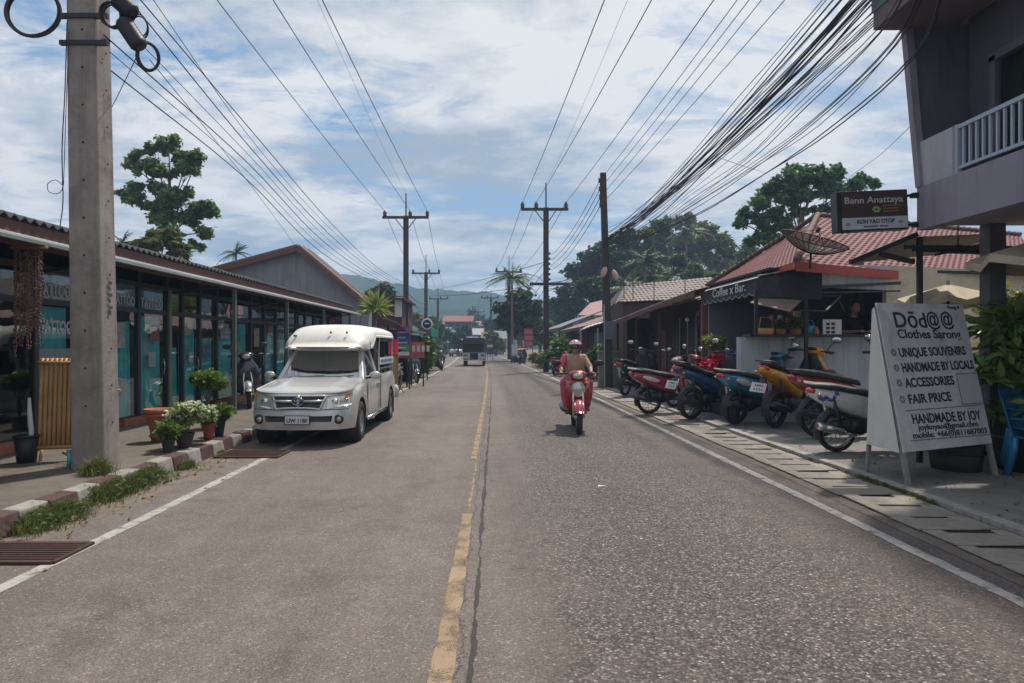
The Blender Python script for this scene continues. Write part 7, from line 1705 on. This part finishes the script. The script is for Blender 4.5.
# far houses
TC = [((.22,.07,.05),'rust'),((.06,.10,.18),'blue'),((.30,.31,.32),'white'),((.15,.17,.19),'grey'),((.15,.09,.07),'brown'),((.05,.15,.15),'teal')]
FW = M('far_wall', (.16,.17,.18), .85)
hs = [(458,318,26,150,0,'wide rust-roofed house at the end of the street'),(440,330,16,125,3,'grey-roofed house left of the street end'),(462,333,14,135,1,'blue-roofed house at the street end'),(478,331,13,140,2,'white-roofed house at the street end'),(452,338,9,118,5,'tiny teal-roofed shop at the street end'),(470,340,10,112,1,'tiny blue-roofed shop left of the songthaew top'),(489,335,11,120,4,'brown-roofed house right of the street end'),(447,324,12,170,4,'brown-roofed house on the slope behind the street'),(484,323,12,175,0,'rust-roofed house on the slope behind the street'),(500,334,8,112,3,'small grey-roofed house under the dark tree')]
for (px, py, wd, Y, ci, lab) in hs:
    c = at(px, py, Y); w = wd/F*Y; t = thing('house', lab, 'house', (c.x, Y, 0), 0, 'small houses at the far end of the street')
    m = MB(); m.box((-w/2,0,0),(w/2,6,c.z-.5)); m.build('wall', FW if ci % 2 else M('far_wall_blue', (.09,.12,.17), .85), t)
    m = MB(); m.slab([(-w/2-.5,-.8,c.z-.9),(w/2+.5,-.8,c.z-.9),(w/2+.5,3,c.z+.5),(-w/2-.5,3,c.z+.5)], .12); m.slab([(-w/2-.5,3,c.z+.5),(w/2+.5,3,c.z+.5),(w/2+.5,6.8,c.z-.9),(-w/2-.5,6.8,c.z-.9)], .12); m.build('roof', M('far_roof_%s' % TC[ci][1], TC[ci][0], .8), t)
    for k in (-.3,0,.3): m = MB(); m.box((w*k-w*.07,-.04,.6),(w*k+w*.07,-.01,c.z-1.3)); m.build('window', DARKIN, t)
for i, (px, py, r_, Y) in enumerate(((432,326,9,100),(520,330,10,100),(469,322,6,160),(494,326,9,130),(446,334,6,105),(505,318,9,150),(402,318,10,90),(395,322,9,120),(540,334,11,75),(458,341,7,92),(496,340,8,100),(475,316,7,190),(556,336,10,85),(463,330,6,118))):
    ptree(('light green tree left of the street end','dark tree right of the street end','small dark tree poking up behind the rust-roofed house','dark tree behind the brown-roofed house','tiny bush-like tree by the tiny teal shop','tree on the slope right of the street end','green tree behind the maroon shopfront','dim tree farther back behind the maroon shopfront','dark bushy tree between the right crossarm pole and the red sign stack','low dark tree over the pale cars at the street end','low tree just right of the distant songthaew','tree above the rust-roofed house on the slope','dark tree left of the low shop roofs on the right','small tree before the blue-roofed house')[i], px, Y, [(px,py,r_),(px+r_*.6,py+r_*.5,r_*.7),(px-r_*.5,py+r_*.6,r_*.7)], 900, .5, (MTREE,DTREE)[i % 2], .2, 400+i, group='small trees at the far end of the street')
# parked cars far off: small pale roofs
for k, (px, Y, c_) in enumerate(((457,95,(.5,.5,.5)),(463,105,(.45,.48,.5)))):
    c = at(px, 345, Y); t = thing('parked_car', ('pale grey','white')[k]+' car parked far down the left side', 'car', (c.x,Y,0), R(-4)); m = MB()
    m.loft([((0,-2.0,.6),(.75,0,0),(0,0,.2)),((0,-1.6,.65),(.85,0,0),(0,0,.35)),((0,1.5,.65),(.85,0,0),(0,0,.35)),((0,2,.6),(.75,0,0),(0,0,.25))], 16, e=4); m.build('body', M('farcar%d' % k, c_, .3, .3), t, fix=False)
    m = MB(); m.loft([((0,-1.0,1.0),(.7,0,0),(0,.3,.05)),((0,-.1,1.2),(.7,0,0),(0,1.1,0)),((0,0,1.45),(.58,0,0),(0,.8,0))], 16, e=4); m.build('cabin', WG, t, fix=False)
    for s in (-1,1):
        for y_ in (-1.25,1.25): m = MB(); m.lathe([(0,-.1),(.31,-.1),(.31,.1),(0,.1)], (s*.78,y_,.31), (1,0,0), 14); m.build('wheel', TYRE, t, fix=False)

# ================================================================ POLES AND WIRES
INS = M('insulator_brown', (.035,.022,.02), .35, coat=.5)
def tpole(label, px, Y, pxa, pxb, pya, top, parts=True, ins=None):
    b = at(px, 345, Y); t = thing('utility_pole', label, 'utility pole', (b.x,Y,0), 0, 'utility poles with crossarms along the street'); zt = at(0, top, Y).z; za = at(0, pya, Y).z
    zp = za+.12; m = MB(); m.bar((0,0,-.2),(0,0,zp), .30 if Y < 60 else .34,.30); m.build('shaft', CONCD, t)
    m = MB(); m.tube([(0,0,zp),(0,0,zt)], .045, 6); m.build('lightning_rod', BLKM, t)
    x0 = at(pxa,0,Y).x-b.x; x1 = at(pxb,0,Y).x-b.x
    m = MB(); m.box((x0,-.26,za-.08),(x1,-.16,za+.08)); m.build('crossarm', CONCD, t)
    m = MB(); 
    for s, xx in ((-1,x0*.45),(1,x1*.45)): m.bar((s*.1,-.2,za-.75),(xx,-.2,za-.06), .05,.05)
    m.build('arm_brace', BLKM, t)
    out = []
    for f_ in (ins or (.04,.36 if x1 > -x0*0 else .3,.96)):
        x = x0+(x1-x0)*f_; m = MB(); m.lathe([(.0,0),(.07,0),(.13,.06),(.09,.12),(.14,.18),(.09,.25),(.06,.36),(0,.36)], (x,-.2,za+.08), n=12); m.build('insulator', INS, t, fix=False); out.append(Vector((b.x+x,Y-.2,za+.4)))
    return t, out, za
tL1, iL1, zL1 = tpole('nearest crossarm utility pole on the left side of the street', 406, 42, 383, 429, 218, 193, ins=(.05,.60,.97))
tL2, iL2, zL2 = tpole('second crossarm utility pole on the left side of the street', 426, 71, 412, 440, 273.5, 255, ins=(.05,.62,.97))
tL3, iL3, zL3 = tpole('farthest crossarm utility pole on the left side of the street', 438, 108, 429, 448, 299, 288, ins=(.05,.62,.97))
tR1, iR1, zR1 = tpole('nearest crossarm utility pole on the right side of the street', 546, 39.6, 521, 568, 210, 183, ins=(.03,.32,.95))
tR2, iR2, zR2 = tpole('second crossarm utility pole on the right, beside the coconut palm', 509, 72.5, 495.5, 522, 272, 256, ins=(.04,.35,.95))
tR3, iR3, zR3 = tpole('third crossarm utility pole on the right, small against the hill', 491, 115, 481, 499, 298, 290, ins=(.04,.35,.95))
tR4, iR4, zR4 = tpole('tiny farthest crossarm utility pole against the hill', 478, 160, 471, 485, 312, 306, ins=(.04,.35,.95))
# lower gear on R1
m = MB(); z = at(0,284,39.4).z; bx = at(546,0,39.6).x; m.box((-.95,-.28,z-.08),(1.3,-.18,z+.08)); m.build('lower_crossarm', CONCD, tR1)
for k in range(6): m = MB(); m.lathe([(0,0),(.07,.02),(.07,.13),(0,.15)], (.19,-.1,at(0,255,39.6).z-.30*k), n=8); m.build('spool_insulator', INS, tR1, fix=False)
m = MB(); m.tube([(.1,-.3,z-.1),(.05,-.35,z-1.2)], .02, 5); m.build('hanging_fuse', BLKM, tR1, fix=False)
# concrete pole with bundle
b = Vector((4.1,24.5,0)); t = thing('utility_pole', 'tall dark leaning concrete pole on the right where the cable bundle is tied', 'utility pole', b)
zt = at(0,173,24.5).z; xt = at(603,0,24.5).x-b.x
m = MB(); m.add([(-.14,-.12,-.2),(.14,-.12,-.2),(.14,.12,-.2),(-.14,.12,-.2),(xt-.10,-.09,zt),(xt+.10,-.09,zt),(xt+.10,.09,zt),(xt-.10,.09,zt)], [(0,3,2,1),(4,5,6,7),(0,1,5,4),(1,2,6,5),(2,3,7,6),(3,0,4,7)]); m.build('shaft', CONCD, t, bev=.01)
topi = []
for k in range(4):
    z = at(0,181+8.2*k,24.5).z; x = at(599.5+.3*k,0,24.5).x-b.x; m = MB(); m.lathe([(0,0),(.05,0),(.06,.04),(.035,.07),(.06,.11),(.05,.15),(0,.15)], (x,-.05,z-.07), n=10); m.build('spool_insulator', INS, t, fix=False); topi.append(Vector((b.x+x,24.4,z)))
m = MB(); m.bar((xt*.9-.13,-.05,at(0,178,24.5).z),(xt*.9-.13,-.05,at(0,208,24.5).z), .03,.03); m.build('rack', BLKM, t)
for (px, py, s) in ((604,272,1),(615,275,-1)):
    q = at(px,py,24.2)-b; m = MB(); m.ell(q, (.10,.10,.20), 0, 12, rot=Matrix.Rotation(R(20*s),3,'Y')); m.build('junction_box', M('pale_pink_box', (.50,.33,.28), .6), t, fix=False)
m = MB(); m.box((-.19,-.17,1.75),(.17,-.13,2.4)); m.build('notice_plate', M('slate_plate', (.10,.12,.15), .6), t)
m = MB(); m.bar((-.18,-.1,0),(-.2,-.1,3.0), .03,.03); m.build('conduit', M('pale_pipe', (.35,.38,.37), .6), t)
m = MB(); m.tube([(0,-.1,at(0,262,24.5).z),(.5,-.5,at(0,262,24.5).z-.05)], .02, 5); m.build('bracket', BLKM, t)
# street light arms far off
c = at(476,322,85); t = thing('street_lamp', 'thin white street lamp arm over the far street', 'street lamp', (at(490,345,85).x,85,0)); m = MB(); m.tube([(0,0,0),(0,0,c.z-.2)], .05, 6); m.build('post', CONCD, t); m = MB(); m.tube([(0,0,c.z-.2),(-1.2,0,c.z)], .03, 5); m.build('arm', BLKM, t); m = MB(); m.ell((-1.5,0,c.z), (.4,.12,.07)); m.build('lamp_head', WHT, t, fix=False)

LN = ('left','middle','right')
for k, (px0, py0, Y0_) in enumerate(((218,0,17.6),(274,0,16.5),(323,0,16.1))):
    e = at(px0, py0, Y0_); d = (e-iL1[k]); e2 = e+d*.55+Vector((0,0,.3)); wire('%s of the three power lines running overhead to the nearest left crossarm pole' % LN[k], span(iL1[k], e2, .25), .013, 'power lines on the left side', 'power line', 3, 'power_line')
    wire('%s power line between the nearest and second left crossarm poles' % LN[k], span(iL1[k], iL2[k], .4), .015, 'power lines on the left side', 'power line', 2, 'power_line')
    wire('%s power line between the second and farthest left crossarm poles' % LN[k], span(iL2[k], iL3[k], .5), .015, 'power lines on the left side', 'power line', 2, 'power_line')
wire('thin grey earth wire above the left power lines', span(at(406,193,42), at(300,-40,15), .2), .005, None, 'cable', 3, mat=M('grey_wire', (.2,.2,.22), .6))
for k, (px0, Y0_) in enumerate(((604,15.7),(651,15.7),(713,15.7))):
    e = at(px0, 0, Y0_); d = (e-iR1[k]); e2 = e+d*.5+Vector((0,0,.3)); wire('%s of the three power lines running overhead to the nearest right crossarm pole' % LN[k], span(iR1[k], e2, .25), .013, 'power lines on the right side', 'power line', 3, 'power_line')
    wire('%s power line between the nearest and second right crossarm poles' % LN[k], span(iR1[k], iR2[k], .5), .015, 'power lines on the right side', 'power line', 2, 'power_line')
    wire('%s power line between the second and third right crossarm poles' % LN[k], span(iR2[k], iR3[k], .5), .016, 'power lines on the right side', 'power line', 2, 'power_line')
    wire('%s power line from the third right crossarm pole towards the far end' % LN[k], span(iR3[k], iR4[k], .5), .018, 'power lines on the right side', 'power line', 2, 'power_line')
wire('thin grey earth wire above the right power lines', span(at(546,184,39.6), at(640,-30,14.5), .2), .005, None, 'cable', 3, mat=MATS['grey_wire'])
for k, px0 in enumerate((739,751,763.5,787)):
    e = at(px0, 0, 11.6); e2 = e+(e-topi[k])*.6+Vector((0,0,.25)); wire('%s of the four lines tied to the top rack of the tall leaning pole' % ('leftmost','second','third','rightmost')[k], span(topi[k], e2, .12), .008, 'lines on the rack of the leaning pole', 'cable', 3)
    wire('%s of the four rack lines running on from the leaning pole into the distance' % ('topmost','second','third','lowest')[k], span(topi[k], Vector((bx+.3,39.5,at(0,255,39.6).z-.30*k)), .35), .012, 'lines on the rack of the leaning pole', 'cable', 2)
# left telecom cables: from the big pole down the street
a0 = [(139,-2,9.0),(152,-2,9.0),(128,-2,8.4),(118,20,8.0),(104,35,7.75),(110,52,7.9),(100,62,7.7)]
for k, (px, py, Y_) in enumerate(a0):
    s0 = at(px, py, Y_); mid = at(256-6*k*.3, 136+7*k, 13.6); m3 = at(330-1.5*k, 222+5*k, 19.5); m2 = at(378-.5*k, 268+2.5*k, 27.5); en = at(406, 284+2.0*k, 41.8)
    pp_ = s0+(s0-mid)*.7
    wire(('topmost telecom cable','second telecom cable','third telecom cable','fourth telecom cable','fifth telecom cable','sixth telecom cable','lowest telecom cable')[k]+' sweeping from the big left pole down the street', ([pp_] if k < 3 else [])+[s0, mid, m3, m2, en], .009 if k % 2 == 0 else .0055, 'telecom cables on the left side', 'cable', 6)
wire('slack telecom cable drooping across the left bundle towards the gabled roof', [at(150,60,8.2), at(215,140,12), at(262,200,17), at(297,248,27)], .0055)
wire('low telecom cable between the left crossarm poles', span(at(406,290,41.8), at(426,302,71), .4), .02)
wire('second low telecom cable between the left crossarm poles', span(at(406,294,41.8), at(426,305,71), .6), .02)
# the thick bundle on the right
g = random.Random(12); BG = 'cables in the thick bundle on the right'
def bnode(px, py, Y, sx, sz): p = at(px, py, Y); return p+Vector((g.gauss(0,sx), g.gauss(0,sx*.5), g.gauss(0,sz)))
for k in range(30):
    a_ = at(816+g.choice((0,8,14,20,26,34,42,50,62,70))+g.uniform(-3,3), -8, 9.3+g.uniform(-.3,.3)); e_ = at(609+g.uniform(-2,3), 240+g.gauss(0,5), 24.35)
    st_ = a_+(a_-e_)*.30; sg_ = .42+g.gauss(0,.07)
    P = [st_.lerp(e_, q/10)-Vector((0,0,4*sg_*(q/10)*(1-q/10)))+(Vector((g.gauss(0,.018),0,g.gauss(0,.022))) if 0 < q < 10 else Vector()) for q in range(11)]
    wire('black cable woven into the thick sagging bundle tied to the tall leaning pole', P, g.choice((.005,.007,.009,.012,.015)), BG, 'cable', 3)
for k in range(9):
    dx = (0,3,5,18,20,23,24,40,44)[k]; j = lambda: g.uniform(-3.5,3.5)
    P = [at(912+dx*.9, -34, 6.7), at(876+dx*.9+j(), 30+dx*.6, 7.9), at(800+dx*.7+j(), 108+dx*.6+j(), 10.6), at(745+dx*.4+j(), 158+dx*.4+j(), 13.6), at(690+dx*.2+j(), 198+dx*.3+j(), 17.2), at(645, 230+k, 21), at(609, 238+k*2.5, 24.35)]
    wire(('uppermost','second','third','fourth','fifth','sixth','seventh','eighth','lowest')[k]+' of the loose cables strung below the thick bundle past the guesthouse corner', P, g.choice((.006,.008,.010)), 'loose cables below the thick bundle', 'cable', 5)
for k in range(5):
    P = [at(609,238+4*k,24.35), bnode(590,262+2*k,28,.1,.05), bnode(568,278+2*k,33,.1,.05), at(548,283+2.0*k,39.4)]
    wire(('top','second','middle','fourth','bottom')[k]+' cable running on from the leaning pole to the nearest right crossarm pole', P, .016, 'cables beyond the leaning pole', 'cable', 4)
for k in range(4):
    wire(('top','second','third','bottom')[k]+' cable between the nearest and second right crossarm poles, low down', span(at(545,262+9*k,39.4), at(509,290+4*k,72.3), .5+.2*k), .018, 'low cables between the right crossarm poles', 'cable', 2)
wire('cable crossing the far street from the nearest right crossarm pole to the left poles', span(at(545,283,39.4), at(430,296,71), .2)[:], .022)
wire('upper thin cable crossing high between the right and left poles', span(at(545,262,39.4), at(437,289,108), .2), .02)
wire('black service cable with a bend from the right crossarm pole to the palm side pole', [at(545,284,39.4), at(538,277,44), at(524,273,60), at(510,273,72)], .02)
wire('service wire running from the bundle towards the spreading tree', [at(717,157,14.6), at(740,165,17), at(766,173,22)], .006)
wire('thin wire rising from the guesthouse corner past the spreading tree', [at(917,120,8.6), at(880,155,11), at(858,171,14), at(800,215,26)], .004)

# ================================================================ haze
hz = MB(); hz.box((-460,-30,-1.02),(460,720,75)); ho = hz.build('haze', (lambda: None)() or [], None) if False else None
mh = bpy.data.materials.new('haze_air'); mh.use_nodes = True; nh = mh.node_tree; nh.nodes.clear(); oh = nh.nodes.new('ShaderNodeOutputMaterial'); vh = nh.nodes.new('ShaderNodeVolumePrincipled')
vh.inputs['Color'].default_value = (.46,.68,.98,1); vh.inputs['Density'].default_value = .00115; vh.inputs['Anisotropy'].default_value = .2; nh.links.new(vh.outputs[0], oh.inputs['Volume'])
ho = hz.build('haze', mh); struct(ho, 'stuff')
